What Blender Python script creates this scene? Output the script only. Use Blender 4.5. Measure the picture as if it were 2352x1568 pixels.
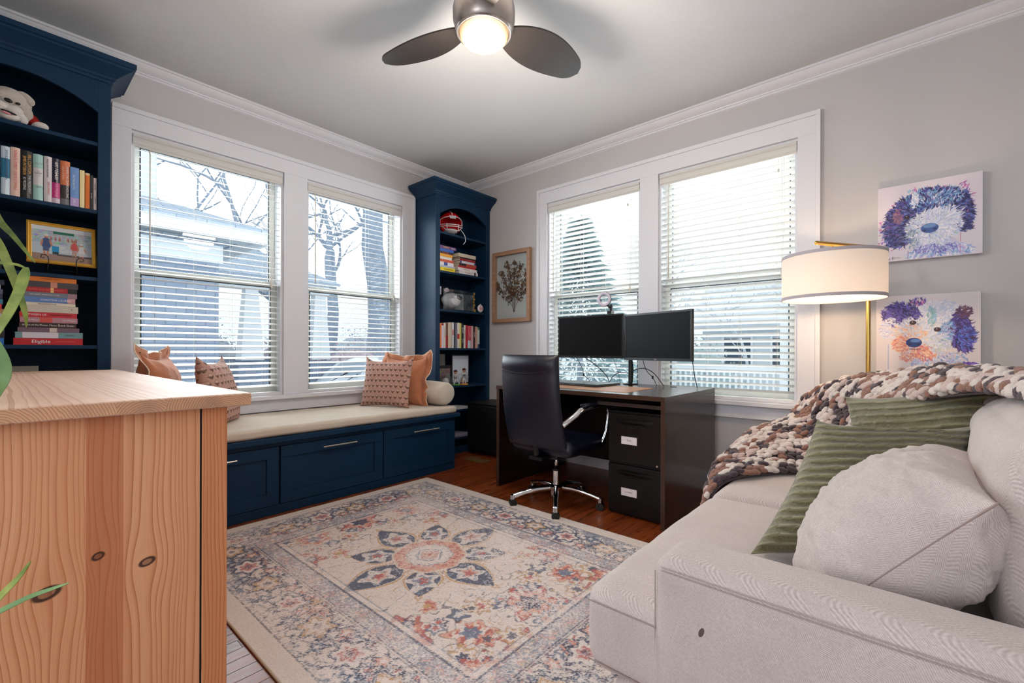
import bpy, bmesh, math, random
import numpy as np
from mathutils import Vector, Matrix, Euler, Quaternion
PI = math.pi
random.seed(7); np.random.seed(7)
scn = bpy.context.scene
for o in list(bpy.data.objects): bpy.data.objects.remove(o)

# ---------------------------------------------------------------- camera
YAW, ROLL, FPX, CAMZ = 0.7197, 0.0028462, 1040.86, 1.05
cam_d = bpy.data.cameras.new('camera'); cam = bpy.data.objects.new('camera', cam_d)
scn.collection.objects.link(cam); scn.camera = cam
cam_d.sensor_width = 36; cam_d.sensor_fit = 'HORIZONTAL'; cam_d.lens = FPX/2352*36
cam_d.shift_y = 20.4/2352; cam_d.clip_start = 0.02; cam_d.clip_end = 200
cam.matrix_world = Matrix.Translation((0, 0, CAMZ)) @ Matrix.Rotation(YAW, 4, 'Z') @ Matrix.Rotation(PI/2, 4, 'X') @ Matrix.Rotation(ROLL, 4, 'Z')

# ---------------------------------------------------------------- view and world
vs = scn.view_settings; vs.view_transform = 'Standard'; vs.look = 'None'; vs.gamma = 1; vs.exposure = 0.52; vs.use_curve_mapping = False
w = bpy.data.worlds.new('overcast_sky'); scn.world = w; w.use_nodes = True
wn = w.node_tree; wn.nodes.clear()
wo = wn.nodes.new('ShaderNodeOutputWorld'); wb = wn.nodes.new('ShaderNodeBackground')
wtc = wn.nodes.new('ShaderNodeTexCoord'); wsep = wn.nodes.new('ShaderNodeSeparateXYZ'); wr = wn.nodes.new('ShaderNodeValToRGB')
wr.color_ramp.elements[0].position = 0.45; wr.color_ramp.elements[0].color = (0.55, 0.60, 0.66, 1)
wr.color_ramp.elements[1].position = 0.62; wr.color_ramp.elements[1].color = (0.92, 0.96, 1.0, 1)
wm = wn.nodes.new('ShaderNodeMapRange'); wm.inputs[1].default_value = -1; wm.inputs[2].default_value = 1
wn.links.new(wtc.outputs['Generated'], wsep.inputs[0]); wn.links.new(wsep.outputs[2], wm.inputs[0])
wn.links.new(wm.outputs[0], wr.inputs[0]); wn.links.new(wr.outputs[0], wb.inputs[0]); wn.links.new(wb.outputs[0], wo.inputs[0])
wb.inputs[1].default_value = 1.02

def area(name, loc, target, sx, sy, power, col):
    d = bpy.data.lights.new(name, 'AREA'); d.shape = 'RECTANGLE'; d.size = sx; d.size_y = sy; d.energy = power; d.color = col
    o = bpy.data.objects.new(name, d); scn.collection.objects.link(o); o.location = loc
    o.rotation_euler = (Vector(target)-Vector(loc)).to_track_quat('-Z', 'Y').to_euler(); return o
# daylight entering through the two window walls (overcast sky)
area('daylight_left', (-4.7, 1.62, 2.2), (-1.5, 1.62, 0.9), 2.4, 2.0, 142, (0.93, 0.96, 1.0))
area('daylight_back', (-1.6, 4.45, 2.2), (-1.6, 1.4, 0.9), 2.4, 2.0, 142, (0.93, 0.96, 1.0))
area('rear_fill', (-0.3, -3.6, 1.9), (-1.6, 2.6, 1.9), 2.6, 2.4, 50, (0.98, 0.975, 1.0))  # unseen area lamp added behind the camera for soft frontal fill

# ---------------------------------------------------------------- helpers
def lin(c):
    c = c/255.0
    return c/12.92 if c <= 0.04045 else ((c+0.055)/1.055)**2.4
def S(r, g, b): return (lin(r), lin(g), lin(b))
def mat(name, col, rough=0.6, metal=0.0, bump=0.0, bscale=60, var=0.0, vscale=8, spec=0.5, trans=0.0, sheen=0.0, emis=None, estr=0.0, coat=0.0, alpha=1.0):
    m = bpy.data.materials.new(name); m.use_nodes = True; nt = m.node_tree; b = nt.nodes['Principled BSDF']
    b.inputs['Base Color'].default_value = (*col, 1); b.inputs['Roughness'].default_value = rough; b.inputs['Metallic'].default_value = metal
    b.inputs['Specular IOR Level'].default_value = spec; b.inputs['Transmission Weight'].default_value = trans
    b.inputs['Sheen Weight'].default_value = sheen; b.inputs['Coat Weight'].default_value = coat
    if emis: b.inputs['Emission Color'].default_value = (*emis, 1); b.inputs['Emission Strength'].default_value = estr
    tc = nt.nodes.new('ShaderNodeTexCoord')
    if var > 0:
        n = nt.nodes.new('ShaderNodeTexNoise'); n.inputs['Scale'].default_value = vscale; n.inputs['Detail'].default_value = 5
        mr = nt.nodes.new('ShaderNodeMapRange'); mr.inputs[1].default_value = 0.3; mr.inputs[2].default_value = 0.7; mr.inputs[3].default_value = 1-var; mr.inputs[4].default_value = 1+var
        mx = nt.nodes.new('ShaderNodeVectorMath'); mx.operation = 'SCALE'; mx.inputs[0].default_value = col
        nt.links.new(tc.outputs['Object'], n.inputs['Vector']); nt.links.new(n.outputs['Fac'], mr.inputs[0]); nt.links.new(mr.outputs[0], mx.inputs['Scale']); nt.links.new(mx.outputs[0], b.inputs['Base Color'])
    if bump > 0:
        n = nt.nodes.new('ShaderNodeTexNoise'); n.inputs['Scale'].default_value = bscale; n.inputs['Detail'].default_value = 4
        bp = nt.nodes.new('ShaderNodeBump'); bp.inputs['Strength'].default_value = bump; bp.inputs['Distance'].default_value = 0.01
        nt.links.new(tc.outputs['Object'], n.inputs['Vector']); nt.links.new(n.outputs['Fac'], bp.inputs['Height']); nt.links.new(bp.outputs[0], b.inputs['Normal'])
    return m
_cm = {}
def cm(r, g, b, rough=0.55, **k):
    key = (r, g, b, rough, tuple(sorted(k.items())))
    if key not in _cm: _cm[key] = mat('paint_%d_%d_%d' % (r, g, b), S(r, g, b), rough, **k)
    return _cm[key]
class NT:   # small node-graph writer
    def __init__(s, name, rough=0.6):
        s.m = bpy.data.materials.new(name); s.m.use_nodes = True; s.t = s.m.node_tree; s.b = s.t.nodes['Principled BSDF']; s.b.inputs['Roughness'].default_value = rough
        s.tc = s.t.nodes.new('ShaderNodeTexCoord'); s.obj = s.tc.outputs['Object']
    def put(s, inp, v):
        if hasattr(v, 'default_value') or hasattr(v, 'is_linked'): s.t.links.new(v, inp)
        else: inp.default_value = v
    def math(s, op, a, b=0.0, c=0.0):
        n = s.t.nodes.new('ShaderNodeMath'); n.operation = op
        for i, v in enumerate((a, b, c)): s.put(n.inputs[i], v)
        return n.outputs[0]
    def vmath(s, op, a, b=None, sc=None):
        n = s.t.nodes.new('ShaderNodeVectorMath'); n.operation = op; s.put(n.inputs[0], a)
        if b is not None: s.put(n.inputs[1], b)
        if sc is not None: s.put(n.inputs['Scale'], sc)
        return n.outputs[0] if op not in ('LENGTH', 'DOT_PRODUCT', 'DISTANCE') else n.outputs[1]
    def sep(s, v): n = s.t.nodes.new('ShaderNodeSeparateXYZ'); s.put(n.inputs[0], v); return n.outputs
    def comb(s, x, y, z):
        n = s.t.nodes.new('ShaderNodeCombineXYZ')
        for i, v in enumerate((x, y, z)): s.put(n.inputs[i], v)
        return n.outputs[0]
    def noise(s, vec, scale, detail=4, rough=0.5, dist=0.0):
        n = s.t.nodes.new('ShaderNodeTexNoise'); s.put(n.inputs['Vector'], vec); n.inputs['Scale'].default_value = scale; n.inputs['Detail'].default_value = detail
        n.inputs['Roughness'].default_value = rough; n.inputs['Distortion'].default_value = dist; return n.outputs['Fac']
    def white(s, vec): n = s.t.nodes.new('ShaderNodeTexWhiteNoise'); s.put(n.inputs['Vector'], vec); return n.outputs['Value']
    def ramp(s, fac, stops, interp='LINEAR'):
        n = s.t.nodes.new('ShaderNodeValToRGB'); cr = n.color_ramp; cr.interpolation = interp
        while len(cr.elements) < len(stops): cr.elements.new(0.5)
        for e, (p, c) in zip(cr.elements, stops): e.position = p; e.color = (*c, 1)
        s.put(n.inputs[0], fac); return n.outputs[0]
    def mix(s, fac, a, b, mode='MIX'):
        n = s.t.nodes.new('ShaderNodeMix'); n.data_type = 'RGBA'; n.blend_type = mode; s.put(n.inputs[0], fac)
        s.put(n.inputs[6], (*a, 1) if isinstance(a, tuple) else a); s.put(n.inputs[7], (*b, 1) if isinstance(b, tuple) else b); return n.outputs[2]
    def mr(s, v, a, b, c, d):
        n = s.t.nodes.new('ShaderNodeMapRange')
        for i, x in enumerate((v, a, b, c, d)): s.put(n.inputs[i], x)
        return n.outputs[0]
    def bump(s, h, strength=0.3, dist=0.005):
        n = s.t.nodes.new('ShaderNodeBump'); s.put(n.inputs['Height'], h); n.inputs['Strength'].default_value = strength; n.inputs['Distance'].default_value = dist
        s.t.links.new(n.outputs[0], s.b.inputs['Normal'])
    def color(s, v): s.put(s.b.inputs['Base Color'], v)
    def attr(s, name='Col'): n = s.t.nodes.new('ShaderNodeAttribute'); n.attribute_name = name; return n.outputs['Color']

def rot_to(d):
    return Vector(d).to_track_quat('Z', 'Y').to_matrix().to_4x4()
class MB:
    def __init__(s): s.v = []; s.f = []; s.mi = []; s.cur = 0; s.M = None
    def add(s, vs_, fs_, mi=None):
        n = len(s.v)
        if s.M is not None: vs_ = [tuple(s.M @ Vector(p)) for p in vs_]
        s.v.extend(vs_); s.f.extend([tuple(i+n for i in f) for f in fs_]); s.mi.extend([s.cur if mi is None else mi]*len(fs_)); return s
    def box(s, x0, x1, y0, y1, z0, z1, mi=None):
        if x0 > x1: x0, x1 = x1, x0
        if y0 > y1: y0, y1 = y1, y0
        if z0 > z1: z0, z1 = z1, z0
        return s.add([(x0,y0,z0),(x1,y0,z0),(x1,y1,z0),(x0,y1,z0),(x0,y0,z1),(x1,y0,z1),(x1,y1,z1),(x0,y1,z1)],
              [(0,3,2,1),(4,5,6,7),(0,1,5,4),(1,2,6,5),(2,3,7,6),(3,0,4,7)], mi)
    def cyl(s, p0, p1, r0, r1=None, n=20, cap=True, mi=None):
        r1 = r0 if r1 is None else r1; p0 = Vector(p0); p1 = Vector(p1); R = rot_to(p1-p0)
        vs_ = []
        for p, r in ((p0, r0), (p1, r1)):
            for i in range(n):
                a = 2*PI*i/n; vs_.append(tuple(p + R @ Vector((math.cos(a)*r, math.sin(a)*r, 0))))
        fs_ = [(i, (i+1) % n, n+(i+1) % n, n+i) for i in range(n)]
        if cap: fs_ += [tuple(range(n-1, -1, -1)), tuple(range(n, 2*n))]
        return s.add(vs_, fs_, mi)
    def tube(s, pts, r, n=8, closed=False, mi=None, flat=1.0):
        pts = [Vector(p) for p in pts]; N = len(pts); rr = r if hasattr(r, '__len__') else [r]*N
        vs_ = []; up = None
        for i in range(N):
            a = pts[(i-1) % N] if (closed or i > 0) else pts[i]; b = pts[(i+1) % N] if (closed or i < N-1) else pts[i]
            t = (b-a).normalized() if (b-a).length > 1e-9 else Vector((0,0,1))
            if up is None: up = t.orthogonal().normalized()
            else: up = (up - t*up.dot(t)); up = up.normalized() if up.length > 1e-6 else t.orthogonal().normalized()
            sd = t.cross(up)
            for k in range(n):
                an = 2*PI*k/n; vs_.append(tuple(pts[i] + (up*math.cos(an)*flat + sd*math.sin(an))*rr[i]))
        fs_ = []
        for i in range(N if closed else N-1):
            j = (i+1) % N
            fs_ += [(i*n+k, i*n+(k+1) % n, j*n+(k+1) % n, j*n+k) for k in range(n)]
        if not closed: fs_ += [tuple(range(n-1, -1, -1)), tuple((N-1)*n+k for k in range(n))]
        return s.add(vs_, fs_, mi)
    def lathe(s, prof, o=(0,0,0), n=32, mi=None, axis=None, sy=1.0):
        o = Vector(o); R = rot_to(axis) if axis else Matrix.Identity(4); vs_ = []
        for r, z in prof:
            for i in range(n):
                a = 2*PI*i/n; vs_.append(tuple(o + R @ Vector((math.cos(a)*r, math.sin(a)*r*sy, z))))
        fs_ = [(j*n+i, j*n+(i+1) % n, (j+1)*n+(i+1) % n, (j+1)*n+i) for j in range(len(prof)-1) for i in range(n)]
        fs_ += [tuple(range(n-1, -1, -1)), tuple((len(prof)-1)*n+i for i in range(n))]
        return s.add(vs_, fs_, mi)
    def ell(s, c, r, n=14, M=None, mi=None):
        c = Vector(c); vs_ = []; m = n//2
        for j in range(m+1):
            ph = PI*j/m
            for i in range(n):
                a = 2*PI*i/n; p = Vector((math.sin(ph)*math.cos(a)*r[0], math.sin(ph)*math.sin(a)*r[1], math.cos(ph)*r[2]))
                if M is not None: p = M @ p
                vs_.append(tuple(c+p))
        fs_ = [(j*n+i, (j+1)*n+i, (j+1)*n+(i+1) % n, j*n+(i+1) % n) for j in range(m) for i in range(n)]
        return s.add(vs_, fs_, mi)
    def prism(s, poly, axis, a, b, mi=None):   # poly in the two other axes, extruded a..b along axis
        n = len(poly)
        def P(u, v, w_): return {'x': (w_, u, v), 'y': (u, w_, v), 'z': (u, v, w_)}[axis]
        vs_ = [P(u, v, a) for u, v in poly]+[P(u, v, b) for u, v in poly]
        fs_ = [tuple(range(n)), tuple(range(2*n-1, n-1, -1))]+[(i, n+i, n+(i+1) % n, (i+1) % n) for i in range(n)]
        return s.add(vs_, fs_, mi)
    def sweep(s, path, prof, closed=False, mi=None):   # path of (x,y); prof of (out, z); mitred; out = right of travel
        N = len(path); P = [Vector(p) for p in path]; vs_ = []; m = len(prof)
        for i in range(N):
            d0 = (P[i]-P[i-1]).normalized() if i > 0 or closed else None
            d1 = (P[(i+1) % N]-P[i]).normalized() if i < N-1 or closed else None
            if d0 is None: d0 = d1
            if d1 is None: d1 = d0
            n0 = Vector((d0.y, -d0.x)); n1 = Vector((d1.y, -d1.x)); b = (n0+n1).normalized(); k = 1/max(0.2, b.dot(n0))
            for q, z in prof: p = P[i]+b*q*k; vs_.append((p.x, p.y, z))
        fs_ = [(i*m+j, i*m+(j+1) % m, ((i+1) % N)*m+(j+1) % m, ((i+1) % N)*m+j) for i in range(N if closed else N-1) for j in range(m)]
        if not closed: fs_ += [tuple(range(m-1, -1, -1)), tuple((N-1)*m+j for j in range(m))]
        return s.add(vs_, fs_, mi)
    def build(s, name, mats, parent=None, smooth=False, bevel=0.0, seg=2, fix=True, auto=None):
        me = bpy.data.meshes.new(name); me.from_pydata(s.v, [], s.f)
        if not isinstance(mats, (list, tuple)): mats = [mats]
        for m in mats: me.materials.append(m)
        if len(mats) > 1: me.polygons.foreach_set('material_index', s.mi)
        if fix:
            bm = bmesh.new(); bm.from_mesh(me); bmesh.ops.recalc_face_normals(bm, faces=bm.faces); bm.to_mesh(me); bm.free()
        me.update()
        o = bpy.data.objects.new(name, me); scn.collection.objects.link(o)
        if smooth:
            me.polygons.foreach_set('use_smooth', [True]*len(me.polygons))
            if auto is not None:
                try: me.set_sharp_from_angle(angle=math.radians(auto))
                except Exception: pass
        if bevel > 0:
            b = o.modifiers.new('bevel', 'BEVEL'); b.width = bevel; b.segments = seg; b.limit_method = 'ANGLE'; b.angle_limit = math.radians(35)
        if parent is not None: attach(o, parent)
        return o
def attach(o, parent):
    o.parent = parent; o.matrix_parent_inverse = wmat(parent).inverted()
def wmat(o):
    m = Matrix.LocRotScale(o.location, o.rotation_euler, o.scale)
    return (wmat(o.parent) @ o.matrix_parent_inverse @ m) if o.parent else m
def tag(o, label, cat, group=None):
    o['label'] = label; o['category'] = cat
    if group: o['group'] = group
    return o
def thing(name, loc, label, cat, group=None, rz=0.0):
    e = bpy.data.objects.new(name, None); scn.collection.objects.link(e); e.location = loc; e.rotation_euler = (0, 0, rz); e.empty_display_size = 0.1
    return tag(e, label, cat, group)
def struct(o): o['kind'] = 'structure'; return o
def bx(name, m, x0, x1, y0, y1, z0, z1, parent=None, bevel=0.0):
    return MB().box(x0, x1, y0, y1, z0, z1).build(name, m, parent, bevel=bevel)
def from_np(name, V, F, m, parent=None, smooth=True, cols=None):
    me = bpy.data.meshes.new(name); me.from_pydata(V.tolist() if hasattr(V, 'tolist') else V, [], F.tolist() if hasattr(F, 'tolist') else F)
    for mm in (m if isinstance(m, (list, tuple)) else [m]): me.materials.append(mm)
    if smooth: me.polygons.foreach_set('use_smooth', [True]*len(me.polygons))
    if cols is not None:
        ca = me.color_attributes.new('Col', 'FLOAT_COLOR', 'POINT'); c4 = np.ones((len(V), 4), np.float32); c4[:, :3] = cols; ca.data.foreach_set('color', c4.ravel())
    me.update(); o = bpy.data.objects.new(name, me); scn.collection.objects.link(o)
    if parent is not None: attach(o, parent)
    return o
def gridF(nx, ny):
    i = np.arange(nx-1)[:, None]*ny + np.arange(ny-1)[None, :]; i = i.ravel()
    return np.stack([i, i+ny, i+ny+1, i+1], 1)
def vnoise(x, y, seed=0):   # smooth value noise, numpy
    rs = np.random.RandomState(seed); T = rs.rand(64, 64)
    xi = np.floor(x).astype(int); yi = np.floor(y).astype(int); fx = x-xi; fy = y-yi; fx = fx*fx*(3-2*fx); fy = fy*fy*(3-2*fy)
    g = lambda a, b: T[a % 64, b % 64]
    return (g(xi, yi)*(1-fx)+g(xi+1, yi)*fx)*(1-fy)+(g(xi, yi+1)*(1-fx)+g(xi+1, yi+1)*fx)*fy
def fbm(x, y, seed=0, oct=4):
    r = 0; a = 0.5; t = 0
    for k in range(oct): r = r+a*vnoise(x*2**k+k*7.3, y*2**k+k*3.1, seed+k); t += a; a *= 0.5
    return r/t
def soft_box(name, x0, x1, y0, y1, z0, z1, r, m, parent=None, n=18, puff=(0, 0, 0), wr=0.0, seed=0):
    """upholstered block: rounded edges, faces bulging by puff"""
    c = np.array([(x0+x1)/2, (y0+y1)/2, (z0+z1)/2]); h = np.array([x1-x0, y1-y0, z1-z0])/2
    V = []; F = []; g = np.linspace(-1, 1, n); g = np.sign(g)*np.abs(g)**0.8
    for ax in range(3):
        for sg in (-1, 1):
            a, b = [(1, 2), (2, 0), (0, 1)][ax]; U, W = np.meshgrid(g, g, indexing='ij'); P = np.zeros((n*n, 3)); P[:, ax] = sg; P[:, a] = U.ravel(); P[:, b] = W.ravel()
            o = len(V)*n*n; f = gridF(n, n); F.append((f if sg > 0 else f[:, ::-1])+o); V.append(P)
    V = np.vstack(V); F = np.vstack(F); C = V.copy()
    P = V*h; rr = min(r, h.min()*0.98); inner = np.clip(P, -(h-rr), h-rr); d = P-inner; L = np.linalg.norm(d, axis=1, keepdims=True); L[L == 0] = 1
    P = inner+d/L*rr
    for ax in range(3):
        a, b = [(1, 2), (2, 0), (0, 1)][ax]
        P[:, ax] += puff[ax]*np.sign(C[:, ax])*np.abs(C[:, ax])**3*(1-C[:, a]**2)*(1-C[:, b]**2)
    if wr > 0:
        for ax in range(3):
            a, b = [(1, 2), (2, 0), (0, 1)][ax]
            P[:, ax] += wr*(fbm(P[:, a]*9+5, P[:, b]*9+3, seed+ax, 3)-0.5)
    P = P+c
    bm = bmesh.new(); bv = [bm.verts.new(p) for p in P]
    for f in F:
        try: bm.faces.new([bv[i] for i in f])
        except Exception: pass
    bmesh.ops.remove_doubles(bm, verts=bm.verts, dist=1e-5); bmesh.ops.recalc_face_normals(bm, faces=bm.faces)
    me = bpy.data.meshes.new(name); bm.to_mesh(me); bm.free()
    for mm in (m if isinstance(m, (list, tuple)) else [m]): me.materials.append(mm)
    me.polygons.foreach_set('use_smooth', [True]*len(me.polygons))
    o = bpy.data.objects.new(name, me); scn.collection.objects.link(o)
    if parent is not None: attach(o, parent)
    return o
def frame(C, wv, up):
    """matrix with x=width axis, z=up axis, y=normal"""
    wv = Vector(wv).normalized(); up = Vector(up); up = (up-wv*up.dot(wv)).normalized(); n = up.cross(wv)
    return Matrix(((wv.x, n.x, up.x, C[0]), (wv.y, n.y, up.y, C[1]), (wv.z, n.z, up.z, C[2]), (0, 0, 0, 1)))
def pillow_pts(W, H, T, n=60, seed=0, wr=0.006, pinch=0.10, ridges=0, ramp=0.006, sag=0.0, peak=0.0):
    g = np.linspace(-1, 1, n); U, V = np.meshgrid(g, g, indexing='ij'); out = []
    for sg in (1, -1):
        ex = 1-pinch*(1-V**2)**1.0*0.9*np.abs(U)**2 ; ez = 1-pinch*(1-U**2)*0.9*np.abs(V)**2
        X = U*W/2*ex; Z = V*H/2*ez
        prof = (np.clip(1-np.abs(U)**2.6, 0, 1)**0.55)*(np.clip(1-np.abs(V)**2.6, 0, 1)**0.55)
        Y = sg*T/2*prof
        Y = Y + sg*wr*(fbm(U*4+9, V*4+4, seed, 4)-0.5)*2*np.clip(prof*2, 0, 1)
        # puckers running from the corners
        Y = Y + sg*wr*0.8*np.sin((np.arctan2(V, U))*14+seed)*np.clip((U**2+V**2-0.5), 0, 1)*np.clip(prof*3, 0, 1)
        if ridges:
            ph = (V*0.5+0.5)*ridges + 0.12*np.sin(U*5+seed)+0.10*(fbm(U*6+3, V*6, seed+5, 3)-0.5)*2 ; fr = ph-np.floor(ph); globals()['_fr'] = np.exp(-((fr-.05)/.09)**2)+np.exp(-((fr-1.05)/.09)**2)
            Y = Y + sg*ramp*np.clip(prof*4, 0.15, 1)*((1-fr)**3+0.35*np.exp(-((fr-0.08)/0.06)**2))
        Z = Z - sag*(1-U**2)*np.clip(V, 0, 1)*H
        Z = Z + peak*H*np.clip(V, 0, 1)**2*(np.abs(U)**6)
        out.append(np.stack([X, Y, Z], -1).reshape(-1, 3))
    return out, U, V
def pillow(name, C, wv, up, W, H, T, m, label, cat='cushion', n=60, group=None, flange=0.0, pipe=None, bend=0.0, shear=0.0, cols=None, parent=None, **k):
    (A, B), U, V = pillow_pts(W, H, T, n, **k); M = frame(C, wv, up); Mn = np.array(M)
    F0 = gridF(n, n); P = np.vstack([A, B]); 
    if shear: P[:, 0] += shear*P[:, 2]
    if bend: P[:, 1] += bend*(P[:, 2]/H*2)**2*0.5
    F = np.vstack([F0[:, ::-1], F0+n*n]); P = P@Mn[:3, :3].T+Mn[:3, 3]
    bm = bmesh.new(); lay_ = bm.verts.layers.float_color.new('Col') if k.get('ridges') else None; bv = [bm.verts.new(p) for p in P]
    if lay_ is not None:
        fr_ = np.concatenate([_fr.ravel(), _fr.ravel()])
        for q_, vv_ in zip(fr_, bv): vv_[lay_] = (q_, q_, q_, 1)
    for f in F: bm.faces.new([bv[i] for i in f])
    bmesh.ops.remove_doubles(bm, verts=bm.verts, dist=1e-5)
    bmesh.ops.recalc_face_normals(bm, faces=bm.faces)
    me = bpy.data.meshes.new(name); bm.to_mesh(me); bm.free(); me.materials.append(m); me.polygons.foreach_set('use_smooth', [True]*len(me.polygons))
    # local coords so that object texture follows the cloth
    me.transform(M.inverted()); o = bpy.data.objects.new(name, me); scn.collection.objects.link(o); o.matrix_world = M
    o.location = M.to_translation(); o.rotation_euler = M.to_euler()
    if parent is None: tag(o, label, cat, group)
    def edge(k_, d=0.0):   # point on the outline, k_ in 0..4 ; d outward
        q = k_ % 4; s_ = int(q); t = (q-s_)*2-1; e = 1-0.9*k.get('pinch', .10)*(1-t*t)+.004
        x, z = [(t, -1*e), (1*e, t), (-t, 1*e), (-1*e, -t)][s_]
        nx, nz = [(0, -1), (1, 0), (0, 1), (-1, 0)][s_]
        pk = k.get('peak', 0)*H*(abs(x)**6)*(max(0, z)**2); cr = abs(t)**3*0.5
        return Vector((x*W/2+nx*d*(1)+(math.copysign(cr*d, x) if nx == 0 else 0), 0, z*H/2+nz*d+pk+(math.copysign(cr*d, z) if nz == 0 else 0)))
    if flange > 0:
        mb = MB(); N = 240; inner = []; outer = []
        for i in range(N):
            k_ = 4*i/N; wv_ = math.sin(k_*2*PI*2.4)*0.55+math.sin(k_*2*PI*1.1+1)*0.4
            pi = edge(k_, -0.012); po = edge(k_, flange*(1-0.25*abs(wv_))); po.y += wv_*flange*0.75
            inner.append(pi); outer.append(po)
        vv = [tuple(p) for p in inner]+[tuple((a+b)/2+Vector((0, (b.y)*0.1, 0))) for a, b in zip(inner, outer)]+[tuple(p) for p in outer]
        ff = []
        for i in range(N):
            j = (i+1) % N; ff += [(i, j, N+j, N+i), (N+i, N+j, 2*N+j, 2*N+i)]
        mb.add(vv, ff); fo = mb.build('ruffle', m, None, smooth=True, fix=False); so = fo.modifiers.new('s', 'SOLIDIFY'); so.thickness = 0.004; so.offset = 0
        fo.parent = o
        if pipe:
            po_ = MB().tube(outer, 0.0032, 6, closed=True).build('piping', pipe, None, smooth=True); po_.parent = o; po_['label'] = 'pale cream piping along the ruffle'
    elif pipe:
        po_ = MB().tube([edge(4*i/160, -0.002) for i in range(160)], 0.0019, 6, closed=True).build('piping', pipe, None, smooth=True); po_.parent = o
    return o
def text(s_, parent, loc, right, upv, size, m, name='lettering', ext=0.0003, align='CENTER', sx=1.0, fit=None):
    c = bpy.data.curves.new(name, 'FONT'); c.body = s_; c.size = size; c.extrude = ext; c.align_x = align; c.align_y = 'CENTER'; c.resolution_u = 2
    tmp = bpy.data.objects.new(name, c); scn.collection.objects.link(tmp)
    dg_ = bpy.context.evaluated_depsgraph_get(); me = bpy.data.meshes.new_from_object(tmp.evaluated_get(dg_)); bpy.data.objects.remove(tmp); bpy.data.curves.remove(c)
    me.materials.clear(); me.materials.append(m)
    if fit and len(me.vertices):
        xs_ = [v.co.x for v in me.vertices]; sx = min(sx, fit/max(1e-6, max(xs_)-min(xs_)))
    o = bpy.data.objects.new(name, me); scn.collection.objects.link(o); r = Vector(right).normalized(); u = Vector(upv).normalized(); n = r.cross(u)
    M = Matrix(((r.x*sx, u.x, n.x, loc[0]), (r.y*sx, u.y, n.y, loc[1]), (r.z*sx, u.z, n.z, loc[2]), (0, 0, 0, 1)))
    me.transform(M)
    if parent is not None: attach(o, parent)
    return o
# ---------------------------------------------------------------- materials
XA, YB, ZC = -3.80, 3.578, 2.915      # left wall plane, back wall plane, ceiling
XR, YN = 0.66, -0.33                  # right wall, near wall
M_wall = mat('greige_paint', S(191, 190, 192), 0.75, bump=0.05, bscale=220, var=0.015, vscale=3)
M_ceil = mat('ceiling_paint', S(202, 203, 205), 0.85, bump=0.12, bscale=160, var=0.015, vscale=2)
M_trim = mat('white_trim_paint', S(220, 221, 228), 0.4, bump=0.02, bscale=30)
M_blind = mat('ivory_blind', S(212, 211, 207), 0.45)
M_vinyl = mat('white_vinyl', S(214, 216, 210), 0.4)
M_cord = cm(220, 214, 200, 0.7)
M_navy = mat('navy_paint', S(14, 46, 74), 0.5, spec=0.22, bump=0.05, bscale=180, var=0.05, vscale=6)
M_navy_in = M_navy
M_black = mat('black_plastic', S(14, 14, 16), 0.35)
M_gap = cm(8, 8, 9, 0.9)
M_nickel = mat('brushed_nickel', S(200, 192, 182), 0.28, metal=1.0)
M_chrome = mat('chrome', S(225, 225, 228), 0.08, metal=1.0)
M_brass = mat('brass', S(205, 160, 88), 0.25, metal=1.0)
M_gold = mat('gilt', S(214, 165, 70), 0.3, metal=0.9, bump=0.1, bscale=90)
M_white = cm(232, 230, 230, 0.5)
M_ink = cm(24, 24, 28, 0.6)
def glass_mat(name, tint=(1, 1, 1), refl=0.08):
    m = bpy.data.materials.new(name); m.use_nodes = True; nt = m.node_tree; nt.nodes.clear()
    o = nt.nodes.new('ShaderNodeOutputMaterial'); t = nt.nodes.new('ShaderNodeBsdfTransparent'); g = nt.nodes.new('ShaderNodeBsdfGlossy'); mx = nt.nodes.new('ShaderNodeMixShader')
    t.inputs[0].default_value = (*tint, 1); g.inputs['Roughness'].default_value = 0.03; mx.inputs[0].default_value = refl
    nt.links.new(t.outputs[0], mx.inputs[1]); nt.links.new(g.outputs[0], mx.inputs[2]); nt.links.new(mx.outputs[0], o.inputs[0]); return m
M_glass = glass_mat('window_glass', (0.95, 0.98, 0.98), 0.02)
M_acry = glass_mat('clear_acrylic', (0.93, 0.95, 0.96), 0.10)
def fabric(name, c1, c2, fr=330, rough=0.9, band=0.016, bumps=0.25):
    t = NT(name, rough); x, y, z = t.sep(t.obj)[:3]
    u = t.math('ADD', t.math('MULTIPLY', t.math('SUBTRACT', x, z), 0.45), y); v = t.math('ADD', t.math('MULTIPLY', x, 0.9), z)
    tri = t.math('PINGPONG', u, band); ph = t.math('SINE', t.math('MULTIPLY', t.math('ADD', v, t.math('MULTIPLY', tri, 1.0)), fr*2*PI/1.6))
    n = t.noise(t.obj, 260, 3); n2 = t.noise(t.obj, 9, 4)
    f = t.math('ADD', t.math('MULTIPLY', t.mr(ph, -1, 1, 0, 1), 0.45), t.math('MULTIPLY', n, 0.8)); col = t.mix(t.mr(f, 0.25, 1.0, 0, 1), c1, c2)
    col = t.mix(t.mr(n2, 0.35, 0.7, 0, 0.25), col, tuple(a*0.9 for a in c1)); t.color(col); t.bump(f, bumps, 0.002); t.b.inputs['Sheen Weight'].default_value = 0.15
    return t.m
M_sofa = fabric('herringbone_linen', S(168, 155, 151), S(212, 201, 197))
M_linen = fabric('oat_linen', S(190, 176, 160), S(222, 211, 196), fr=520, band=0.4, bumps=0.2)
M_terra = mat('terracotta_cotton', S(182, 116, 82), 0.9, bump=0.15, bscale=120, var=0.06, vscale=14, sheen=0.2)
M_pipe = cm(232, 206, 182, 0.85)
M_leather = mat('navy_black_leather', S(8, 11, 30), 0.36, bump=0.15, bscale=260, spec=0.5)
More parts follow.
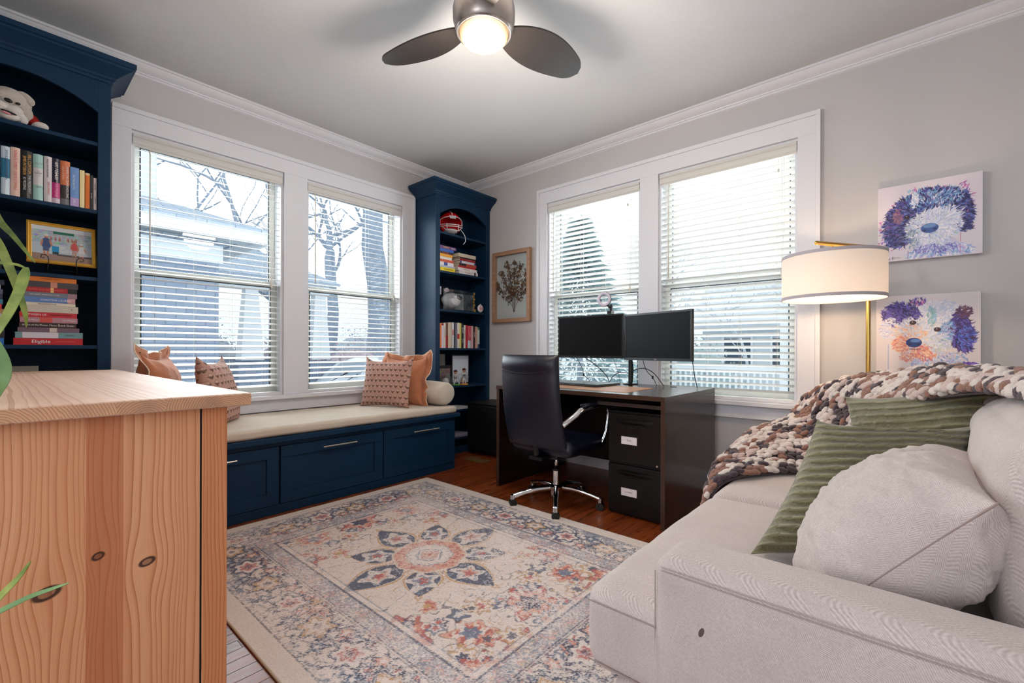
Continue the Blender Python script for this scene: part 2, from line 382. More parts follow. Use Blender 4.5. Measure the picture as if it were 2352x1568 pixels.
def m_green():
    t = NT('sage_chenille', 0.95); n = t.noise(t.obj, 180, 3); n2 = t.noise(t.obj, 700, 2)
    c_ = t.mix(t.mr(t.math('ADD', n, t.math('MULTIPLY', n2, 0.5)), 0.45, 1.0, 0, 1), S(84, 80, 56), S(120, 114, 84)); t.color(t.mix(t.attr(), c_, S(162, 156, 122))); t.bump(t.math('ADD', n, n2), 0.5, 0.003); t.b.inputs['Sheen Weight'].default_value = 0.4; return t.m
M_green = m_green()
def m_floor():
    t = NT('oak_floor', 0.22); x, y, z = t.sep(t.obj)[:3]; PW = 0.057
    row = t.math('FLOOR', t.math('DIVIDE', x, PW)); fx = t.math('FRACT', t.math('DIVIDE', x, PW)); off = t.white(t.comb(row, 3.3, 0))
    yy = t.math('ADD', t.math('DIVIDE', y, 0.9), t.math('MULTIPLY', off, 7)); seg = t.math('FLOOR', yy); fy = t.math('FRACT', yy); rnd = t.white(t.comb(row, seg, 1.7))
    gv = t.comb(t.math('MULTIPLY', x, 60), t.math('ADD', t.math('MULTIPLY', y, 3.2), t.math('MULTIPLY', rnd, 50)), rnd)
    g = t.noise(gv, 1.0, 6, 0.6, 0.6); g2 = t.noise(gv, 5.0, 3, 0.5)
    col = t.ramp(g, [(0.25, S(72, 28, 10)), (0.45, S(126, 56, 20)), (0.6, S(156, 76, 30)), (0.8, S(100, 44, 16))]); col = t.mix(t.math('MULTIPLY', g2, 0.35), col, S(46, 18, 8))
    col = t.mix(t.mr(rnd, 0, 1, 0, 0.45), col, S(70, 28, 10))
    e = t.math('MINIMUM', t.math('MINIMUM', fx, t.math('SUBTRACT', 1, fx)), t.math('MULTIPLY', t.math('MINIMUM', fy, t.math('SUBTRACT', 1, fy)), 14)); gap = t.mr(e, 0.0, 0.035, 1, 0)
    col = t.mix(gap, col, S(26, 10, 5)); t.color(col); t.bump(t.math('SUBTRACT', t.math('MULTIPLY', g, 0.3), gap), 0.25, 0.002); t.put(t.b.inputs['Roughness'], t.mr(g, 0.2, 0.8, 0.2, 0.42)); return t.m
M_floor = m_floor()
def m_pine(name, along='z', across='y', knots=(), planks=None, base=(S(216, 152, 104), S(186, 112, 66), S(146, 78, 40)), fr=150, seed=0.0, rough=0.5):
    t = NT(name, rough); s3 = dict(zip('xyz', t.sep(t.obj)[:3])); a = s3[across]; l = s3[along]
    dk = None
    for (ka, kl, R) in knots:
        da = t.math('SUBTRACT', a, ka); dl = t.math('SUBTRACT', l, kl)
        rr = t.math('ADD', t.math('MULTIPLY', da, da), t.math('MULTIPLY', t.math('MULTIPLY', dl, dl), 0.30)); e = t.math('EXPONENT', t.math('MULTIPLY', rr, -1/(R*2.6)**2))
        a = t.math('SUBTRACT', a, t.math('MULTIPLY', t.math('MULTIPLY', da, e), 0.75))
        r2 = t.math('SQRT', t.math('ADD', t.math('POWER', t.math('ADD', da, t.math('MULTIPLY', dl, -0.4)), 2), t.math('MULTIPLY', t.math('MULTIPLY', dl, dl), 2.2)))
        ring = t.mr(t.math('ABSOLUTE', t.math('SUBTRACT', r2, R*0.72)), 0, R*0.35, 1, 0); core = t.mr(r2, R*0.5, R*0.9, 0.55, 0)
        k = t.math('MAXIMUM', t.math('MINIMUM', t.math('MULTIPLY', ring, 1.6), 1.0), core); dk = k if dk is None else t.math('MAXIMUM', dk, k)
    wob = t.noise(t.comb(t.math('MULTIPLY', a, 3), t.math('MULTIPLY', l, 0.9), seed), 1.6, 3, 0.5)
    aa = t.math('ADD', a, t.math('MULTIPLY', wob, 0.035)); sp = t.noise(t.comb(aa, seed, 0), 9, 2)
    ph = t.math('ADD', t.math('MULTIPLY', aa, fr*2), t.math('MULTIPLY', sp, 34)); saw = t.math('FRACT', t.math('DIVIDE', ph, 2*PI*0.55)); ln = t.math('POWER', saw, 3.0)
    fib = t.noise(t.comb(t.math('MULTIPLY', a, 400), t.math('MULTIPLY', l, 6), seed), 1.0, 2); tone = t.noise(t.comb(t.math('MULTIPLY', a, 8), l, seed+3), 1.0, 3)
    col = t.mix(ln, base[0], base[1]); col = t.mix(t.math('MULTIPLY', t.math('POWER', saw, 9.0), 0.7), col, base[2]); col = t.mix(t.mr(tone, 0.35, 0.7, 0, 0.45), col, base[1]); col = t.mix(t.mr(fib, 0.4, 0.8, 0, 0.18), col, base[2])
    if planks:   # list of (from, to, strength)
        for (p0, p1, st) in planks:
            ins = t.math('MULTIPLY', t.math('GREATER_THAN', s3[across], p0), t.math('LESS_THAN', s3[across], p1)); col = t.mix(t.math('MULTIPLY', ins, st), col, S(176, 88, 42))
    if dk is not None: col = t.mix(t.math('MULTIPLY', dk, 0.95), col, S(58, 28, 20))
    t.color(col); t.bump(t.math('ADD', ln, fib), 0.12, 0.002); return t.m
def m_plain_wood(name, c1, c2, rough=0.4, sc=40):
    t = NT(name, rough); x, y, z = t.sep(t.obj)[:3]; n = t.noise(t.comb(t.math('MULTIPLY', x, 2), t.math('MULTIPLY', y, sc), t.math('MULTIPLY', z, sc)), 1.0, 4, 0.6, 0.4); t.color(t.mix(t.mr(n, 0.3, 0.7, 0, 1), c1, c2)); t.bump(n, 0.1, 0.002); return t.m
M_desk = m_plain_wood('dark_walnut_laminate', S(20, 13, 11), S(38, 25, 20), 0.20, 60)
M_deskedge = m_plain_wood('walnut_edge', S(46, 28, 20), S(70, 44, 32), 0.35, 60)

# ---------------------------------------------------------------- room shell
WT = 0.16
def wallA(name, holes, x0, x1, y0, y1):
    mb = MB(); ys = sorted({y0, y1, *[h[0] for h in holes], *[h[1] for h in holes]})
    for a, b in zip(ys[:-1], ys[1:]):
        h = [q for q in holes if q[0] <= a+1e-6 and q[1] >= b-1e-6]
        if h: mb.box(x0, x1, a, b, 0, h[0][2]); mb.box(x0, x1, a, b, h[0][3], ZC)
        else: mb.box(x0, x1, a, b, 0, ZC)
    return mb
HA = [(0.58, 1.53, 0.69, 2.475), (1.719, 2.662, 0.69, 2.475)]; HB = [(-2.67, -1.70, 0.69, 2.49), (-1.54, -0.568, 0.69, 2.49)]
o = wallA('wall_left', HA, XA-WT, XA, YN-WT, YB+WT).build('wall_left', M_wall); struct(o)
mb = MB(); xs = sorted({XA, XR, *[h[0] for h in HB], *[h[1] for h in HB]})
for a, b in zip(xs[:-1], xs[1:]):
    h = [q for q in HB if q[0] <= a+1e-6 and q[1] >= b-1e-6]
    if h: mb.box(a, b, YB, YB+WT, 0, h[0][2]); mb.box(a, b, YB, YB+WT, h[0][3], ZC)
    else: mb.box(a, b, YB, YB+WT, 0, ZC)
struct(mb.build('wall_back', M_wall))
struct(bx('wall_right', M_wall, XR, XR+WT, YN-WT, YB+WT, 0, ZC))
mb = MB(); mb.box(XA, -1.25, YN-WT, YN, 0, ZC); mb.box(-1.25, XR, YN-WT, YN, 2.5, ZC); struct(mb.build('wall_near', M_wall))   # unseen behind the camera; wide opening added to let in soft fill light
struct(bx('ceiling', M_ceil, XA-WT, XR+WT, YN-WT, YB+WT, ZC, ZC+0.1))
struct(bx('floor', M_floor, XA-WT, XR+WT, YN-1.8, YB+WT, -0.06, 0))
# crown moulding, one piece running round the room (inside on the right of travel when going round clockwise)
cr = [(0, 2.915), (0.082, 2.915), (0.082, 2.901), (0.074, 2.899), (0.066, 2.885), (0.046, 2.868), (0.026, 2.858), (0.024, 2.852), (0.015, 2.850), (0.015, 2.838), (0, 2.832)]
struct(MB().sweep([(XA, YN), (XA, YB), (XR, YB), (XR, YN)], cr).build('trim_1', M_trim, smooth=True, auto=25))
bb = [(0, 0), (0.016, 0), (0.016, 0.12), (0.010, 0.135), (0, 0.14)]
struct(MB().sweep([(-3.42, YB), (XR, YB), (XR, YN)], bb).build('baseboard_back', M_trim))
def map_box(mb, side, u0, u1, d0, d1, z0, z1, mi=None):
    if side == 'A': return mb.box(XA-d1, XA-d0, u0, u1, z0, z1, mi)
    return mb.box(u0, u1, YB+d0, YB+d1, z0, z1, mi)
def casing(n, side, uo0, uo1, holes, ztop, ears):
    mb = MB(); B = lambda *a: map_box(mb, side, *a); t = -0.02; zs = 0.69
    h0, h1 = holes; zh = h0[3]
    B(uo0, h0[0], t, 0, zs, zh); B(h0[1], h1[0], t, 0, zs, zh); B(h1[1], uo1, t, 0, zs, zh); B(uo0, uo1, t, 0, zh, ztop)
    # back band: a slim raised strip round the outside
    B(uo0-0.006, uo0+0.022, t-0.012, t, zs, ztop-0.022) if side == 'B' else None
    B(uo1-0.022, uo1+0.006, t-0.012, t, zs, ztop-0.022)
    B(uo0-(0.006 if side == 'B' else 0), uo1+0.006, t-0.012, t, ztop-0.022, ztop+0.008)
    o = mb.build('trim_%d' % n, M_trim, bevel=0.002); struct(o)
    mb = MB(); B = lambda *a: map_box(mb, side, *a)
    B(uo0-ears, uo1+ears, -0.062, 0.10, 0.658, 0.69); o = mb.build('trim_%d' % (n+1), M_trim, bevel=0.005, seg=3); struct(o)
    mb = MB(); B = lambda *a: map_box(mb, side, *a); B(uo0, uo1, -0.02, 0, 0.575, 0.658); B(uo0, uo1, -0.026, 0, 0.565, 0.575); struct(mb.build('trim_%d' % (n+2), M_trim, bevel=0.002))
casing(2, 'A', 0.482, 2.804, HA, 2.602, 0.0)
casing(5, 'B', -2.784, -0.444, HB, 2.626, 0.012)
def window(n, side, hole):
    u0, u1, z0, z1 = hole; zm = z0+(z1-z0)*0.495
    mb = MB(); B = lambda *a: map_box(mb, side, *a)
    B(u0+.0005, u0+0.018, 0.0005, WT, z0+.021, z1-.019); B(u1-0.018, u1-.0005, 0.0005, WT, z0+.021, z1-.019); B(u0+.0005, u1-.0005, 0.0005, WT, z1-0.018, z1-.0005); B(u0+.0005, u1-.0005, 0.0005, WT+0.03, z0+.0005, z0+0.020)
    root = mb.build('window_%d' % n, M_trim, bevel=0.001); struct(root)
    def sash(d, za, zb, bot):
        m2 = MB(); C = lambda *a: map_box(m2, side, *a); s = 0.045; a0, a1 = u0+0.018, u1-0.018
        C(a0+.001, a0+s, d, d+0.03, za, zb); C(a1-s, a1-.001, d, d+0.03, za, zb); C(a0+s, a1-s, d+.0004, d+0.0296, zb-0.042, zb); C(a0+s, a1-s, d+.0004, d+0.0296, za, za+bot)
        sh = m2.build('sash', M_vinyl, root, bevel=0.004); g = MB(); map_box(g, side, a0+s, a1-s, d+0.012, d+0.016, za+bot, zb-0.042); g.build('glass', M_glass, sh)
        g = MB(); map_box(g, side, a0+s, a0+s+0.006, d-0.001, d+0.02, za+bot, zb-0.042); map_box(g, side, a1-s-0.006, a1-s, d-0.001, d+0.02, za+bot, zb-0.042); map_box(g, side, a0+s+.006, a1-s-.006, d-0.001, d+0.02, zb-0.048, zb-0.042); g.build('gasket', cm(40, 52, 60, 0.6), sh)
    sash(0.118, zm-0.02, z1-0.020, 0.045); sash(0.082, z0+0.022, zm+0.022, 0.05)
window(1, 'A', HA[0]); window(2, 'A', HA[1]); window(3, 'B', HB[0]); window(4, 'B', HB[1])

def blind(side, hole, tilt, label, wand_u, bottom=0.0, pitch=0.0445, closed_low=0, group=None):
    u0, u1, z0, z1 = hole; u0 += 0.020; u1 -= 0.020; P = (lambda u, d, z: (XA-d, u, z)) if side == 'A' else (lambda u, d, z: (u, YB+d, z))
    sg = 1
    root = thing('window_blind', P((u0+u1)/2, 0.035, z0+0.002), label, 'window blind', group)
    mb = MB()   # valance with a moulded profile
    pr = [(0.0, z1-0.022), (-0.026, z1-0.022), (-0.030, z1-0.040), (-0.020, z1-0.046), (-0.024, z1-0.062), (-0.024, z1-0.082), (-0.016, z1-0.090), (-0.016, z1-0.100), (0.0, z1-0.100)]
    vu0, vu1 = u0-0.012, u1+0.012
    n = len(pr); vv = [P(vu0, d+0.012, z) for d, z in pr]+[P(vu1, d+0.012, z) for d, z in pr]; mb.add(vv, [tuple(range(n)), tuple(range(2*n-1, n-1, -1))]+[(i, n+i, n+(i+1) % n, (i+1) % n) for i in range(n)])
    mb.build('valance', M_blind, root)
    mb = MB(); map_box(mb, side, u0+0.004, u1-0.004, 0.016, 0.062, z1-0.075, z1-0.022); mb.build('headrail', cm(190, 192, 188, 0.4), root)
    mb = MB(); zb = z0+0.03+bottom; zt = z1-0.105; N = int((zt-zb)/pitch); pitch = (zt-zb)/N; D = 0.038; hw = 0.025; slots = [u0+0.11+(u1-u0-0.22)*k/3 for k in range(4)]
    for i in range(1, N+1):
        zc = zb+i*pitch; tl = tilt
        if i <= closed_low: tl = tilt*0+0.55*(1 if tilt >= 0 else -1)*0.5
        pts = []
        for k in range(5):
            q = -1+k*0.5; pts.append((D+q*hw*math.cos(tl), zc+q*hw*math.sin(tl)+0.0022*(1-q*q)))
        th = 0.0026
        ring = pts+[(d, z-th) for d, z in reversed(pts)]; m_ = len(ring)
        mb.add([P(u0, d, z) for d, z in ring]+[P(u1, d, z) for d, z in ring], [tuple(range(m_)), tuple(range(2*m_-1, m_-1, -1))]+[(j, m_+j, m_+(j+1) % m_, (j+1) % m_) for j in range(m_)])
    mb.build('slats', M_blind, root)
    mb = MB(); map_box(mb, side, u0, u1, D-0.026, D+0.026, zb-0.022, zb-0.006); mb.build('bottom_rail', M_blind, root, bevel=0.003)
    mb = MB()
    for s_ in slots:
        for d in (D-0.028, D+0.028): mb.tube([P(s_, d, zt+0.02), P(s_, d, zb-0.01)], 0.0008, 4)
        for i in range(0, N+1): mb.tube([P(s_, D-0.028, zb+i*pitch-0.003), P(s_, D+0.028, zb+i*pitch-0.003)], 0.0006, 3)
    mb.build('ladder_cords', M_cord, root)
    mb = MB(); wu = u0+wand_u; mb.tube([P(wu, 0.004, z1-0.10), P(wu+0.002, -0.006, z1-0.14), P(wu+0.002, -0.008, z1-0.86)], 0.0042, 8); mb.build('tilt_wand', M_cord, root, smooth=True)
    mb = MB(); cu = u1-0.075
    for k in range(2): mb.tube([P(cu+0.012*k, -0.002, z1-0.10), P(cu+0.012*k+0.003, -0.006, z1-0.5), P(cu+0.006*k, -0.008, z1-0.88-0.02*k)], 0.0010, 5); mb.lathe([(0.002, 0.018), (0.006, 0.010), (0.0075, -0.012), (0.006, -0.018)], P(cu+0.006*k, -0.008, z1-0.90-0.02*k), 10)
    mb.lathe([(0.002, 0.012), (0.006, 0.006), (0.006, -0.012)], P(cu-0.02, -0.006, z1-0.19), 10); mb.tube([P(cu-0.02, -0.004, z1-0.1), P(cu-0.02, -0.006, z1-0.18)], 0.001, 5)
    mb.build('lift_cords', M_cord, root, smooth=True)
    return root
blind('A', HA[0], 0.27, 'open white slat blind on the left wall window nearest the tall bookcase', 0.075, group=None)
blind('A', HA[1], 0.22, 'open white slat blind on the left wall window beside the corner bookcase', 0.05)
blind('B', HB[0], -0.24, 'half open white slat blind behind the left monitor', 0.05)
blind('B', HB[1], -0.40, 'white slat blind on the window beside the floor lamp, slats tilted most', 0.06)
# ---------------------------------------------------------------- built-in bookcases and window seat
XF = -3.458
SH = [2.222, 1.838, 1.456, 1.072, 0.69, 0.445, 0.16]
def bookcase(y0, label, shelves, kick=0.1, left_ret=True):
    y1 = y0+0.752; ym = (y0+y1)/2; root = thing('bookcase', (-3.63, ym, 0), label, 'bookcase')
    bk = XA+0.004
    mb = MB(); mb.box(bk, XF-0.02, y0, y0+0.02, 0, 2.60); mb.box(bk, XF-0.02, y1-0.02, y1, 0, 2.60); mb.box(bk, bk+0.01, y0+0.02, y1-0.02, 0.04, 2.60); mb.box(bk, XF-0.02, y0+0.02, y1-0.02, 2.58, 2.60); mb.box(bk, XF-0.02, y0+0.02, y1-0.02, 0.04, 0.06)
    mb.build('carcass', M_navy, root, bevel=0.001)
    mb = MB(); s = 0.055; o0, o1 = y0+s, y1-s; zs, za = 2.392, 2.50     # face frame with the arched head
    mb.box(XF-0.02, XF, y0, o0, 0, 2.60); mb.box(XF-0.02, XF, o1, y1, 0, 2.60)
    hw = (o1-o0)/2; rise = za-zs; R = (hw*hw+rise*rise)/(2*rise); zc = za-R; arc = [(o0+(o1-o0)*i/24, zc+math.sqrt(max(0, R*R-((o0+(o1-o0)*i/24)-ym)**2))) for i in range(25)]
    mb.prism([(o0, 2.60)]+arc+[(o1, 2.60)], 'x', XF-0.02, XF); mb.box(XF-0.02, XF, o0, o1, 0, 0.07)
    mb.build('face_frame', M_navy, root, bevel=0.0015)
    cp = [(0, 2.572), (0.008, 2.572), (0.010, 2.586), (0.018, 2.592), (0.022, 2.602), (0.045, 2.622), (0.070, 2.640), (0.086, 2.650), (0.088, 2.660), (0.100, 2.664), (0.100, 2.690), (0, 2.690)]
    yy1 = min(y1, YB-0.002)
    path = [(bk+0.03, y1), (XF, y1), (XF, y0), (bk+0.03, y0)] if y1 < 3 else [(XF, YB-0.003), (XF, y0), (bk+0.03, y0)]
    mb = MB(); mb.sweep(path[::-1] , [(d, z) for d, z in cp]); mb.build('crown', M_navy, root)
    for z in shelves: MB().box(bk+0.011, XF-0.006, y0+0.021, y1-0.021, z-0.021, z).build('shelf', M_navy, root, bevel=0.002)
    return root
bookcase(-0.315, 'tall navy built-in bookcase with arched top at the left edge of the picture', SH[:5]+[0.33])
bookcase(2.818, 'tall navy built-in bookcase with arched top in the room corner', SH)

bench = thing('storage_bench', (-3.4, 1.57, 0), 'long navy built-in window bench with three flip fronts under the left windows', 'bench')
FX = -3.034
mb = MB(); mb.box(XA+0.004, FX-0.02, 0.441, 2.70, 0, 0.46); mb.box(FX-0.02, FX-0.004, 0.441, 2.70, 0, 0.058); mb.box(FX-0.02, FX-0.004, 0.441, 2.70, 0.432, 0.46); mb.build('body', M_navy, bench, bevel=0.002)
mb = MB(); mb.box(XA+0.004, FX+0.03, 0.441, 2.735, 0.46, 0.496); mb.build('seat_board', M_navy, bench, bevel=0.004)
for (a, b, h0, h1) in ((0.452, 1.200, 0.70, 0.95), (1.212, 1.962, 1.478, 1.728), (1.972, 2.694, 2.231, 2.493)):
    mb = MB(); z0, z1, r = 0.062, 0.430, 0.072
    mb.box(FX-0.02, FX, a, b, z0, z0+r); mb.box(FX-0.02, FX, a, b, z1-r, z1); mb.box(FX-0.02, FX, a, a+r, z0+r, z1-r); mb.box(FX-0.02, FX, b-r, b, z0+r, z1-r); mb.box(FX-0.02, FX-0.009, a+r, b-r, z0+r, z1-r)
    d = mb.build('door', M_navy, bench, bevel=0.0012)
    mb = MB(); zh = 0.387; mb.cyl((FX+0.03, h0, zh), (FX+0.03, h1, zh), 0.006, n=14); mb.cyl((FX-0.001, h0+0.03, zh), (FX+0.03, h0+0.03, zh), 0.0045, n=10); mb.cyl((FX-0.001, h1-0.03, zh), (FX+0.03, h1-0.03, zh), 0.0045, n=10)
    hd = mb.build('handle', M_nickel, d, smooth=True, auto=40); hd['label'] = 'brushed nickel bar handle'
o = soft_box('seat_pad', -3.775, -3.012, 0.45, 2.70, 0.497, 0.560, 0.022, M_linen, None, n=64, puff=(0.004, 0.004, 0.006), wr=0.006, seed=3)
tag(o, 'long oat linen seat pad lying on the navy window bench', 'seat cushion')
# end piping lines of the pad
mb = MB(); 

# ---------------------------------------------------------------- pillows on the bench
def m_motif():
    t = NT('block_print_cotton', 0.9); x, y, z = t.sep(t.obj)[:3]; cw, ch = 0.042, 0.047
    gz = t.math('DIVIDE', z, ch); row = t.math('FLOOR', gz); gx = t.math('ADD', t.math('DIVIDE', x, cw), t.math('MULTIPLY', t.math('MODULO', t.math('ADD', row, 40), 2.0), 0.5))
    fx = t.math('SUBTRACT', t.math('FRACT', t.math('ADD', gx, 20.0)), 0.5); fz = t.math('SUBTRACT', t.math('FRACT', gz), 0.5)
    ax = t.math('ABSOLUTE', fx); tri = t.math('MULTIPLY', t.math('LESS_THAN', ax, t.math('MULTIPLY', t.math('ADD', fz, 0.50), 0.85)), t.math('LESS_THAN', fz, -0.02))
    dz = t.math('SUBTRACT', fz, 0.13); r = t.math('SQRT', t.math('ADD', t.math('MULTIPLY', fx, fx), t.math('MULTIPLY', dz, dz)))
    ring = t.math('LESS_THAN', t.math('ABSOLUTE', t.math('SUBTRACT', r, 0.26)), 0.028); ring2 = t.math('LESS_THAN', t.math('ABSOLUTE', t.math('SUBTRACT', r, 0.13)), 0.022)
    nz = t.noise(t.obj, 160, 3); k = t.math('MAXIMUM', t.math('MULTIPLY', tri, 0.95), t.math('MULTIPLY', t.math('MAXIMUM', ring, t.math('MULTIPLY', ring2, 0.0)), 0.5)); dot = t.math('MULTIPLY', ring2, 0.7)
    col = t.mix(t.mr(t.noise(t.obj, 90, 3), 0.3, 0.7, 0, 1), S(196, 156, 142), S(178, 136, 122)); col = t.mix(t.math('MULTIPLY', k, t.mr(nz, 0.3, 0.6, 0.6, 1)), col, S(84, 58, 50)); col = t.mix(dot, col, S(226, 204, 190))
    t.color(col); t.bump(nz, 0.25, 0.002); return t.m
M_motif = m_motif()
pillow('cushion', (-3.40, 2.235, 0.56+0.20), (0.41, 0.20, 0), (-0.06, 0.22, 1), 0.47, 0.41, 0.15, M_motif, 'dusty pink block-printed cushion standing upright at the right end of the bench', group=None, seed=2, peak=0.10, n=50)
pillow('cushion', (-3.42, 2.43, 0.56+0.205), (0.41, 0.15, 0), (-0.04, 0.20, 1), 0.44, 0.42, 0.16, M_terra, 'terracotta ruffled cushion with pale piping behind the printed cushion at the right end', flange=0.05, pipe=M_pipe, seed=5, peak=0.08, n=50)
pillow('cushion', (-3.44, 0.98, 0.56+0.200), (0.80, -0.52, 0), (-0.10, -0.20, 1), 0.46, 0.44, 0.17, M_motif, 'dusty pink block-printed cushion at the left end, half hidden by the pine sideboard', seed=9, peak=0.10, n=50)
pillow('cushion', (-3.48, 0.68, 0.56+0.225), (0.62, -0.30, 0.0), (-0.10, -0.15, 1), 0.44, 0.44, 0.20, M_terra, 'terracotta ruffled cushion with pale piping at the left end of the bench', flange=0.05, pipe=M_pipe, seed=12, peak=0.08, n=50)
def bolster():
    mb = MB(); n = 40; L = 0.56; R = 0.108; prof = [(0.006, 0), (0.05, 0.004), (0.085, 0.008), (0.100, 0.022), (R, 0.05), (R+0.003, L*0.5), (R, L-0.05), (0.100, L-0.022), (0.085, L-0.008), (0.05, L-0.004), (0.006, L)]
    vs_ = []
    for j, (r, z) in enumerate(prof):
        for i in range(n): a = 2*PI*i/n; q = r*(1+0.012*math.sin(a*9+j)+0.02*math.sin(a*2+z*9)); vs_.append((-3.03-z, 2.605+math.cos(a)*q, 0.668+math.sin(a)*q*0.97))
    mb.add(vs_, [(j*n+i, j*n+(i+1) % n, (j+1)*n+(i+1) % n, (j+1)*n+i) for j in range(len(prof)-1) for i in range(n)]+[tuple(range(n-1, -1, -1)), tuple((len(prof)-1)*n+i for i in range(n))])
    o = mb.build('bolster', M_linen, None, smooth=True); ss = o.modifiers.new('s', 'SUBSURF'); ss.levels = 1; ss.render_levels = 2; tag(o, 'oat linen bolster cushion at the far right end of the bench', 'bolster')
bolster()

# ---------------------------------------------------------------- books
M_page = cm(222, 212, 190, 0.8)
def book_up(y0, y1, z0, h, d, cov, label, group, lean=0, bands=(), round_=True, x=XF-0.012, txt=(), cat='book'):
    """standing book, spine to the room (+x)"""
    root = thing('book', (x-d/2, (y0+y1)/2, z0), label, cat, group); t = y1-y0; c = min(0.0022, t*0.12)
    mb = MB(); b = min(t*0.22, 0.008) if round_ else 0.001
    spine = [(y0, x-b), (y0+t*0.25, x-b*0.3), (y0+t*0.5, x), (y0+t*0.75, x-b*0.3), (y1, x-b)]
    # cover: rounded spine and two boards
    poly = [(yy, xx) for yy, xx in spine]+[(y1, x-d), (y1-c, x-d), (y1-c, x-b-c)]+[(y0+c, x-b-c), (y0+c, x-d), (y0, x-d)]
    mb.add([(xx, yy, z0) for yy, xx in poly]+[(xx, yy, z0+h) for yy, xx in poly], [tuple(range(len(poly))), tuple(range(2*len(poly)-1, len(poly)-1, -1))]+[(i, len(poly)+i, len(poly)+(i+1) % len(poly), (i+1) % len(poly)) for i in range(len(poly))])
    mb.build('cover', cov, root)
    MB().box(x-d+0.003, x-b-c, y0+c, y1-c, z0+0.003, z0+h-0.003).build('pages', M_page, root)
    for (f0, f1, m) in bands:
        mb = MB(); sp = [(yy, xx+0.0006) for yy, xx in spine]; ns = len(sp)
        mb.add([(xx, yy, z0+h*f0) for yy, xx in sp]+[(xx, yy, z0+h*f1) for yy, xx in sp], [(i, i+1, ns+i+1, ns+i) for i in range(ns-1)]); mb.build('spine_panel', m, root, fix=False)
    for (s_, f, size, m, off) in txt:
        text(s_, root, (x+0.0012, (y0+y1)/2+off, z0+h*f), (0, 0, -1), (0, 1, 0), min(size, t*.62 if abs(off) < .004 else t*.42), m, fit=h*(.84 if len(txt) == 1 else .395) if s_ not in ('WHERE THE CRAWDADS SING',) else h*.72)
    return root
def book_flat(y0, y1, z0, t, d, cov, label, group, x=XF-0.012, txt=(), bands=(), spine=True, cat='book'):
    root = thing('book', (x-d/2, (y0+y1)/2, z0), label, cat, group); c = min(0.002, t*0.14); t -= 0.0006
    mb = MB(); mb.box(x-d, x, y0, y1, z0, z0+c); mb.box(x-d, x, y0, y1, z0+t-c, z0+t)
    if spine: mb.box(x-c, x, y0, y1, z0+c, z0+t-c)
    mb.build('cover', cov, root); MB().box(x-d+0.003, x-c-(0 if spine else 0.002), y0+0.003, y1-0.003, z0+c, z0+t-c).build('pages', M_page, root)
    for (f0, f1, m) in bands: MB().box(x-0.001, x+0.0006, y0+(y1-y0)*f0, y0+(y1-y0)*f1, z0+0.0005, z0+t-0.0005).build('spine_panel', m, root)
    for (s_, f, size, m) in txt: text(s_, root, (x+0.0012, y0+(y1-y0)*f, z0+t/2), (0, 1, 0), (0, 0, 1), min(size, t*.72), m, fit=(y1-y0)*{1: .62, 2: .40, 3: .29}[len(txt)])
    return root
G1 = 'books standing on the second shelf of the left bookcase'
W = cm(236, 234, 236, 0.5); K = cm(16, 16, 20, 0.45); RED = cm(196, 32, 44, 0.5); z = SH[1]
def ub(y0, y1, ztop, cov, label, **k): book_up(y0+0.0004, y1-0.0004, z, ztop-z, 0.16, cov, label, G1, **k)
ub(-0.262, -0.231, 2.05, cm(150, 60, 50), 'rust hardcover at the far left of the upright row') if False else None
ub(-0.012, 0.0165, 2.088, cm(36, 88, 112), 'teal book, leftmost of the upright row on the left bookcase')
ub(0.018, 0.049, 2.085, cm(196, 214, 228, 0.35), 'pale blue and white book with a teal splash on its spine', txt=[('SHOULDER IN THE OCEAN', .62, .0125, cm(60, 90, 120), .003)], bands=[(0.35, 0.75, cm(40, 112, 148))])
ub(0.050, 0.085, 2.090, cm(226, 196, 182), 'cream pink book with red spine lettering', txt=[('ROMANTIC COMEDY', .74, .0165, cm(214, 70, 80), 0), ('CURTIS SITTENFELD', .32, .0165, cm(208, 96, 84), 0)])
ub(0.088, 0.129, 2.086, cm(20, 20, 22, 0.25), 'thick black hardcover with gold and silver spine lettering', txt=[('JAMES PATTERSON', .68, .0165, cm(226, 170, 96), -.009), ('BILL CLINTON', .72, .0165, cm(226, 170, 96), .009), ('THE PRESIDENT', .30, .0145, cm(206, 206, 212), .009), ('IS MISSING', .30, .0145, cm(206, 206, 212), -.009)])
b4 = book_up(0.1306, 0.1675, z, 2.081-z, 0.16, cm(158, 200, 196), 'mint green hardcover with an ornamental white panel', G1, bands=[(0.33, 0.70, cm(206, 204, 204))])
text('THE', b4, (XF-0.010, 0.149, z+0.152), (0, 1, 0), (0, 0, 1), 0.006, K); text('NEST', b4, (XF-0.0095, 0.149, z+0.141), (0, 1, 0), (0, 0, 1), 0.0115, K); text('a novel', b4, (XF-0.0095, 0.149, z+0.128), (0, 1, 0), (0, 0, 1), 0.005, K)
for sgn in (-1, 1):
    mb = MB()
    for q in range(9):
        zz = z+0.125+sgn*(0.058+0.004*(q % 3)); mb.tube([(XF-0.010, 0.135+q*0.0035, zz+0.004), (XF-0.0098, 0.137+q*0.0035, zz+0.009), (XF-0.010, 0.139+q*0.0035, zz+0.004)], 0.0006, 4)
    mb.build('printed_scroll', cm(150, 110, 90), b4)
ub(0.170, 0.201, 2.081, cm(214, 206, 210), 'off-white book with black and red spine lettering', txt=[('MOLLY ON A MOUNTAIN', .74, .0105, K, -.002), ('GIRLS NIGHT', .30, .012, cm(190, 70, 60), .002)])
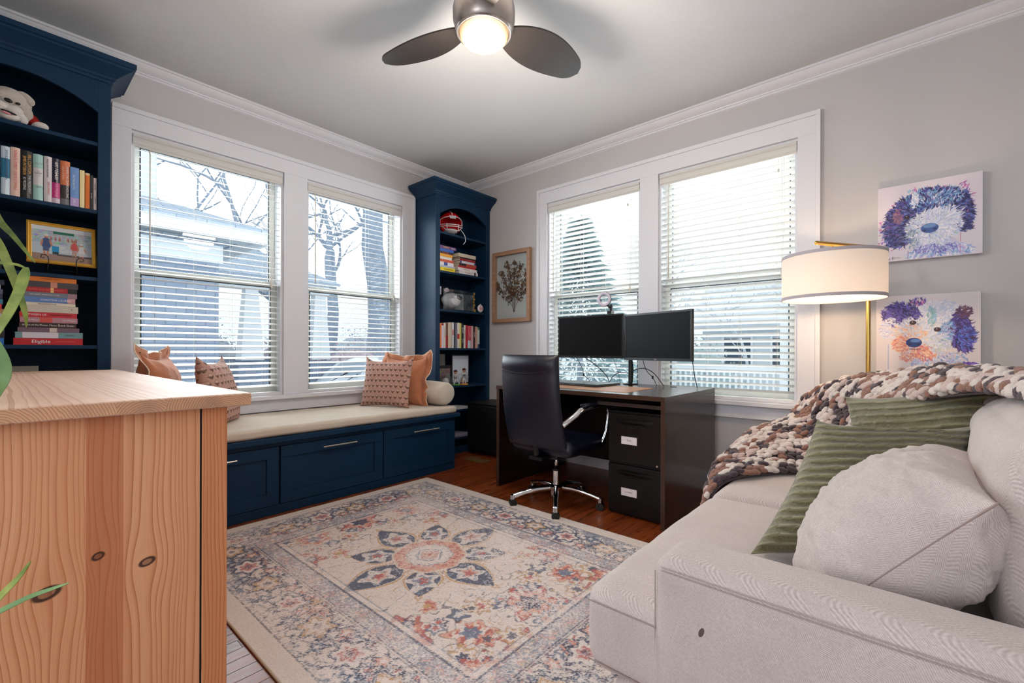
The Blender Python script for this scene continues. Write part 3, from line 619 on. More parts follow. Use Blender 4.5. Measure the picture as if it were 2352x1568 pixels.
ub(0.201, 0.232, 2.080, cm(30, 26, 52, 0.3), 'dark navy book with white name and a magenta block', bands=[(0.12, 0.46, cm(190, 40, 120, 0.35)), (0.0, 0.115, cm(206, 190, 204))], txt=[('AMY POEHLER', .72, .0175, W, 0), ('YES PLEASE', .29, .0145, cm(240, 150, 200), 0)])
ub(0.232, 0.271, 2.077, cm(216, 124, 84), 'orange book with a dark lower half', bands=[(0.14, 0.45, cm(58, 52, 54, 0.5)), (0.0, 0.14, cm(110, 110, 116))], txt=[('WHERE THE CRAWDADS SING', .52, .0125, W, .008), ('DELIA OWENS', .72, .011, cm(236, 190, 160), -.009)])
ub(0.271, 0.3062, 2.053, cm(112, 150, 206), 'sky blue paperback fading to violet', bands=[(0.0, 0.22, cm(178, 150, 204))], txt=[('EVERYTHING BEAUTIFUL', .62, .011, cm(214, 226, 244), -.004), ('GIRLS', .12, .014, W, -.002)], round_=False)
ub(0.3085, 0.329, 2.047, cm(232, 214, 160), 'slim cream yellow paperback', round_=False)
ub(0.331, 0.350, 2.037, cm(214, 112, 38), 'slim bright orange paperback', round_=False, bands=[(0.94, 1.0, cm(226, 198, 160))])
ub(0.3505, 0.364, 2.030, cm(40, 38, 42), 'thin charcoal paperback near the right end', round_=False, txt=[('our souls', .4, .008, W, 0)])
ub(0.3655, 0.379, 2.019, cm(206, 192, 200), 'thin pale pink paperback with black script, rightmost of the upright row', round_=False, txt=[('twisted fate', .72, .010, K, 0), ('A MEMOIR', .3, .008, K, 0)])
G2 = 'books stacked flat on the fourth shelf of the left bookcase'; z = SH[3]
st = [(0.062, 0.323, .036, cm(186, 24, 34, .35), 'glossy red hardcover with white script, bottom of the tall flat stack', [('Eligible', .38, .030, W), ('CURTIS SITTENFELD', .73, .009, cm(232, 120, 90))], []),
 (0.068, 0.323, .032, cm(112, 150, 156), 'teal grey hardcover with a white spine label, second from the stack bottom', [('LASTING', .80, .010, cm(60, 70, 80))], [(.1, .62, cm(214, 206, 216))]),
 (0.077, 0.309, .024, cm(112, 88, 104), 'plum grey paperback in the lower part of the tall stack', [], [(.5, .62, cm(206, 190, 180))]),
 (0.082, 0.297, .027, cm(64, 40, 36), 'dark brown paperback with bold white lettering in the stack', [('Killers of the', .19, .0115, W), ('Flower Moon', .49, .0130, W), ('David Grann', .81, .0150, W)], []),
 (0.085, 0.302, .028, cm(178, 128, 138), 'dusty mauve paperback with a pinkish red spine panel', [('Little Matters', .2, .010, W), ('Lisa Wingate', .84, .010, W)], [(.33, .55, cm(206, 84, 78))]),
 (0.083, 0.299, .027, cm(196, 44, 56), 'crimson paperback with white and dark lettering', [('BETWEEN US', .26, .014, W), ('MARRIED 4 ZERO', .71, .011, cm(70, 14, 20))], []),
 (0.088, 0.304, .036, cm(198, 190, 176), 'thick pale beige hardcover in the middle of the tall stack', [('ll', .88, .014, cm(120, 110, 100))], []),
 (0.094, 0.293, .016, cm(216, 206, 190), 'very thin cream paperback above the thick beige one', [('THE COURAGE TO BE', .45, .007, K)], []),
 (0.070, 0.292, .029, cm(90, 126, 184), 'cornflower blue paperback with floral ends', [('CHRISTINA LAUREN', .66, .013, W)], [(0, .14, cm(190, 190, 200)), (.86, 1, cm(200, 150, 150))]),
 (0.073, 0.299, .026, cm(110, 116, 130), 'slate grey paperback above the blue one', [('THE SWEET MAGNOLIA HOTEL', .45, .008, W)], [(.84, 1, cm(150, 120, 130))]),
 (0.093, 0.299, .026, cm(170, 30, 36), 'red paperback with a black and white spine end', [('BEATING BACK THE NEWSROOM', .42, .010, cm(240, 120, 110))], [(.82, 1, K), (.5, .56, cm(226, 190, 120))]),
 (0.088, 0.304, .031, cm(66, 62, 68), 'charcoal paperback with a small portrait patch on its spine', [], [(.5, .62, cm(196, 130, 110))]),
 (0.100, 0.297, .029, cm(206, 112, 30), 'orange paperback on top of the tall flat stack', [('UNTAMED HEARTS', .5, .009, cm(120, 50, 10))], [])]
zz = z
for i, (a, b, t_, c, lab, tx, bd) in enumerate(st):
    book_flat(a, b, zz, t_, 0.15+0.004*(i % 3), c, lab, G2, txt=tx, bands=bd); zz += t_*0.985 if False else t_
zz = z
for i, (b, t_, c, lab) in enumerate([(.030, .034, cm(34, 110, 190), 'bright blue and black book, bottom of the left edge stack'), (.032, .036, cm(30, 30, 34), 'black book with a script spine in the left edge stack'), (.031, .033, cm(84, 120, 116), 'sea green book in the left edge stack'), (.033, .030, cm(30, 140, 146), 'bright teal book in the left edge stack'),
     (.030, .026, cm(190, 190, 192), 'white and grey book in the left edge stack'), (.031, .022, cm(176, 130, 84), 'tan book in the left edge stack'), (.022, .026, cm(206, 60, 66), 'coral red book in the left edge stack'), (.026, .024, cm(60, 120, 150), 'steel blue book in the left edge stack'),
     (.025, .027, cm(40, 46, 70), 'dark indigo book in the left edge stack'), (.026, .024, cm(84, 84, 110), 'grey violet book in the left edge stack'), (.018, .022, cm(198, 210, 226), 'pale icy blue book in the left edge stack'), (.031, .025, cm(32, 40, 60), 'midnight blue book on top of the left edge stack')]):
    book_flat(-0.20, b, zz, t_, 0.15, c, lab, 'books in the stack at the left picture edge'); zz += t_
# document sleeve on the shelf below, showing just over the sideboard
o = bx('card', cm(150, 148, 138, .7), -3.60, -3.592, 0.02, 0.158, SH[4]+.001, SH[4]+0.268, bevel=0.001); tag(o, 'grey card standing on the fifth shelf just above the sideboard', 'card')

# framed photograph on an easel, left bookcase third shelf
def lay(H, W_, base): a = np.empty((H, W_, 3)); a[:] = base; return a
def ell_(a, cx, cy, rx, ry, col, al=1.0, ang=0):
    H, W_ = a.shape[:2]; y, x = np.mgrid[0:H, 0:W_]; x = x-cx; y = y-cy; c, s = math.cos(ang), math.sin(ang); u = (x*c+y*s)/rx; v = (-x*s+y*c)/ry
    m = np.clip((1.15-np.sqrt(u*u+v*v))*min(rx, ry)*0.8, 0, 1)[..., None]*al; a[:] = a*(1-m)+np.array(col)*m
def rec_(a, x0, x1, y0, y1, col, al=1.0): a[int(y0):int(y1), int(x0):int(x1)] = a[int(y0):int(y1), int(x0):int(x1)]*(1-al)+np.array(col)*al
def canvas(name, arr, org, right, up, W_, H_, m, parent, off=0.0006):
    h, w_ = arr.shape[:2]; r = np.array(right); u = np.array(up); n = np.cross(r, u); X, Y = np.meshgrid(np.linspace(0, 1, w_), np.linspace(1, 0, h), indexing='ij')
    P = np.array(org)+X.reshape(-1, 1)*r*W_+Y.reshape(-1, 1)*u*H_+n*off; C = arr.transpose(1, 0, 2).reshape(-1, 3)
    F = gridF(w_, h)[:, ::-1]; return from_np(name, P, F, m, parent, smooth=False, cols=C)
tt = NT('printed_colour', 0.5); tt.color(tt.attr()); M_print = tt.m
tt = NT('glossy_print', 0.3); tt.color(tt.attr()); M_gloss = tt.m
ph = thing('picture_frame', (-3.55, 0.245, SH[2]), 'gold framed photograph of a group at a harbour on a black wire easel', 'picture frame')
a = lay(110, 150, S(176, 190, 200)); rs = np.random.RandomState(4)
for i in range(260): ell_(a, rs.rand()*150, 12+rs.rand()*42, 3+rs.rand()*6, 1+rs.rand()*1.5, S(*[int(v) for v in rs.randint(90, 235, 3)*np.array([.9, 1, 1.03])]), .5)
rec_(a, 0, 150, 0, 14, S(206, 214, 222)); rec_(a, 52, 104, 15, 23, S(20, 106, 88)); rec_(a, 0, 150, 88, 110, S(150, 126, 116)); rec_(a, 60, 150, 86, 92, S(90, 80, 84))
for x in (46, 57, 67, 88, 98, 108): ell_(a, x, 38, 2.6, 8.5, S(190, 120, 124)); ell_(a, x+1, 40, 1.4, 5, S(120, 60, 66))
for i in range(14): ell_(a, 62+rs.rand()*36, 56+rs.rand()*22, 5, 4, S(200, 206, 212), .8)
def pers(x, y, top, sh, hat, skin=S(186, 130, 106), s=1.0):
    ell_(a, x, y, 4*s, 5*s, skin); ell_(a, x, y-3.5*s, 4.4*s, 2.4*s, hat); ell_(a, x, y+17*s, 9*s, 13*s, top); ell_(a, x-9*s, y+16*s, 2.4*s, 9*s, skin, 1, .2); ell_(a, x+9*s, y+16*s, 2.4*s, 9*s, skin, 1, -.3); rec_(a, x-6*s, x+6*s, y+27*s, y+37*s, sh); rec_(a, x-5*s, x-1.5*s, y+36*s, min(108, y+48*s), skin); rec_(a, x+1.5*s, x+5*s, y+36*s, min(108, y+48*s), skin)
pers(35, 34, S(62, 84, 128), S(70, 88, 130), S(220, 214, 208), s=1.25); rec_(a, 49, 66, 62, 80, S(20, 140, 196)); rec_(a, 50, 65, 80, 88, S(30, 60, 70)); pers(104, 42, S(206, 84, 86), S(180, 150, 150), S(150, 110, 80)); pers(122, 50, S(206, 210, 216), S(196, 196, 204), S(232, 232, 236))
Fy0, Fy1, Fz0, Fz1 = 0.108, 0.384, 1.512, 1.742; tlt = 0.18
mb = MB(); up_ = Vector((-math.sin(tlt), 0, math.cos(tlt))); org = Vector((-3.505, Fy0, Fz0)); Mf = Matrix.Translation(org) @ Matrix.Rotation(-tlt, 4, 'Y'); mb.M = Mf; W_, H_ = Fy1-Fy0, (Fz1-Fz0)/math.cos(tlt)
for (y0, y1, z0, z1) in ((0, W_, 0, .020), (0, W_, H_-.020, H_), (0, .020, .020, H_-.020), (W_-.020, W_, .020, H_-.020)): mb.box(-.010, .004, y0, y1, z0, z1)
for (y0, y1, z0, z1) in ((0.004, W_-.004, .004, .010), (.004, W_-.004, H_-.010, H_-.004), (.004, .010, .010, H_-.010), (W_-.010, W_-.004, .010, H_-.010)): mb.box(.004, .009, y0, y1, z0, z1)
mb.build('frame', M_gold, ph, bevel=0.002); mb = MB(); mb.M = Mf; mb.box(-.012, -.004, .003, W_-.003, .003, H_-.003); mb.build('backing', K, ph)
canvas('photograph', a, tuple(Mf @ Vector((-.003, .019, .019))), (0, 1, 0), tuple(up_), W_-.038, H_-.038, M_gloss, ph)
mb = MB()
for yy, s_ in ((0.185, 1), (0.30, -1)):
    mb.tube([(-3.60, yy, SH[2]+.004), (-3.50, yy, SH[2]+.006), (-3.480, yy, SH[2]+.03), (-3.476, yy+.004*s_, SH[2]+.062), (-3.476, yy+.002*s_, SH[2]+.088), (-3.476, yy-.010*s_, SH[2]+.100), (-3.476, yy-.024*s_, SH[2]+.096), (-3.476, yy-.026*s_, SH[2]+.084), (-3.476, yy-.016*s_, SH[2]+.080), (-3.476, yy-.012*s_, SH[2]+.087)], .0022, 6)
    mb.tube([(-3.60, yy, SH[2]+.004), (-3.57, yy, SH[2]+.20)], .0022, 6)
mb.tube([(-3.55, .185, SH[2]+.03), (-3.55, .30, SH[2]+.03)], .0022, 6); mb.build('easel', cm(18, 16, 16, .4), ph, smooth=True)
# dark box at the far left of the third shelf
o = bx('picture_frame', K, -3.62, -3.56, -0.12, 0.022, SH[2]+.001, SH[2]+.17, bevel=.002); tag(o, 'black frame edge at the far left of the third shelf', 'picture frame')

# ---------------------------------------------------------------- plush bulldog on the top shelf
M_fur = mat('cream_plush', S(196, 186, 176), 0.95, bump=0.6, bscale=230, var=0.07, vscale=60, sheen=0.5); M_fur2 = mat('white_plush', S(222, 216, 210), 0.95, bump=0.6, bscale=230, sheen=0.5)
dg = thing('plush_toy', (-3.56, 0.02, SH[0]), 'cream plush bulldog in a red sweater on the top shelf', 'plush toy'); zt = SH[0]
def blob(name, parts, m, parent, vox=0.004):
    mb = MB()
    for (c, r, e) in parts: mb.ell(c, r, 20, Euler(e).to_matrix())
    o = mb.build(name, m, parent, smooth=True, fix=False); rm = o.modifiers.new('r', 'REMESH'); rm.mode = 'VOXEL'; rm.voxel_size = vox; rm.use_smooth_shade = True; sm = o.modifiers.new('s', 'SMOOTH'); sm.iterations = 5; sm.factor = 0.5; return o
blob('head', [((-3.545, -.005, zt+.120), (.07, .085, .072), (0, 0, 0)), ((-3.535, .05, zt+.075), (.05, .034, .045), (0, 0, 0)), ((-3.54, -.055, zt+.08), (.05, .034, .045), (0, 0, 0)), ((-3.50, -.03, zt+.135), (.03, .06, .022), (.35, 0, 0))], M_fur, dg)
blob('muzzle', [((-3.487, .012, zt+.058), (.032, .036, .028), (.15, 0, 0)), ((-3.487, -.034, zt+.070), (.032, .034, .030), (-.1, 0, 0)), ((-3.492, -.008, zt+.024), (.028, .040, .018), (0, 0, 0)), ((-3.50, .045, zt+.028), (.024, .02, .026), (0, 0, 0))], M_fur2, dg)
mb = MB(); mb.ell((-3.452, -.008, zt+.093), (.010, .016, .0105), 16, Euler((-.3, 0, 0)).to_matrix()); mb.build('nose', cm(12, 12, 14, .2), dg, smooth=True)
for yy, zz in ((.026, .098), (-.045, .112)): mb = MB(); mb.ell((-3.476, yy, zt+zz), (.007, .010, .007), 12); mb.build('eye', cm(10, 10, 12, .15), dg, smooth=True)
mb = MB(); mb.ell((-3.458, -.006, zt+.036), (.006, .030, .006), 14, Euler((-.2, 0, 0)).to_matrix()); mb.build('mouth', cm(10, 6, 8, .5), dg, smooth=True)
mb = MB(); mb.ell((-3.454, -.014, zt+.029), (.006, .017, .0055), 14, Euler((-.2, 0, 0)).to_matrix()); mb.build('tongue', cm(226, 140, 150, .6), dg, smooth=True)
blob('ear', [((-3.52, .052, zt+.160), (.022, .034, .020), (-.5, 0, 0)), ((-3.515, .070, zt+.140), (.020, .020, .022), (0, 0, 0))], M_fur, dg); blob('ear', [((-3.52, -.075, zt+.165), (.022, .032, .020), (.5, 0, 0))], M_fur, dg)
blob('sweater', [((-3.58, 0.03, zt+.055), (.05, .085, .055), (0, 0, 0)), ((-3.545, .088, zt+.035), (.035, .026, .032), (.4, 0, 0))], mat('red_knit', S(176, 22, 26), 0.9, bump=0.5, bscale=300), dg)
blob('paw', [((-3.515, .108, zt+.022), (.036, .034, .022), (.2, 0, 0))], M_fur2, dg)

dg.location.y += .05
# ---------------------------------------------------------------- right bookcase contents
G3 = 'books standing on the fourth shelf of the corner bookcase'; z = SH[3]
rb = [(2.871, 2.881, 1.314, (104, 96, 168), 'thin violet paperback', []), (2.881, 2.903, 1.317, (226, 120, 52), 'bright orange paperback', []), (2.903, 2.931, 1.312, (228, 206, 216), 'pale pink white hardcover with a red cap', [(.93, 1, cm(170, 24, 34))]), (2.933, 2.957, 1.322, (222, 214, 206), 'ivory paperback with dark title', []),
 (2.957, 2.994, 1.326, (120, 84, 66), 'brown book with a red lower spine', [(0, .5, cm(150, 22, 30))]), (2.994, 3.042, 1.329, (206, 192, 172), 'thick cream hardcover', []), (3.042, 3.066, 1.330, (214, 214, 216), 'white hardcover with small red print', [(.5, .72, cm(206, 130, 120))]), (3.066, 3.085, 1.324, (30, 38, 60), 'thin navy book', []),
 (3.085, 3.112, 1.330, (120, 120, 134), 'grey hardcover', []), (3.112, 3.140, 1.331, (226, 222, 214), 'white book with a red cross on its spine', [(.42, .5, cm(190, 30, 40))]), (3.140, 3.167, 1.329, (214, 206, 108), 'yellow paperback', []), (3.167, 3.205, 1.325, (18, 18, 20), 'black hardcover with large white title', []),
 (3.205, 3.225, 1.311, (226, 222, 222), 'thin white book with black type', []), (3.225, 3.261, 1.312, (176, 26, 40), 'deep red hardcover', []), (3.264, 3.310, 1.306, (196, 70, 84), 'coral red book with a white foot', [(0, .34, cm(190, 196, 210))]), (3.310, 3.336, 1.305, (206, 160, 164), 'rose pink paperback', []),
 (3.336, 3.364, 1.302, (24, 22, 24), 'slim black paperback right of the pink one', []), (3.364, 3.403, 1.302, (196, 150, 134), 'tan pink paperback', []), (3.403, 3.430, 1.295, (196, 204, 198), 'pale green and white book', [(.88, 1, cm(40, 110, 70)), (0, .2, cm(40, 50, 90))])]
for i, (a_, b_, zt_, c, lab, bd) in enumerate(rb):
    tx = []
    if i == 11: tx = [('BLACK', .72, .020, W, 0), ('STUDIES', .3, .012, W, 0)]
    if i in (3, 12): tx = [('THE LONG ROAD', .6, .011, K, 0)]
    if i in (14, 16): tx = [('CLASSICS', .62, .014, W, 0)]
    if i == 9: bd = bd+[(.36, .56, cm(196, 30, 40))]; bd = [bd[1]]
    book_up(a_+.0004, b_-.0004, z, zt_-z, 0.16, cm(*c), lab+' in the corner bookcase row', G3, bands=bd, round_=(b_-a_ > .03), txt=tx)
G4 = 'books stacked on the second shelf of the corner bookcase'; z = SH[1]
sl = [(3.077, .036, (232, 206, 30), 'yellow book, bottom of left stack', [('THE GOLDEN MANUAL', .55, .014, K)]), (3.077, .018, (176, 184, 200), 'thin grey blue book, left stack', []), (3.060, .034, (222, 220, 224), 'white book with blue label, left stack', []), (3.060, .026, (206, 84, 52), 'red orange and white book, left stack', []),
      (3.036, .026, (222, 216, 206), 'plain white book, left stack', []), (3.044, .030, (232, 160, 40), 'amber book, left stack', []), (3.036, .022, (36, 30, 44), 'dark book with orange lettering, left stack', [('TRACTION', .45, .020, cm(226, 90, 40))]), (3.060, .028, (52, 96, 180), 'blue book, left stack', []), (3.093, .030, (110, 62, 120), 'purple book with gold lettering, top of the left stack', [('MARKET', .4, .022, cm(220, 180, 90)), ('RULES', .8, .018, W)])]
zz = z
for i, (b_, t_, c, lab, tx) in enumerate(sl): book_flat(2.886-.004*(i % 3), b_, zz, t_, .16, cm(*c), lab+', corner bookcase', G4, txt=tx, bands=[(.3, .55, cm(60, 80, 150))] if i == 2 else []); zz += t_
sr = [(3.135, 3.401, .034, (218, 208, 212), 'pinkish white hardcover with a tiny black logo, bottom of the right stack', [(.8, .88, K)]), (3.118, 3.388, .030, (226, 220, 222), 'white hardcover with red print in the right stack', []), (3.122, 3.365, .020, (186, 40, 48), 'red book with pink print in the right stack', []), (3.135, 3.379, .026, (176, 70, 50), 'brick and black book in the right stack', [(0, .4, cm(30, 24, 30))]),
      (3.148, 3.370, .026, (206, 206, 220), 'white book with navy ends in the right stack', [(0, .08, cm(30, 50, 120)), (.9, 1, cm(30, 50, 120))]), (3.143, 3.365, .024, (150, 24, 32), 'dark red book in the right stack', []), (3.143, 3.361, .014, (34, 32, 36), 'thin black book in the right stack', []), (3.122, 3.370, .036, (206, 192, 172), 'thick cream book, top of the right stack', [])]
zz = z
for i, (a_, b_, t_, c, lab, bd) in enumerate(sr): book_flat(a_, b_, zz, t_, .19, cm(*c), lab+', corner bookcase', G4, bands=bd, txt=[('THE NEW CLASSICS', .45, .010, cm(150, 40, 50))] if i in (0, 1) else []); zz += t_
# football helmet
zt = SH[0]; hc = Vector((-3.585, 3.085, zt+.135)); M_red = mat('red_shell', S(196, 16, 24), 0.18, coat=0.6)
hm = thing('football_helmet', (hc.x, hc.y, zt), 'red football helmet with white face mask on the top shelf of the corner bookcase', 'football helmet')
mb = MB(); n = 40; m_ = 22; vs_ = []; fs_ = []
for j in range(m_+1):
    ph_ = PI*0.74*j/m_
    for i in range(n):
        a_ = 2*PI*i/n; r_ = .118; p = Vector((math.sin(ph_)*math.cos(a_)*r_*1.08, math.sin(ph_)*math.sin(a_)*r_, math.cos(ph_)*r_*1.02)); vs_.append(tuple(hc+p))
for j in range(m_):
    for i in range(n):
        a_ = 2*PI*(i+.5)/n; ph_ = PI*0.74*(j+.5)/m_; fr = math.cos(a_) > .35 and ph_ > 1.12
        if not fr: fs_.append((j*n+i, (j+1)*n+i, (j+1)*n+(i+1) % n, j*n+(i+1) % n))
mb.add(vs_, fs_); sh = mb.build('shell', M_red, hm, smooth=True, fix=False); so = sh.modifiers.new('s', 'SOLIDIFY'); so.thickness = .008; so.offset = -1
mb = MB(); pts = []
for i in range(9): ph_ = 0.0+i*.125; pts.append(hc+Vector((math.sin(ph_)*.118*1.08+.001, 0, math.cos(ph_)*.118*1.02+.0015)))
mb.tube([tuple(p) for p in pts], .0125, 8, flat=.12); mb.build('stripe', W, hm, smooth=True)
mb = MB(); mb.box(-.006, .006, -.034, .034, -.010, .010); mb.M = None; q = mb; mb = MB(); mb.M = Matrix.Translation(hc+Vector((.120, 0, .045))) @ Matrix.Rotation(-.35, 4, 'Y'); mb.box(-.004, .006, -.034, .034, -.011, .011); mb.box(.002, .010, -.030, .030, -.026, -.014); mb.build('brow_pad', cm(196, 190, 196, .5), hm, bevel=.002); text('GEORGIA', hm, tuple(hc+Vector((.128, 0, .046))), (0, 1, 0), (-.3, 0, 1), .012, cm(150, 30, 36))
M_mask = cm(226, 214, 218, .3); mb = MB()
def arcp(z_, r_, a0, a1, dz=0, n=14): return [tuple(hc+Vector((math.cos(a0+(a1-a0)*i/n)*r_*1.16, math.sin(a0+(a1-a0)*i/n)*r_, z_+dz*math.sin(PI*i/n)))) for i in range(n+1)]
mb.tube(arcp(-.028, .122, -1.25, 1.25, -.010), .0042, 7); mb.tube(arcp(-.048, .126, -1.2, 1.2, -.010), .0042, 7); mb.tube(arcp(.018, .122, -1.3, 1.3, .024), .0040, 7); mb.tube(arcp(-.092, .118, -.55, .55, 0), .0042, 7)
for a_ in (-.5, .5): mb.tube([arcp(-.028, .122, a_, a_+.01)[0], arcp(-.058, .128, a_, a_+.01)[0], arcp(-.092, .118, a_, a_+.01)[0]], .0042, 7)
for a_ in (-1.22, 1.22): mb.tube([arcp(.018, .122, a_, a_+.01)[0], arcp(-.03, .122, a_*1.02, a_+.01)[0], arcp(-.05, .125, a_, a_+.01)[0]], .0042, 7); mb.tube([arcp(-.048, .126, a_*.85, a_)[0], arcp(-.092, .118, a_*.45, a_)[0]], .0042, 7)
mb.build('face_mask', M_mask, hm, smooth=True)
mb = MB(); mb.tube([arcp(-.07, .115, .9, 1)[0], tuple(hc+Vector((.10, .11, -.10))), tuple(hc+Vector((.135, .125, -.145))), tuple(hc+Vector((.138, .130, -.20))), tuple(hc+Vector((.138, .105, -.235)))], [.006, .007, .005, .004, .003], 8, flat=.5); mb.build('chin_strap', W, hm, smooth=True)
mb = MB(); mb.ell(tuple(hc+Vector((.03, 0, -.085))), (.075, .07, .028), 16); mb.build('padding', cm(206, 200, 200, .8), hm, smooth=True)
hm.rotation_euler = (0, 0, -.50); hm.location.y += .025
# cap and card on the third shelf, behind the ball
zt = SH[2]
o = thing('sports_hat', (-3.66, 3.06, zt+.165), 'dark cap with a white badge on the third shelf of the corner bookcase', 'cap'); blob('crown', [((-3.66, 3.06, zt+.205), (.075, .075, .05), (0, 0, 0))], cm(26, 12, 18, .9), o, .005); mb = MB(); mb.ell((-3.60, 3.06, zt+.185), (.055, .065, .006), 20); mb.build('brim', cm(26, 12, 18, .9), o, smooth=True)
mb = MB(); mb.M = Matrix.Translation((-3.575, 3.06, zt+.205)); mb.prism([(-.036, 0), (-.028, .018), (0, .032), (.028, .018), (.036, 0), (.02, -.014), (-.02, -.014)], 'x', -.002, .002); bd = mb.build('badge', cm(214, 198, 202, .6), o); text('GAME DAY', o, (-3.572, 3.06, zt+.208), (0, 1, 0), (0, 0, 1), .012, RED)
o = bx('display_box', cm(60, 58, 60, .5), -3.75, -3.60, 2.90, 3.18, zt+.001, zt+.160, bevel=.002); tag(o, 'dark box at the back of the third shelf under the cap', 'box')
o = bx('card', cm(200, 202, 214, .7), -3.545, -3.54, 2.876, 2.958, zt+.155, zt+.235); tag(o, 'pale grey card leaning at the left of the third shelf', 'card')
o.parent = None
# boxed football
fb = thing('football', (-3.52, 3.075, zt+.012), 'white autographed football with a black oval G logo inside an acrylic case', 'football')
mb = MB(); prof = []
for i in range(25): t_ = i/24; prof.append((max(.0015, .083*(math.sin(PI*t_)**.72)), -.135+.27*t_))
M_ball = mat('white_leather', S(206, 204, 210), .45, bump=.3, bscale=400); fcz = zt+.10
mb.lathe(prof, (-3.53, 3.085, fcz), 36, axis=(0, 1, -.03)); mb.build('ball', M_ball, fb, smooth=True)
mb = MB(); mb.tube([(-3.53+math.cos(.2)*.0835*math.sin(PI*t_)**.72, 3.085-.135+.27*t_, fcz+.004+.0166*math.sin(PI*t_)**.72) for t_ in [i/20 for i in range(1, 20)]], .0010, 4); mb.build('seam', cm(150, 148, 152), fb)
mb = MB(); nn = 24; Mo = Matrix.Translation((-3.4555, 3.125, fcz+.030)) @ Matrix.Rotation(-.45, 4, 'Y')
mb.M = Mo; mb.add([(.000+.002, .036*math.cos(2*PI*i/nn), .023*math.sin(2*PI*i/nn)) for i in range(nn)]+[(.002, .027*math.cos(2*PI*i/nn), .016*math.sin(2*PI*i/nn)) for i in range(nn)], [(i, (i+1) % nn, nn+(i+1) % nn, nn+i) for i in range(nn)]); mb.box(.0015, .0025, .002, .030, -.003, .003); mb.build('logo', K, fb, fix=False); text('G', fb, (-3.4515, 3.125, fcz+.030), (0, 1, 0), (-.45, 0, 1), .036, K)
mb = MB()
for k in range(4): mb.tube([(-3.447, 3.005+k*.014, fcz+.015), (-3.450, 3.010+k*.012, fcz+.040), (-3.447, 3.018+k*.012, fcz+.018)], .0010, 4)
mb.build('signature', K, fb)
cs = thing('display_case', (-3.53, 3.13, zt+.001), 'clear acrylic box holding the white football, tallest on the third shelf', 'display case'); mb = MB(); mb.box(-3.62, -3.466, 2.915, 3.345, zt+.001, zt+.008); mb.build('base', K, cs)
mb = MB(); y0, y1, z0, z1 = 2.918, 3.342, zt+.008, zt+.205
for q in ((-3.464, -3.4615, y0, y1, z0, z1), (-3.62, -3.464, y1-.0025, y1, z0, z1), (-3.62, -3.464, y0, y0+.0025, z0, z1), (-3.62, -3.4615, y0, y1, z1, z1+.0025)): mb.box(*q)
mb.build('cover', M_acry, cs)
o = thing('trophy_box', (-3.66, 3.28, zt+.003), 'silver foil sleeve standing behind the football', 'box'); MB().box(-3.70, -3.64, 3.18, 3.355, zt+.003, zt+.20).build('sleeve', mat('silver_foil', S(196, 202, 210), .4, metal=.3, bump=.6, bscale=30), o, bevel=.002)
gb = thing('ornament', (-3.50, 3.372, zt), 'gold twisted ornament standing at the right of the football case', 'ornament'); mb = MB()
for k in range(6): mb.ell((-3.50, 3.366+.008*(k % 2), zt+.045+k*.030), (.014, .013, .018), 12)
mb.box(-3.515, -3.485, 3.356, 3.386, zt+.0005, zt+.030); mb.build('twist', M_gold, gb, smooth=True, auto=40)
md = thing('christmas_ornament', (-3.475, 3.425, zt), 'round white bauble with a red letter H on the third shelf', 'ornament'); mb = MB(); mb.lathe([(.002, -.012), (.030, -.011), (.040, -.005), (.042, 0), (.040, .005), (.030, .011), (.002, .012)], (-3.475, 3.445, zt+.043), 32, axis=(1, 0, 0)); mb.build('disc', cm(214, 206, 212, .4), md, smooth=True, auto=50)
text('H', md, (-3.4615, 3.445, zt+.042), (0, 1, 0), (0, 0, 1), .050, RED, ext=.001, sx=1.2); mb = MB(); mb.cyl((-3.475, 3.445, zt+.085), (-3.475, 3.445, zt+.092), .006, n=10); mb.tube([(-3.475, 3.445, zt+.092), (-3.47, 3.452, zt+.100), (-3.475, 3.462, zt+.098)], .001, 5); mb.build('cap', M_nickel, md)
# fifth shelf: frames, ball, figures
zt = SH[4]
def pframe(name, y0, y1, z0, z1, x, fm, pic, label, wd=.014, colour=None):
    r_ = thing(name, (x, (y0+y1)/2, z0), label, 'picture frame'); mb = MB()
    for q in ((y0, y1, z0, z0+wd), (y0, y1, z1-wd, z1), (y0, y0+wd, z0+wd, z1-wd), (y1-wd, y1, z0+wd, z1-wd)): mb.box(x-.014, x, *q)
    mb.build('frame', fm, r_, bevel=.0015); MB().box(x-.012, x-.005, y0+wd, y1-wd, z0+wd, z1-wd).build('picture', pic, r_); return r_
bk_ = NT('painted_reflection', .3); xx, yy, zz_ = bk_.sep(bk_.obj)[:3]; bk_.color(bk_.mix(bk_.mr(bk_.math('ADD', zz_, bk_.math('MULTIPLY', yy, -.35)), zt+.02-1.12, zt+.06-1.12, 1, 0), S(222, 232, 244), S(196, 208, 224)))  # pale tones paint a window's reflection over the framed picture
pframe('picture_frame', 3.150, 3.405, zt+.001, zt+.315, -3.60, K, bk_.m, 'black frame with a painted white window reflection on the fifth shelf')
pframe('picture_frame', 2.905, 3.115, zt+.130, zt+.320, -3.66, cm(120, 116, 112, .7), cm(150, 146, 142, .7), 'grey unframed print at the back of the fifth shelf', wd=.004)
o = bx('display_box', cm(16, 15, 16, .6), -3.74, -3.635, 2.89, 3.13, zt+.001, zt+.128); tag(o, 'black box supporting the grey print on the fifth shelf', 'box')
a = lay(40, 56, S(120, 96, 92)); rs = np.random.RandomState(8)
for i in range(90): ell_(a, rs.rand()*56, rs.rand()*40, 2+rs.rand()*3, 1+rs.rand()*3, S(*[int(v) for v in rs.randint(60, 190, 3)]), .5)
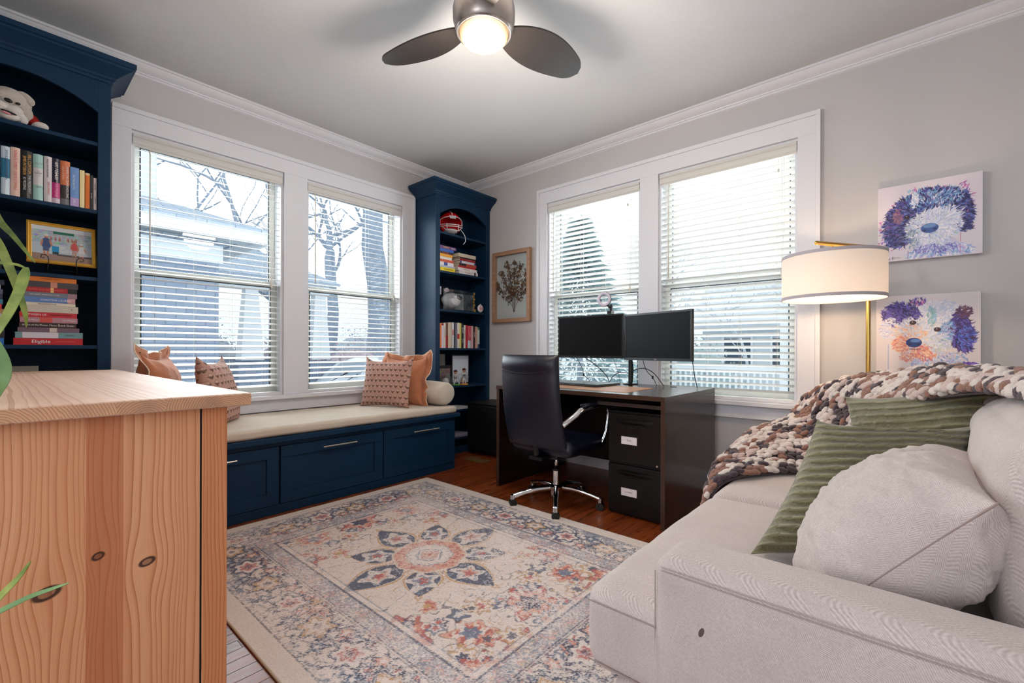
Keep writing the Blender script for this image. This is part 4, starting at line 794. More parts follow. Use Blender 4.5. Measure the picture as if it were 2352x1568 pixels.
r_ = pframe('picture_frame', 2.94, 3.135, zt+.001, zt+.205, -3.575, cm(20, 18, 18, .5), K, 'black framed group photograph behind the small figurines', wd=.030); canvas('photograph', a, (-3.5745, 2.968, zt+.032), (0, 1, 0), (0, 0, 1), .139, .142, M_gloss, r_)
bb_ = thing('baseball', (-3.49, 2.975, zt+.004), 'white baseball in a small clear cube', 'baseball'); mb = MB(); mb.ell((-3.49, 2.975, zt+.046), (.037, .037, .037), 24); mb.build('ball', cm(226, 222, 220, .6), bb_, smooth=True); mb = MB(); mb.tube([(-3.49+.0372*math.cos(u_)*math.cos(.5*math.sin(2*u_)), 2.975+.0372*math.sin(.5*math.sin(2*u_)), zt+.046+.0372*math.sin(u_)*math.cos(.5*math.sin(2*u_))) for u_ in [i*2*PI/40 for i in range(40)]], .0009, 4, closed=True); mb.build('stitching', RED, bb_)
cb = thing('display_case', (-3.49, 2.975, zt), 'small clear cube holding the baseball on the fifth shelf', 'display case'); mb = MB(); y0, y1, z0, z1 = 2.925, 3.025, zt+.0005, zt+.098
for q in ((-3.442, -3.440, y0, y1, z0, z1), (-3.54, -3.442, y1-.002, y1, z0, z1), (-3.54, -3.442, y0, y0+.002, z0, z1), (-3.54, -3.440, y0, y1, z1, z1+.002)): mb.box(*q)
mb.build('cube', M_acry, cb)
def bobble(y, basec, label, hat, pose, s=1.0):
    x = -3.505; r_ = thing('figurine', (x, y, zt), label, 'figurine'); skin = cm(214, 160, 130, .5); uni = cm(206, 206, 210, .5)
    mb = MB(); mb.lathe([(.002, 0), (.044, 0), (.046, .004), (.044, .012), (.002, .012)], (x, y, zt), 24); mb.build('base', basec, r_, smooth=True, auto=40)
    if pose == 0: P_ = dict(hip=(x, y+.006, zt+.062), k1=(x+.012, y-.022, zt+.040), f1=(x+.010, y-.034, zt+.014), k2=(x+.01, y+.028, zt+.040), f2=(x+.012, y+.036, zt+.014), ch=(x, y-.004, zt+.098), h1=(x+.02, y+.040, zt+.110), e1=(x+.01, y+.026, zt+.092), h2=(x+.02, y+.034, zt+.122), e2=(x+.02, y-.03, zt+.090))
    else: P_ = dict(hip=(x, y, zt+.070), k1=(x+.004, y-.014, zt+.042), f1=(x+.004, y-.016, zt+.014), k2=(x+.004, y+.014, zt+.042), f2=(x+.004, y+.018, zt+.014), ch=(x, y, zt+.112), h1=(x+.01, y+.052, zt+.080), e1=(x, y+.044, zt+.100), h2=(x+.01, y-.034, zt+.128), e2=(x, y-.032, zt+.100))
    mb = MB(); mb.tube([P_['hip'], tuple((Vector(P_['hip'])+Vector(P_['ch']))/2), P_['ch'], tuple(Vector(P_['ch'])+Vector((0, 0, .012)))], [.013, .016, .017, .008], 12)
    for k_ in '12': mb.tube([P_['hip'], P_['k'+k_], P_['f'+k_]], [.011, .009, .007], 10); mb.tube([P_['ch'], P_['e'+k_], P_['h'+k_]], [.009, .007, .005], 10); mb.ell(P_['h'+k_], (.006, .006, .006), 8); mb.ell(tuple(Vector(P_['f'+k_])+Vector((.006, 0, .001))), (.012, .006, .005), 8)
    mb.build('body', uni, r_, smooth=True)
    hc_ = Vector(P_['ch'])+Vector((.004, 0, .036)); mb = MB(); mb.ell(tuple(hc_), (.019, .018, .022), 16); mb.ell(tuple(hc_+Vector((.019, 0, -.002))), (.004, .003, .004), 8); mb.ell(tuple(hc_+Vector((0, .018, 0))), (.003, .003, .005), 6); mb.ell(tuple(hc_+Vector((0, -.018, 0))), (.003, .003, .005), 6); hd = mb.build('head', skin, r_, smooth=True)
    mb = MB(); mb.ell(tuple(hc_+Vector((.016, .007, .003))), (.003, .003, .002), 8); mb.ell(tuple(hc_+Vector((.016, -.007, .003))), (.003, .003, .002), 8); mb.ell(tuple(hc_+Vector((.015, 0, -.011))), (.003, .006, .0015), 8); mb.build('face', K, hd)
    mb = MB(); mb.ell(tuple(hc_+Vector((-.001, 0, .010))), (.020, .0195, .016), 16); mb.ell(tuple(hc_+Vector((.020, 0, .009))), (.014, .015, .002), 12); mb.build('cap', hat, r_, smooth=True)
    mb = MB(); mb.tube([P_['ch'], tuple(Vector(P_['ch'])+Vector((.002, 0, -.024)))], [.0172, .0166], 12); mb.build('jersey_front', cm(120, 120, 130, .6) if pose else cm(170, 150, 150), r_, smooth=True)
    if pose: mb = MB(); mb.lathe([(.002, -.004), (.034, -.004), (.034, .004), (.002, .004)], (x-.012, y+.002, zt+.050), 24, axis=(1, 0, 0)); mb.build('backing_disc', cm(176, 150, 122, .6), r_)
bobble(3.120, cm(70, 150, 60), 'small baseball player figurine crouching on a green base', cm(60, 30, 40), 0); bobble(3.235, cm(222, 150, 30), 'baseball player figurine standing on a yellow base', cm(70, 26, 34), 1)
gl = thing('goblet_ornament', (-3.56, 3.262, zt+.155), 'pale lavender clip badge hanging in front of the bright frame', 'ornament') if False else None
# magazines and papers low down in the corner bookcase
for (z0, y0, y1, n_, c, lab) in ((SH[5], 3.02, 3.30, 3, (206, 206, 214), 'loose white papers on the sixth shelf of the corner bookcase'), (SH[6], 3.00, 3.34, 4, (156, 152, 178), 'stack of lilac papers on the lowest shelf of the corner bookcase')):
    mb = MB()
    for k in range(n_): mb.M = Matrix.Translation((-3.57, (y0+y1)/2, z0+.001+k*.005)) @ Matrix.Rotation(.05*(k-1), 4, 'Z'); mb.box(-.11, .11, -.14, .14, 0, .004)
    o = mb.build('papers', cm(*c, .6), None); tag(o, lab, 'papers')
o = bx('magazine', cm(34, 34, 40, .4), -3.70, -3.475, 3.20, 3.45, SH[5]+.0005, SH[5]+.010); o.rotation_euler = (0, 0, 0); tag(o, 'dark magazine beside the white papers on the sixth shelf', 'magazine')
# ---------------------------------------------------------------- pine sideboard in the foreground
PK = [(0.069, 0.562, 0.022), (0.137, 0.611, 0.014), (0.227, 0.571, 0.016)]
M_pineV = m_pine('pine_end_panel', 'z', 'y', PK, [(0.126, 0.186, 0.55), (-1, -0.02, .2)], (S(232, 172, 128), S(210, 136, 88), S(156, 88, 48)), 150)
M_pineS = m_pine('pine_stile', 'z', 'y', (), None, (S(222, 152, 104), S(196, 118, 72), S(150, 84, 46)), 170, 4.0)
M_pineT = m_pine('bleached_pine_top', 'x', 'y', (), [(0.05, 0.13, 0.10), (0.25, 0.31, 0.12)], (S(222, 188, 164), S(208, 168, 140), S(166, 124, 98)), 60, 8.0, 0.55)
def m_endgrain():
    t = NT('pine_end_grain', .7); x, y, z = t.sep(t.obj)[:3]; blk = t.math('FLOOR', t.math('DIVIDE', y, .085)); rnd = t.white(t.comb(blk, 2.0, 0)); cy_ = t.math('MULTIPLY', t.math('ADD', blk, t.mr(rnd, 0, 1, -1.4, 2.2)), .085)
    dy = t.math('SUBTRACT', y, cy_); dz = t.math('SUBTRACT', z, t.mr(rnd, 0, 1, .86, .915)); r = t.math('SQRT', t.math('ADD', t.math('MULTIPLY', dy, dy), t.math('MULTIPLY', dz, dz))); n = t.noise(t.obj, 40, 3)
    s_ = t.math('FRACT', t.math('ADD', t.math('MULTIPLY', r, 200), t.math('MULTIPLY', n, 1.2))); col = t.mix(t.math('POWER', s_, 2.2), S(222, 172, 134), S(168, 118, 86)); col = t.mix(t.mr(t.noise(t.obj, 14, 3), .45, .7, 0, .5), col, S(150, 116, 98)); t.color(col); t.bump(s_, .25, .002); return t.m
sb = thing('sideboard', (-2.2, 0.10, 0), 'rustic pine sideboard with a thick butcher-block top in the left foreground', 'sideboard')
TX, TY0, TY1, TZ = -1.262, -0.26, 0.432, 0.940
mb = MB(); mb.box(-3.24, TX, TY0, TY1, TZ-.031, TZ); mb.build('top', M_pineT, sb, bevel=.003, seg=3)
MB().box(TX-.0005, TX+.0008, TY0+.003, TY1-.003, TZ-.0285, TZ-.003).build('end_grain', m_endgrain(), sb)
bxx = -1.290
MB().box(bxx-.022, bxx-.003, TY0+.04, 0.328, 0.02, TZ-.031).build('end_panel', M_pineV, sb)
mb = MB(); mb.box(bxx-.05, bxx, 0.332, 0.386, 0, TZ-.031); mb.build('stile', M_pineS, sb, bevel=.002); mb = MB(); mb.box(-3.2, -3.15, 0.332, 0.386, 0, TZ-.031); mb.build('stile', M_pineS, sb, bevel=.002)
mb = MB(); mb.box(-3.15, bxx-.05, .352, .366, .06, TZ-.031); mb.build('front_panel', M_pineS, sb); mb = MB(); mb.box(-3.19, bxx-.03, TY0+.05, .350, .03, .07); mb.build('bottom_panel', M_pineS, sb); MB().box(-3.20, -3.18, TY0+.04, .33, .02, TZ-.031).build('end_panel', M_pineS, sb); MB().box(-3.18, bxx-.03, TY0+.04, TY0+.055, .03, TZ-.031).build('back_panel', M_pineS, sb)
MB().box(bxx-.0225, bxx-.002, .328, .332, 0, TZ-.031).build('shadow_gap', M_gap, sb)

# ---------------------------------------------------------------- desk
D0, D1, DY0, DY1, DZ = -2.405, -1.065, 2.56, 3.46, 0.780
dk = thing('desk', ((D0+D1)/2, 3.0, 0), 'dark walnut computer desk in front of the back windows', 'desk')
mb = MB(); mb.box(D0, D1, DY0, DY1, DZ-.028, DZ); mb.build('desktop', M_desk, dk, bevel=.0015); mb = MB(); mb.box(D0, D1, DY0-.0015, DY0, DZ-.0265, DZ-.0015); mb.build('edge_band', M_deskedge, dk)
for x0 in (D0, D1-.026):
    sp = MB().box(x0, x0+.026, DY0+.006, DY1, 0, DZ-.028).build('side_panel', M_desk, dk, bevel=.001); MB().box(x0, x0+.026, DY0+.0045, DY0+.006, 0, DZ-.028).build('edge_band', M_deskedge, sp)
MB().box(D0+.026, D1-.026, DY1-.06, DY1-.04, .13, DZ-.028).build('modesty_panel', M_desk, dk)
mb = MB(); mb.lathe([(.001, 0), (.022, 0), (.024, .002), (.001, .002)], (-1.33, 3.36, DZ), 20); mb.build('cable_grommet', M_black, dk)
MB().box(-1.53, D1-.03, DY0+.03, DY0+.06, .700, .722).build('drawer_rail', cm(48, 34, 30, .4), dk)
cbt = thing('filing_cabinet', (-1.30, 2.86, 0), 'black two-drawer filing cabinet with white label cards under the desk', 'filing cabinet'); CX0, CX1, CY = -1.475, -1.110, 2.63
M_blk2 = mat('black_enamel', S(9, 9, 11), .34, spec=.35, bump=.1, bscale=300)
MB().box(CX0, CX1, CY+.018, 3.22, .006, .665).build('carcass', M_blk2, cbt, bevel=.003)
for z0, z1 in ((.020, .325), (.340, .650)):
    d = MB().box(CX0+.006, CX1-.006, CY, CY+.018, z0, z1).build('drawer', M_blk2, cbt, bevel=.004); mb = MB(); nn = 12
    pr = [(CX0+.055+(CX1-CX0-.11)*i/nn, -.020*math.sin(PI*i/nn)) for i in range(nn+1)]; zt_ = z1-.035
    mb.add([(x, CY+dy, zt_) for x, dy in pr]+[(x, CY+dy*.9, zt_-.014) for x, dy in pr]+[(x, CY+.001, zt_-.03) for x, dy in pr], [(i, i+1, nn+1+i+1, nn+1+i) for i in range(nn)]+[(nn+1+i, nn+1+i+1, 2*nn+2+i+1, 2*nn+2+i) for i in range(nn)]); mb.build('pull', M_blk2, d, smooth=True, fix=False)
    mb = MB(); mb.box(CX0+.10, CX0+.21, CY-.006, CY, z1-.090, z1-.072); mb.box(CX0+.11, CX0+.20, CY-.0075, CY-.005, z1-.084, z1-.080); mb.build('finger_pull', M_blk2, d, bevel=.002)
    mb = MB(); mb.box(CX0+.095, CX0+.215, CY-.003, CY, z1-.195, z1-.135); mb.build('card_holder', M_black, d); lc = MB().box(CX0+.100, CX0+.205, CY-.005, CY-.003, z1-.190, z1-.142).build('label_card', cm(226, 218, 220, .6), d)
    text('FILES' if z0 > .2 else 'LOGAN', d, (CX0+.153, CY-.0055, z1-.165), (1, 0, 0), (0, 0, 1), .014, cm(150, 146, 150, .7))
mb = MB(); mb.cyl((CX1-.03, CY-.004, .352), (CX1-.03, CY+.002, .352), .006, n=12); mb.build('lock', M_nickel, cbt)
# low black cabinet between bookcase and desk
lb = thing('cabinet', (-2.92, 3.36, 0), 'low matt black cabinet between the corner bookcase and the desk', 'cabinet'); M_matt = cm(6, 7, 10, .5)
MB().box(-3.40, -2.44, 3.20, 3.555, .03, .505).build('body', M_matt, lb, bevel=.004); MB().box(-3.405, -2.435, 3.19, 3.56, .505, .522).build('top', M_matt, lb, bevel=.003)
for x0, x1 in ((-3.39, -2.925), (-2.915, -2.45)): d = MB().box(x0, x1, 3.184, 3.20, .05, .495).build('door', M_matt, lb, bevel=.002); MB().box(x0+.2, x0+.26, 3.176, 3.184, .45, .46).build('handle', M_black, d)
mb = MB()
for x in (-3.37, -2.47):
    for y in (3.22, 3.53): mb.box(x-.02, x+.02, y-.015, y+.015, 0, .03)
mb.build('feet', M_matt, lb)
o = MB().box(-3.24, -2.98, 2.98, 3.10, 0.0005, .006).build('floor_vent', m_plain_wood('dull_brass', S(92, 74, 40), S(120, 98, 56), .5, 200), None, bevel=.002); tag(o, 'dull brass floor vent in front of the low black cabinet', 'floor vent')

# ---------------------------------------------------------------- things on the desk
M_scr = mat('dark_screen', S(8, 8, 10), .42, spec=.12); M_bez = mat('black_bezel', S(16, 16, 18), .35)
def monitor(c, right, wd, ht, label, logo=True):
    M_ = frame(c, right, (0, 0, 1)); r_ = thing('monitor', c, label, 'monitor'); q = MB(); q.M = M_   # y axis points away from viewer? n = up x right
    s_ = 1 if (M_.to_3x3() @ Vector((0, 1, 0))).y > 0 else -1
    b_ = .014; q.box(-wd/2, wd/2, 0, .018*s_, -ht/2, ht/2); q.build('housing', M_bez, r_, bevel=.002)
    q = MB(); q.M = M_
    for (a0, a1, e0, e1) in ((-wd/2, wd/2, ht/2-b_, ht/2), (-wd/2, wd/2, -ht/2, -ht/2+b_*1.3), (-wd/2, -wd/2+b_, -ht/2+b_*1.3, ht/2-b_), (wd/2-b_, wd/2, -ht/2+b_*1.3, ht/2-b_)): q.box(a0, a1, -.003*s_, 0, e0, e1)
    q.build('bezel', M_bez, r_, bevel=.001); q = MB(); q.M = M_; q.box(-wd/2+b_, wd/2-b_, -.001*s_, 0, -ht/2+b_*1.3, ht/2-b_); q.build('screen', M_scr, r_)
    q = MB(); q.M = M_; q.box(-wd*.32, wd*.32, .018*s_, .045*s_, -ht*.32, ht*.32); q.build('back_bulge', M_bez, r_, bevel=.01)
    text('DELL', r_, tuple(M_ @ Vector((0, -.0036*s_, -ht/2+b_*.62))), tuple(Vector(right).normalized()), (0, 0, 1), .012, cm(170, 170, 176, .4))
    return r_
monitor((-1.905, 3.10, 1.160), (1, 0, 0), .595, .338, 'left of the two black monitors, under the ring light')
monitor((-1.322, 3.020, 1.150), (.955, -.30, 0), .590, .338, 'right of the two black monitors, angled towards the sofa')
ma = thing('dual_monitor_stand', (-1.680, 3.36, DZ), 'black dual monitor pole clamped to the back of the desk', 'monitor stand'); mb = MB(); mb.lathe([(.002, 0), (.058, 0), (.060, .004), (.050, .010), (.02, .012), (.002, .012)], (-1.680, 3.36, DZ), 28); mb.build('base', M_black, ma, smooth=True, auto=40)
mb = MB(); mb.cyl((-1.680, 3.36, DZ+.01), (-1.680, 3.36, 1.22), .0175, n=20); mb.build('pole', M_black, ma, smooth=True, auto=40)
mb = MB(); mb.tube([(-1.68, 3.36, 1.16), (-1.80, 3.24, 1.16), (-1.905, 3.15, 1.16)], .014, 10); mb.cyl((-1.905, 3.16, 1.16), (-1.905, 3.145, 1.16), .05, n=16); mb.build('arm', M_black, ma, smooth=True, auto=40); mb = MB(); mb.tube([(-1.68, 3.36, 1.15), (-1.50, 3.22, 1.15), (-1.31, 3.075, 1.15)], .014, 10); mb.build('arm', M_black, ma, smooth=True)
mb = MB(); mb.cyl((-1.68, 3.36, 1.13), (-1.68, 3.36, 1.19), .026, n=20); mb.build('collar', M_black, ma, smooth=True, auto=40)
rl = thing('ring_light', (-1.70, 3.10, 1.33), 'small ring light clipped on top of the left monitor', 'ring light'); rc = Vector((-1.765, 3.085, 1.445)); ax = Vector((.12, -1, -.05)).normalized()
def torus(mb, c, ax, R, r, n=36, m=10, fl=.5):
    Rm = rot_to(ax); vs_ = []
    for i in range(n):
        a_ = 2*PI*i/n
        for k in range(m): b_ = 2*PI*k/m; vs_.append(tuple(Vector(c)+Rm @ Vector(((R+r*math.cos(b_))*math.cos(a_), (R+r*math.cos(b_))*math.sin(a_), r*fl*math.sin(b_)))))
    mb.add(vs_, [(i*m+k, i*m+(k+1) % m, ((i+1) % n)*m+(k+1) % m, ((i+1) % n)*m+k) for i in range(n) for k in range(m)])
mb = MB(); torus(mb, rc, ax, .045, .0115, fl=.4); mb.build('diffuser', cm(196, 188, 206, .5), rl, smooth=True); mb = MB(); torus(mb, rc-ax*.006, ax, .046, .0125, fl=.4); mb.build('housing', cm(60, 58, 70, .5), rl, smooth=True)
mb = MB(); mb.tube([tuple(rc+Vector((.025, 0, -.050))), (-1.722, 3.10, 1.385), (-1.718, 3.105, 1.345)], .006, 8); mb.ell((-1.725, 3.10, 1.385), (.014, .012, .012), 12); mb.box(-1.735, -1.700, 3.080, 3.125, 1.331, 1.352); mb.box(-1.716, -1.702, 3.095, 3.11, 1.35, 1.405); mb.build('clip', M_black, rl, smooth=True, auto=30)
lp = thing('laptop', (-1.93, 3.06, DZ+.001), 'closed black laptop lying on the desk mat', 'laptop'); Ml = Matrix.Translation((-1.90, 3.075, DZ+.004)) @ Matrix.Rotation(-.10, 4, 'Z'); mb = MB(); mb.M = Ml; mb.box(-.21, .21, -.175, .135, 0, .010); mb.build('base', M_black, lp, bevel=.004); mb = MB(); mb.M = Ml; mb.box(-.21, .21, -.175, .135, .011, .018); mb.build('lid', mat('laptop_lid', S(40, 52, 56), .25), lp, bevel=.003)
o = MB().add([(-2.16, 2.70, DZ), (-1.36, 2.66, DZ), (-1.38, 3.12, DZ), (-2.18, 3.16, DZ), (-2.16, 2.70, DZ+.0025), (-1.36, 2.66, DZ+.0025), (-1.38, 3.12, DZ+.0025), (-2.18, 3.16, DZ+.0025)], [(0, 3, 2, 1), (4, 5, 6, 7), (0, 1, 5, 4), (1, 2, 6, 5), (2, 3, 7, 6), (3, 0, 4, 7)]).build('desk_mat', mat('tan_leather', S(176, 128, 94), .5, bump=.1, bscale=200), None); tag(o, 'tan leather desk mat on the dark desktop', 'desk mat')
M_cab = cm(14, 14, 16, .4)
def spl(pts, n=8):
    P = [Vector(p) for p in pts]; out = []
    for i in range(len(P)-1):
        p0 = P[max(0, i-1)]; p1 = P[i]; p2 = P[i+1]; p3 = P[min(len(P)-1, i+2)]
        for k in range(n): t = k/n; out.append(0.5*((2*p1)+(p2-p0)*t+(2*p0-5*p1+4*p2-p3)*t*t+(3*p1-p0-3*p2+p3)*t*t*t))
    out.append(P[-1]); return [tuple(p) for p in out]
cabs = [('thin black cable dropping from the left monitor to the desk', [(-2.05, 3.14, .995), (-2.03, 3.2, .90), (-2.03, 3.22, .85), (-1.99, 3.25, .785), (-2.18, 3.22, .784), (-2.3, 3.15, .784)], .0025), ('thick black cable curving down from the left monitor to the desk back', [(-1.97, 3.14, .995), (-1.90, 3.22, .92), (-1.86, 3.30, .84), (-1.86, 3.34, .784)], .0035),
        ('fine wire hanging behind the monitor pole', [(-1.80, 3.3, .99), (-1.79, 3.36, .87), (-1.78, 3.38, .785)], .0014), ('black cable arching left from the pole to the desktop', [(-1.69, 3.335, .87), (-1.76, 3.33, .875), (-1.82, 3.33, .84), (-1.85, 3.32, .784)], .003),
        ('black cable arching from the pole to the right of the desk', [(-1.66, 3.34, .80), (-1.655, 3.33, .88), (-1.55, 3.30, .915), (-1.45, 3.28, .88), (-1.38, 3.30, .784)], .0035), ('black power cable below the right monitor with a ferrite lump', [(-1.49, 3.17, .99), (-1.48, 3.22, .90), (-1.455, 3.27, .85), (-1.43, 3.29, .784)], .0025),
        ('black cable hanging from the outer edge of the right monitor', [(-1.06, 2.98, 1.03), (-1.09, 3.08, .97), (-1.12, 3.2, .88), (-1.135, 3.30, .784)], .003), ('short black cable beside the top of the pole', [(-1.59, 3.2, .99), (-1.63, 3.30, .90), (-1.655, 3.34, .80)], .0045)]
for i, (lab, pts, r_) in enumerate(cabs):
    mb = MB(); mb.tube(spl(pts), r_, 6)
    if i in (0, 5): mb.cyl(tuple(Vector(pts[2])+Vector((0, 0, .012))), tuple(Vector(pts[2])-Vector((0, 0, .012))), .007, n=10)
    o = mb.build('cable', M_cab, None, smooth=True); tag(o, lab, 'cable', 'cables behind the monitors')

# ---------------------------------------------------------------- office chair
hx, hy = -1.822, 2.545; oc = thing('office_chair', (hx, hy, 0), 'navy black leather office chair with chrome base at the desk', 'office chair')
mb = MB(); mb.lathe([(.002, .055), (.036, .055), (.040, .065), (.042, .10), (.052, .112), (.052, .122), (.034, .130), (.028, .135), (.002, .135)], (hx, hy, 0), 28); mb.cyl((hx, hy, .13), (hx, hy, .235), .025, n=24); mb.build('hub', M_chrome, oc, smooth=True, auto=40); mb = MB(); mb.cyl((hx, hy, .235), (hx, hy, .335), .0135, n=20); mb.build('gas_lift', M_chrome, oc, smooth=True); mb = MB(); mb.cyl((hx, hy, .228), (hx, hy, .240), .029, n=24); mb.build('collar', M_black, oc, smooth=True, auto=40)
a0 = math.atan2(2.305-hy, -2.004-hx)
for k in range(5):
    a_ = a0+k*2*PI/5; d = Vector((math.cos(a_), math.sin(a_), 0)); o_ = Vector((hx, hy, 0)); R_ = .305
    mb = MB(); mb.tube(spl([tuple(o_+d*.03+Vector((0, 0, .112))), tuple(o_+d*.13+Vector((0, 0, .108))), tuple(o_+d*.23+Vector((0, 0, .088))), tuple(o_+d*.30+Vector((0, 0, .068)))], 6), [.021]*10+[.018]*9, 12, flat=.75); mb.cyl(tuple(o_+d*R_+Vector((0, 0, .078))), tuple(o_+d*R_+Vector((0, 0, .048))), .017, n=16); lg = mb.build('leg', M_chrome, oc, smooth=True, auto=50)
    mb = MB(); p = o_+d*R_; s_ = d.cross(Vector((0, 0, 1)))
    if k == 1: s_ = d
    for sg in (-1, 1): mb.cyl(tuple(p+s_*.022*sg+Vector((0, 0, .0255))), tuple(p+s_*.006*sg+Vector((0, 0, .0255))), .025, n=22)
    mb.box(p.x-.010, p.x+.010, p.y-.010, p.y+.010, .03, .052); mb.build('caster', M_black, lg, smooth=True, auto=40)
mb = MB(); mb.box(hx-.10, hx+.10, hy-.13, hy+.10, .332, .372); mb.build('mechanism', M_black, oc, bevel=.01)
soft_box('seat', hx-.25, hx+.25, hy-.20, hy+.27, .372, .470, .045, M_leather, oc, n=24, puff=(.0, .0, .02))
# backrest: tall slightly curved shell
n = 26; V = []; Wd = .252
for sgn in (1, -1):
    for i in range(n):
        for j in range(n):
            u = -1+2*i/(n-1); v = j/(n-1); z_ = .405+v*.625; yb = hy-.215-.085*v**1.2+.035*(1-(2*v-1)**2)*(-1)+.030*u*u; wd_ = Wd*(1-.06*v-.03*(1-v)**2)
            pr = (max(0, 1-abs(u)**5)**.5)*(max(0, 1-abs(2*v-1)**9)**.5); th = .030+.014*(v > .82)*math.sin(PI*min(1, (v-.82)/.18)) if sgn < 0 else .030
            V.append((hx-.02+u*wd_+.0, yb+sgn*th*pr, z_))
F0 = gridF(n, n); V = np.array(V); bm = bmesh.new(); bv = [bm.verts.new(p) for p in V]
for f in np.vstack([F0, F0[:, ::-1]+n*n]): bm.faces.new([bv[i] for i in f])
bmesh.ops.remove_doubles(bm, verts=bm.verts, dist=1e-5); bmesh.ops.recalc_face_normals(bm, faces=bm.faces); me = bpy.data.meshes.new('backrest'); bm.to_mesh(me); bm.free(); me.materials.append(M_leather); me.polygons.foreach_set('use_smooth', [True]*len(me.polygons))
o = bpy.data.objects.new('backrest', me); scn.collection.objects.link(o); ss = o.modifiers.new('s', 'SUBSURF'); ss.levels = 1; ss.render_levels = 2; attach(o, oc)
mb = MB(); mb.tube([(hx-.02+Wd*.80*(-1+2*i/20), hy-.215-.085*.82**1.2-.035*.59+.030*(.8*(-1+2*i/20))**2-.0340, .405+.625*(.80+.035*(-1+2*i/20)**2)) for i in range(21)], .0022, 5); mb.build('seam', cm(8, 10, 26, .5), o, smooth=True)
mb = MB(); mb.box(hx-.05, hx+.05, hy-.235, hy-.10, .340, .36); mb.tube([(hx, hy-.11, .35), (hx, hy-.22, .38), (hx, hy-.235, .46)], .02, 8); mb.build('back_bracket', M_black, oc)
for sg in (-1, 1):
    x = hx+sg*.275; mb = MB(); mb.tube(spl([(x-sg*.060, hy-.235, .585), (x-sg*.015, hy-.175, .640), (x, hy-.10, .680), (x, hy+.06, .690), (x, hy+.16, .688), (x, hy+.205, .660), (x, hy+.210, .60), (x, hy+.185, .50), (x-sg*.02, hy+.165, .43)], 6), [.018]*49, 12, flat=.6); ar = mb.build('armrest', M_chrome, oc, smooth=True)
    soft_box('arm_pad', x-.026, x+.026, hy-.10, hy+.13, .690, .712, .012, M_leather, ar, n=10)
# ---------------------------------------------------------------- sofa
sf = thing('sofa', (-.05, 1.94, 0), 'pale beige herringbone two-seat sofa along the right side', 'sofa')
soft_box('base', -.55, .44, 1.00, 2.88, .07, .262, .03, M_sofa, sf, n=16)
soft_box('seat_cushion', -.622, .16, .978, 1.934, .252, .470, .055, M_sofa, sf, n=44, puff=(.012, .006, .020), wr=.006, seed=1)
soft_box('seat_cushion', -.622, .16, 1.938, 2.875, .252, .472, .055, M_sofa, sf, n=44, puff=(.012, .006, .026), wr=.006, seed=2)
soft_box('arm', -.428, .46, .955, 1.118, .06, .603, .042, M_sofa, sf, n=44, puff=(.006, .010, .010), wr=.004, seed=3)
soft_box('arm', -.428, .46, 2.765, 2.925, .06, .603, .042, M_sofa, sf, n=36, puff=(.006, .010, .010), wr=.004, seed=4)
soft_box('back', .33, .56, .96, 2.92, .06, .86, .06, M_sofa, sf, n=30, puff=(.01, .01, .01), wr=.004, seed=5)
for (a, b, s_) in ((1.125, 1.935, 6), (1.94, 2.755, 7)):
    o = soft_box('back_cushion', .14, .34, a, b, .455, .925, .085, M_sofa, sf, n=40, puff=(.035, .012, .02), wr=.012, seed=s_)
mb = MB()
for z_, dy in ((.573, -.0005), (.579, .0012)): mb.tube([(-.405+.86*i/40, .9555+dy-.006*(1-(2*i/40-1)**2), z_) for i in range(41)], .0011, 5)
mb.tube([(-.4265, .975, .12+.44*i/20) for i in range(21)], .0016, 5); o = mb.build('stitched_seam', cm(168, 152, 147, .9), sf, smooth=True)
mb = MB(); mb.tube([(-.600+.19*i/16, .9755-.0012, .432) for i in range(17)], .0016, 5); mb.tube([(-.600+.19*i/16, .9755-.0012, .287) for i in range(17)], .0016, 5); mb.build('stitched_seam', cm(150, 134, 130, .9), sf, smooth=True)
mb = MB(); mb.ell((-.318, .9515, .475), (.005, .001, .011), 10, Euler((0, .35, 0)).to_matrix()); mb.build('stain', cm(88, 76, 72, .9), sf)
for x in (-.47, .38):
    for y in (1.06, 2.82): mb = MB(); mb.cyl((x, y, 0), (x, y, .07), .022, .028, n=16); mb.build('foot', cm(40, 24, 18, .5), sf)

# ---------------------------------------------------------------- cushions on the sofa
pillow('cushion', (-.020, 1.385, .628), (.02, 1, 0), (.646, .0, .763), .52, .43, .30, M_sofa, 'large beige herringbone cushion leaning against the near sofa arm', n=110, seed=21, wr=.022, pinch=.08, pipe=cm(150, 132, 126, .9), peak=.0)
pillow('cushion', (-.085, 1.60, .668), (.866, .5, 0), (-.26, .452, .853), .42, .39, .15, M_green, 'sage green ribbed cushion with a lighter fringe, in front and nearest the beige cushion', n=130, seed=23, wr=.006, ridges=17, ramp=.014, peak=.02, shear=.62)
pillow('cushion', (.045, 2.05, .715), (.90, -.38, .22), (-.05, .22, .93), .46, .42, .15, M_green, 'sage green ribbed cushion further back, tucked under the chunky throw', n=110, seed=27, wr=.006, ridges=15, ramp=.011, peak=.02)

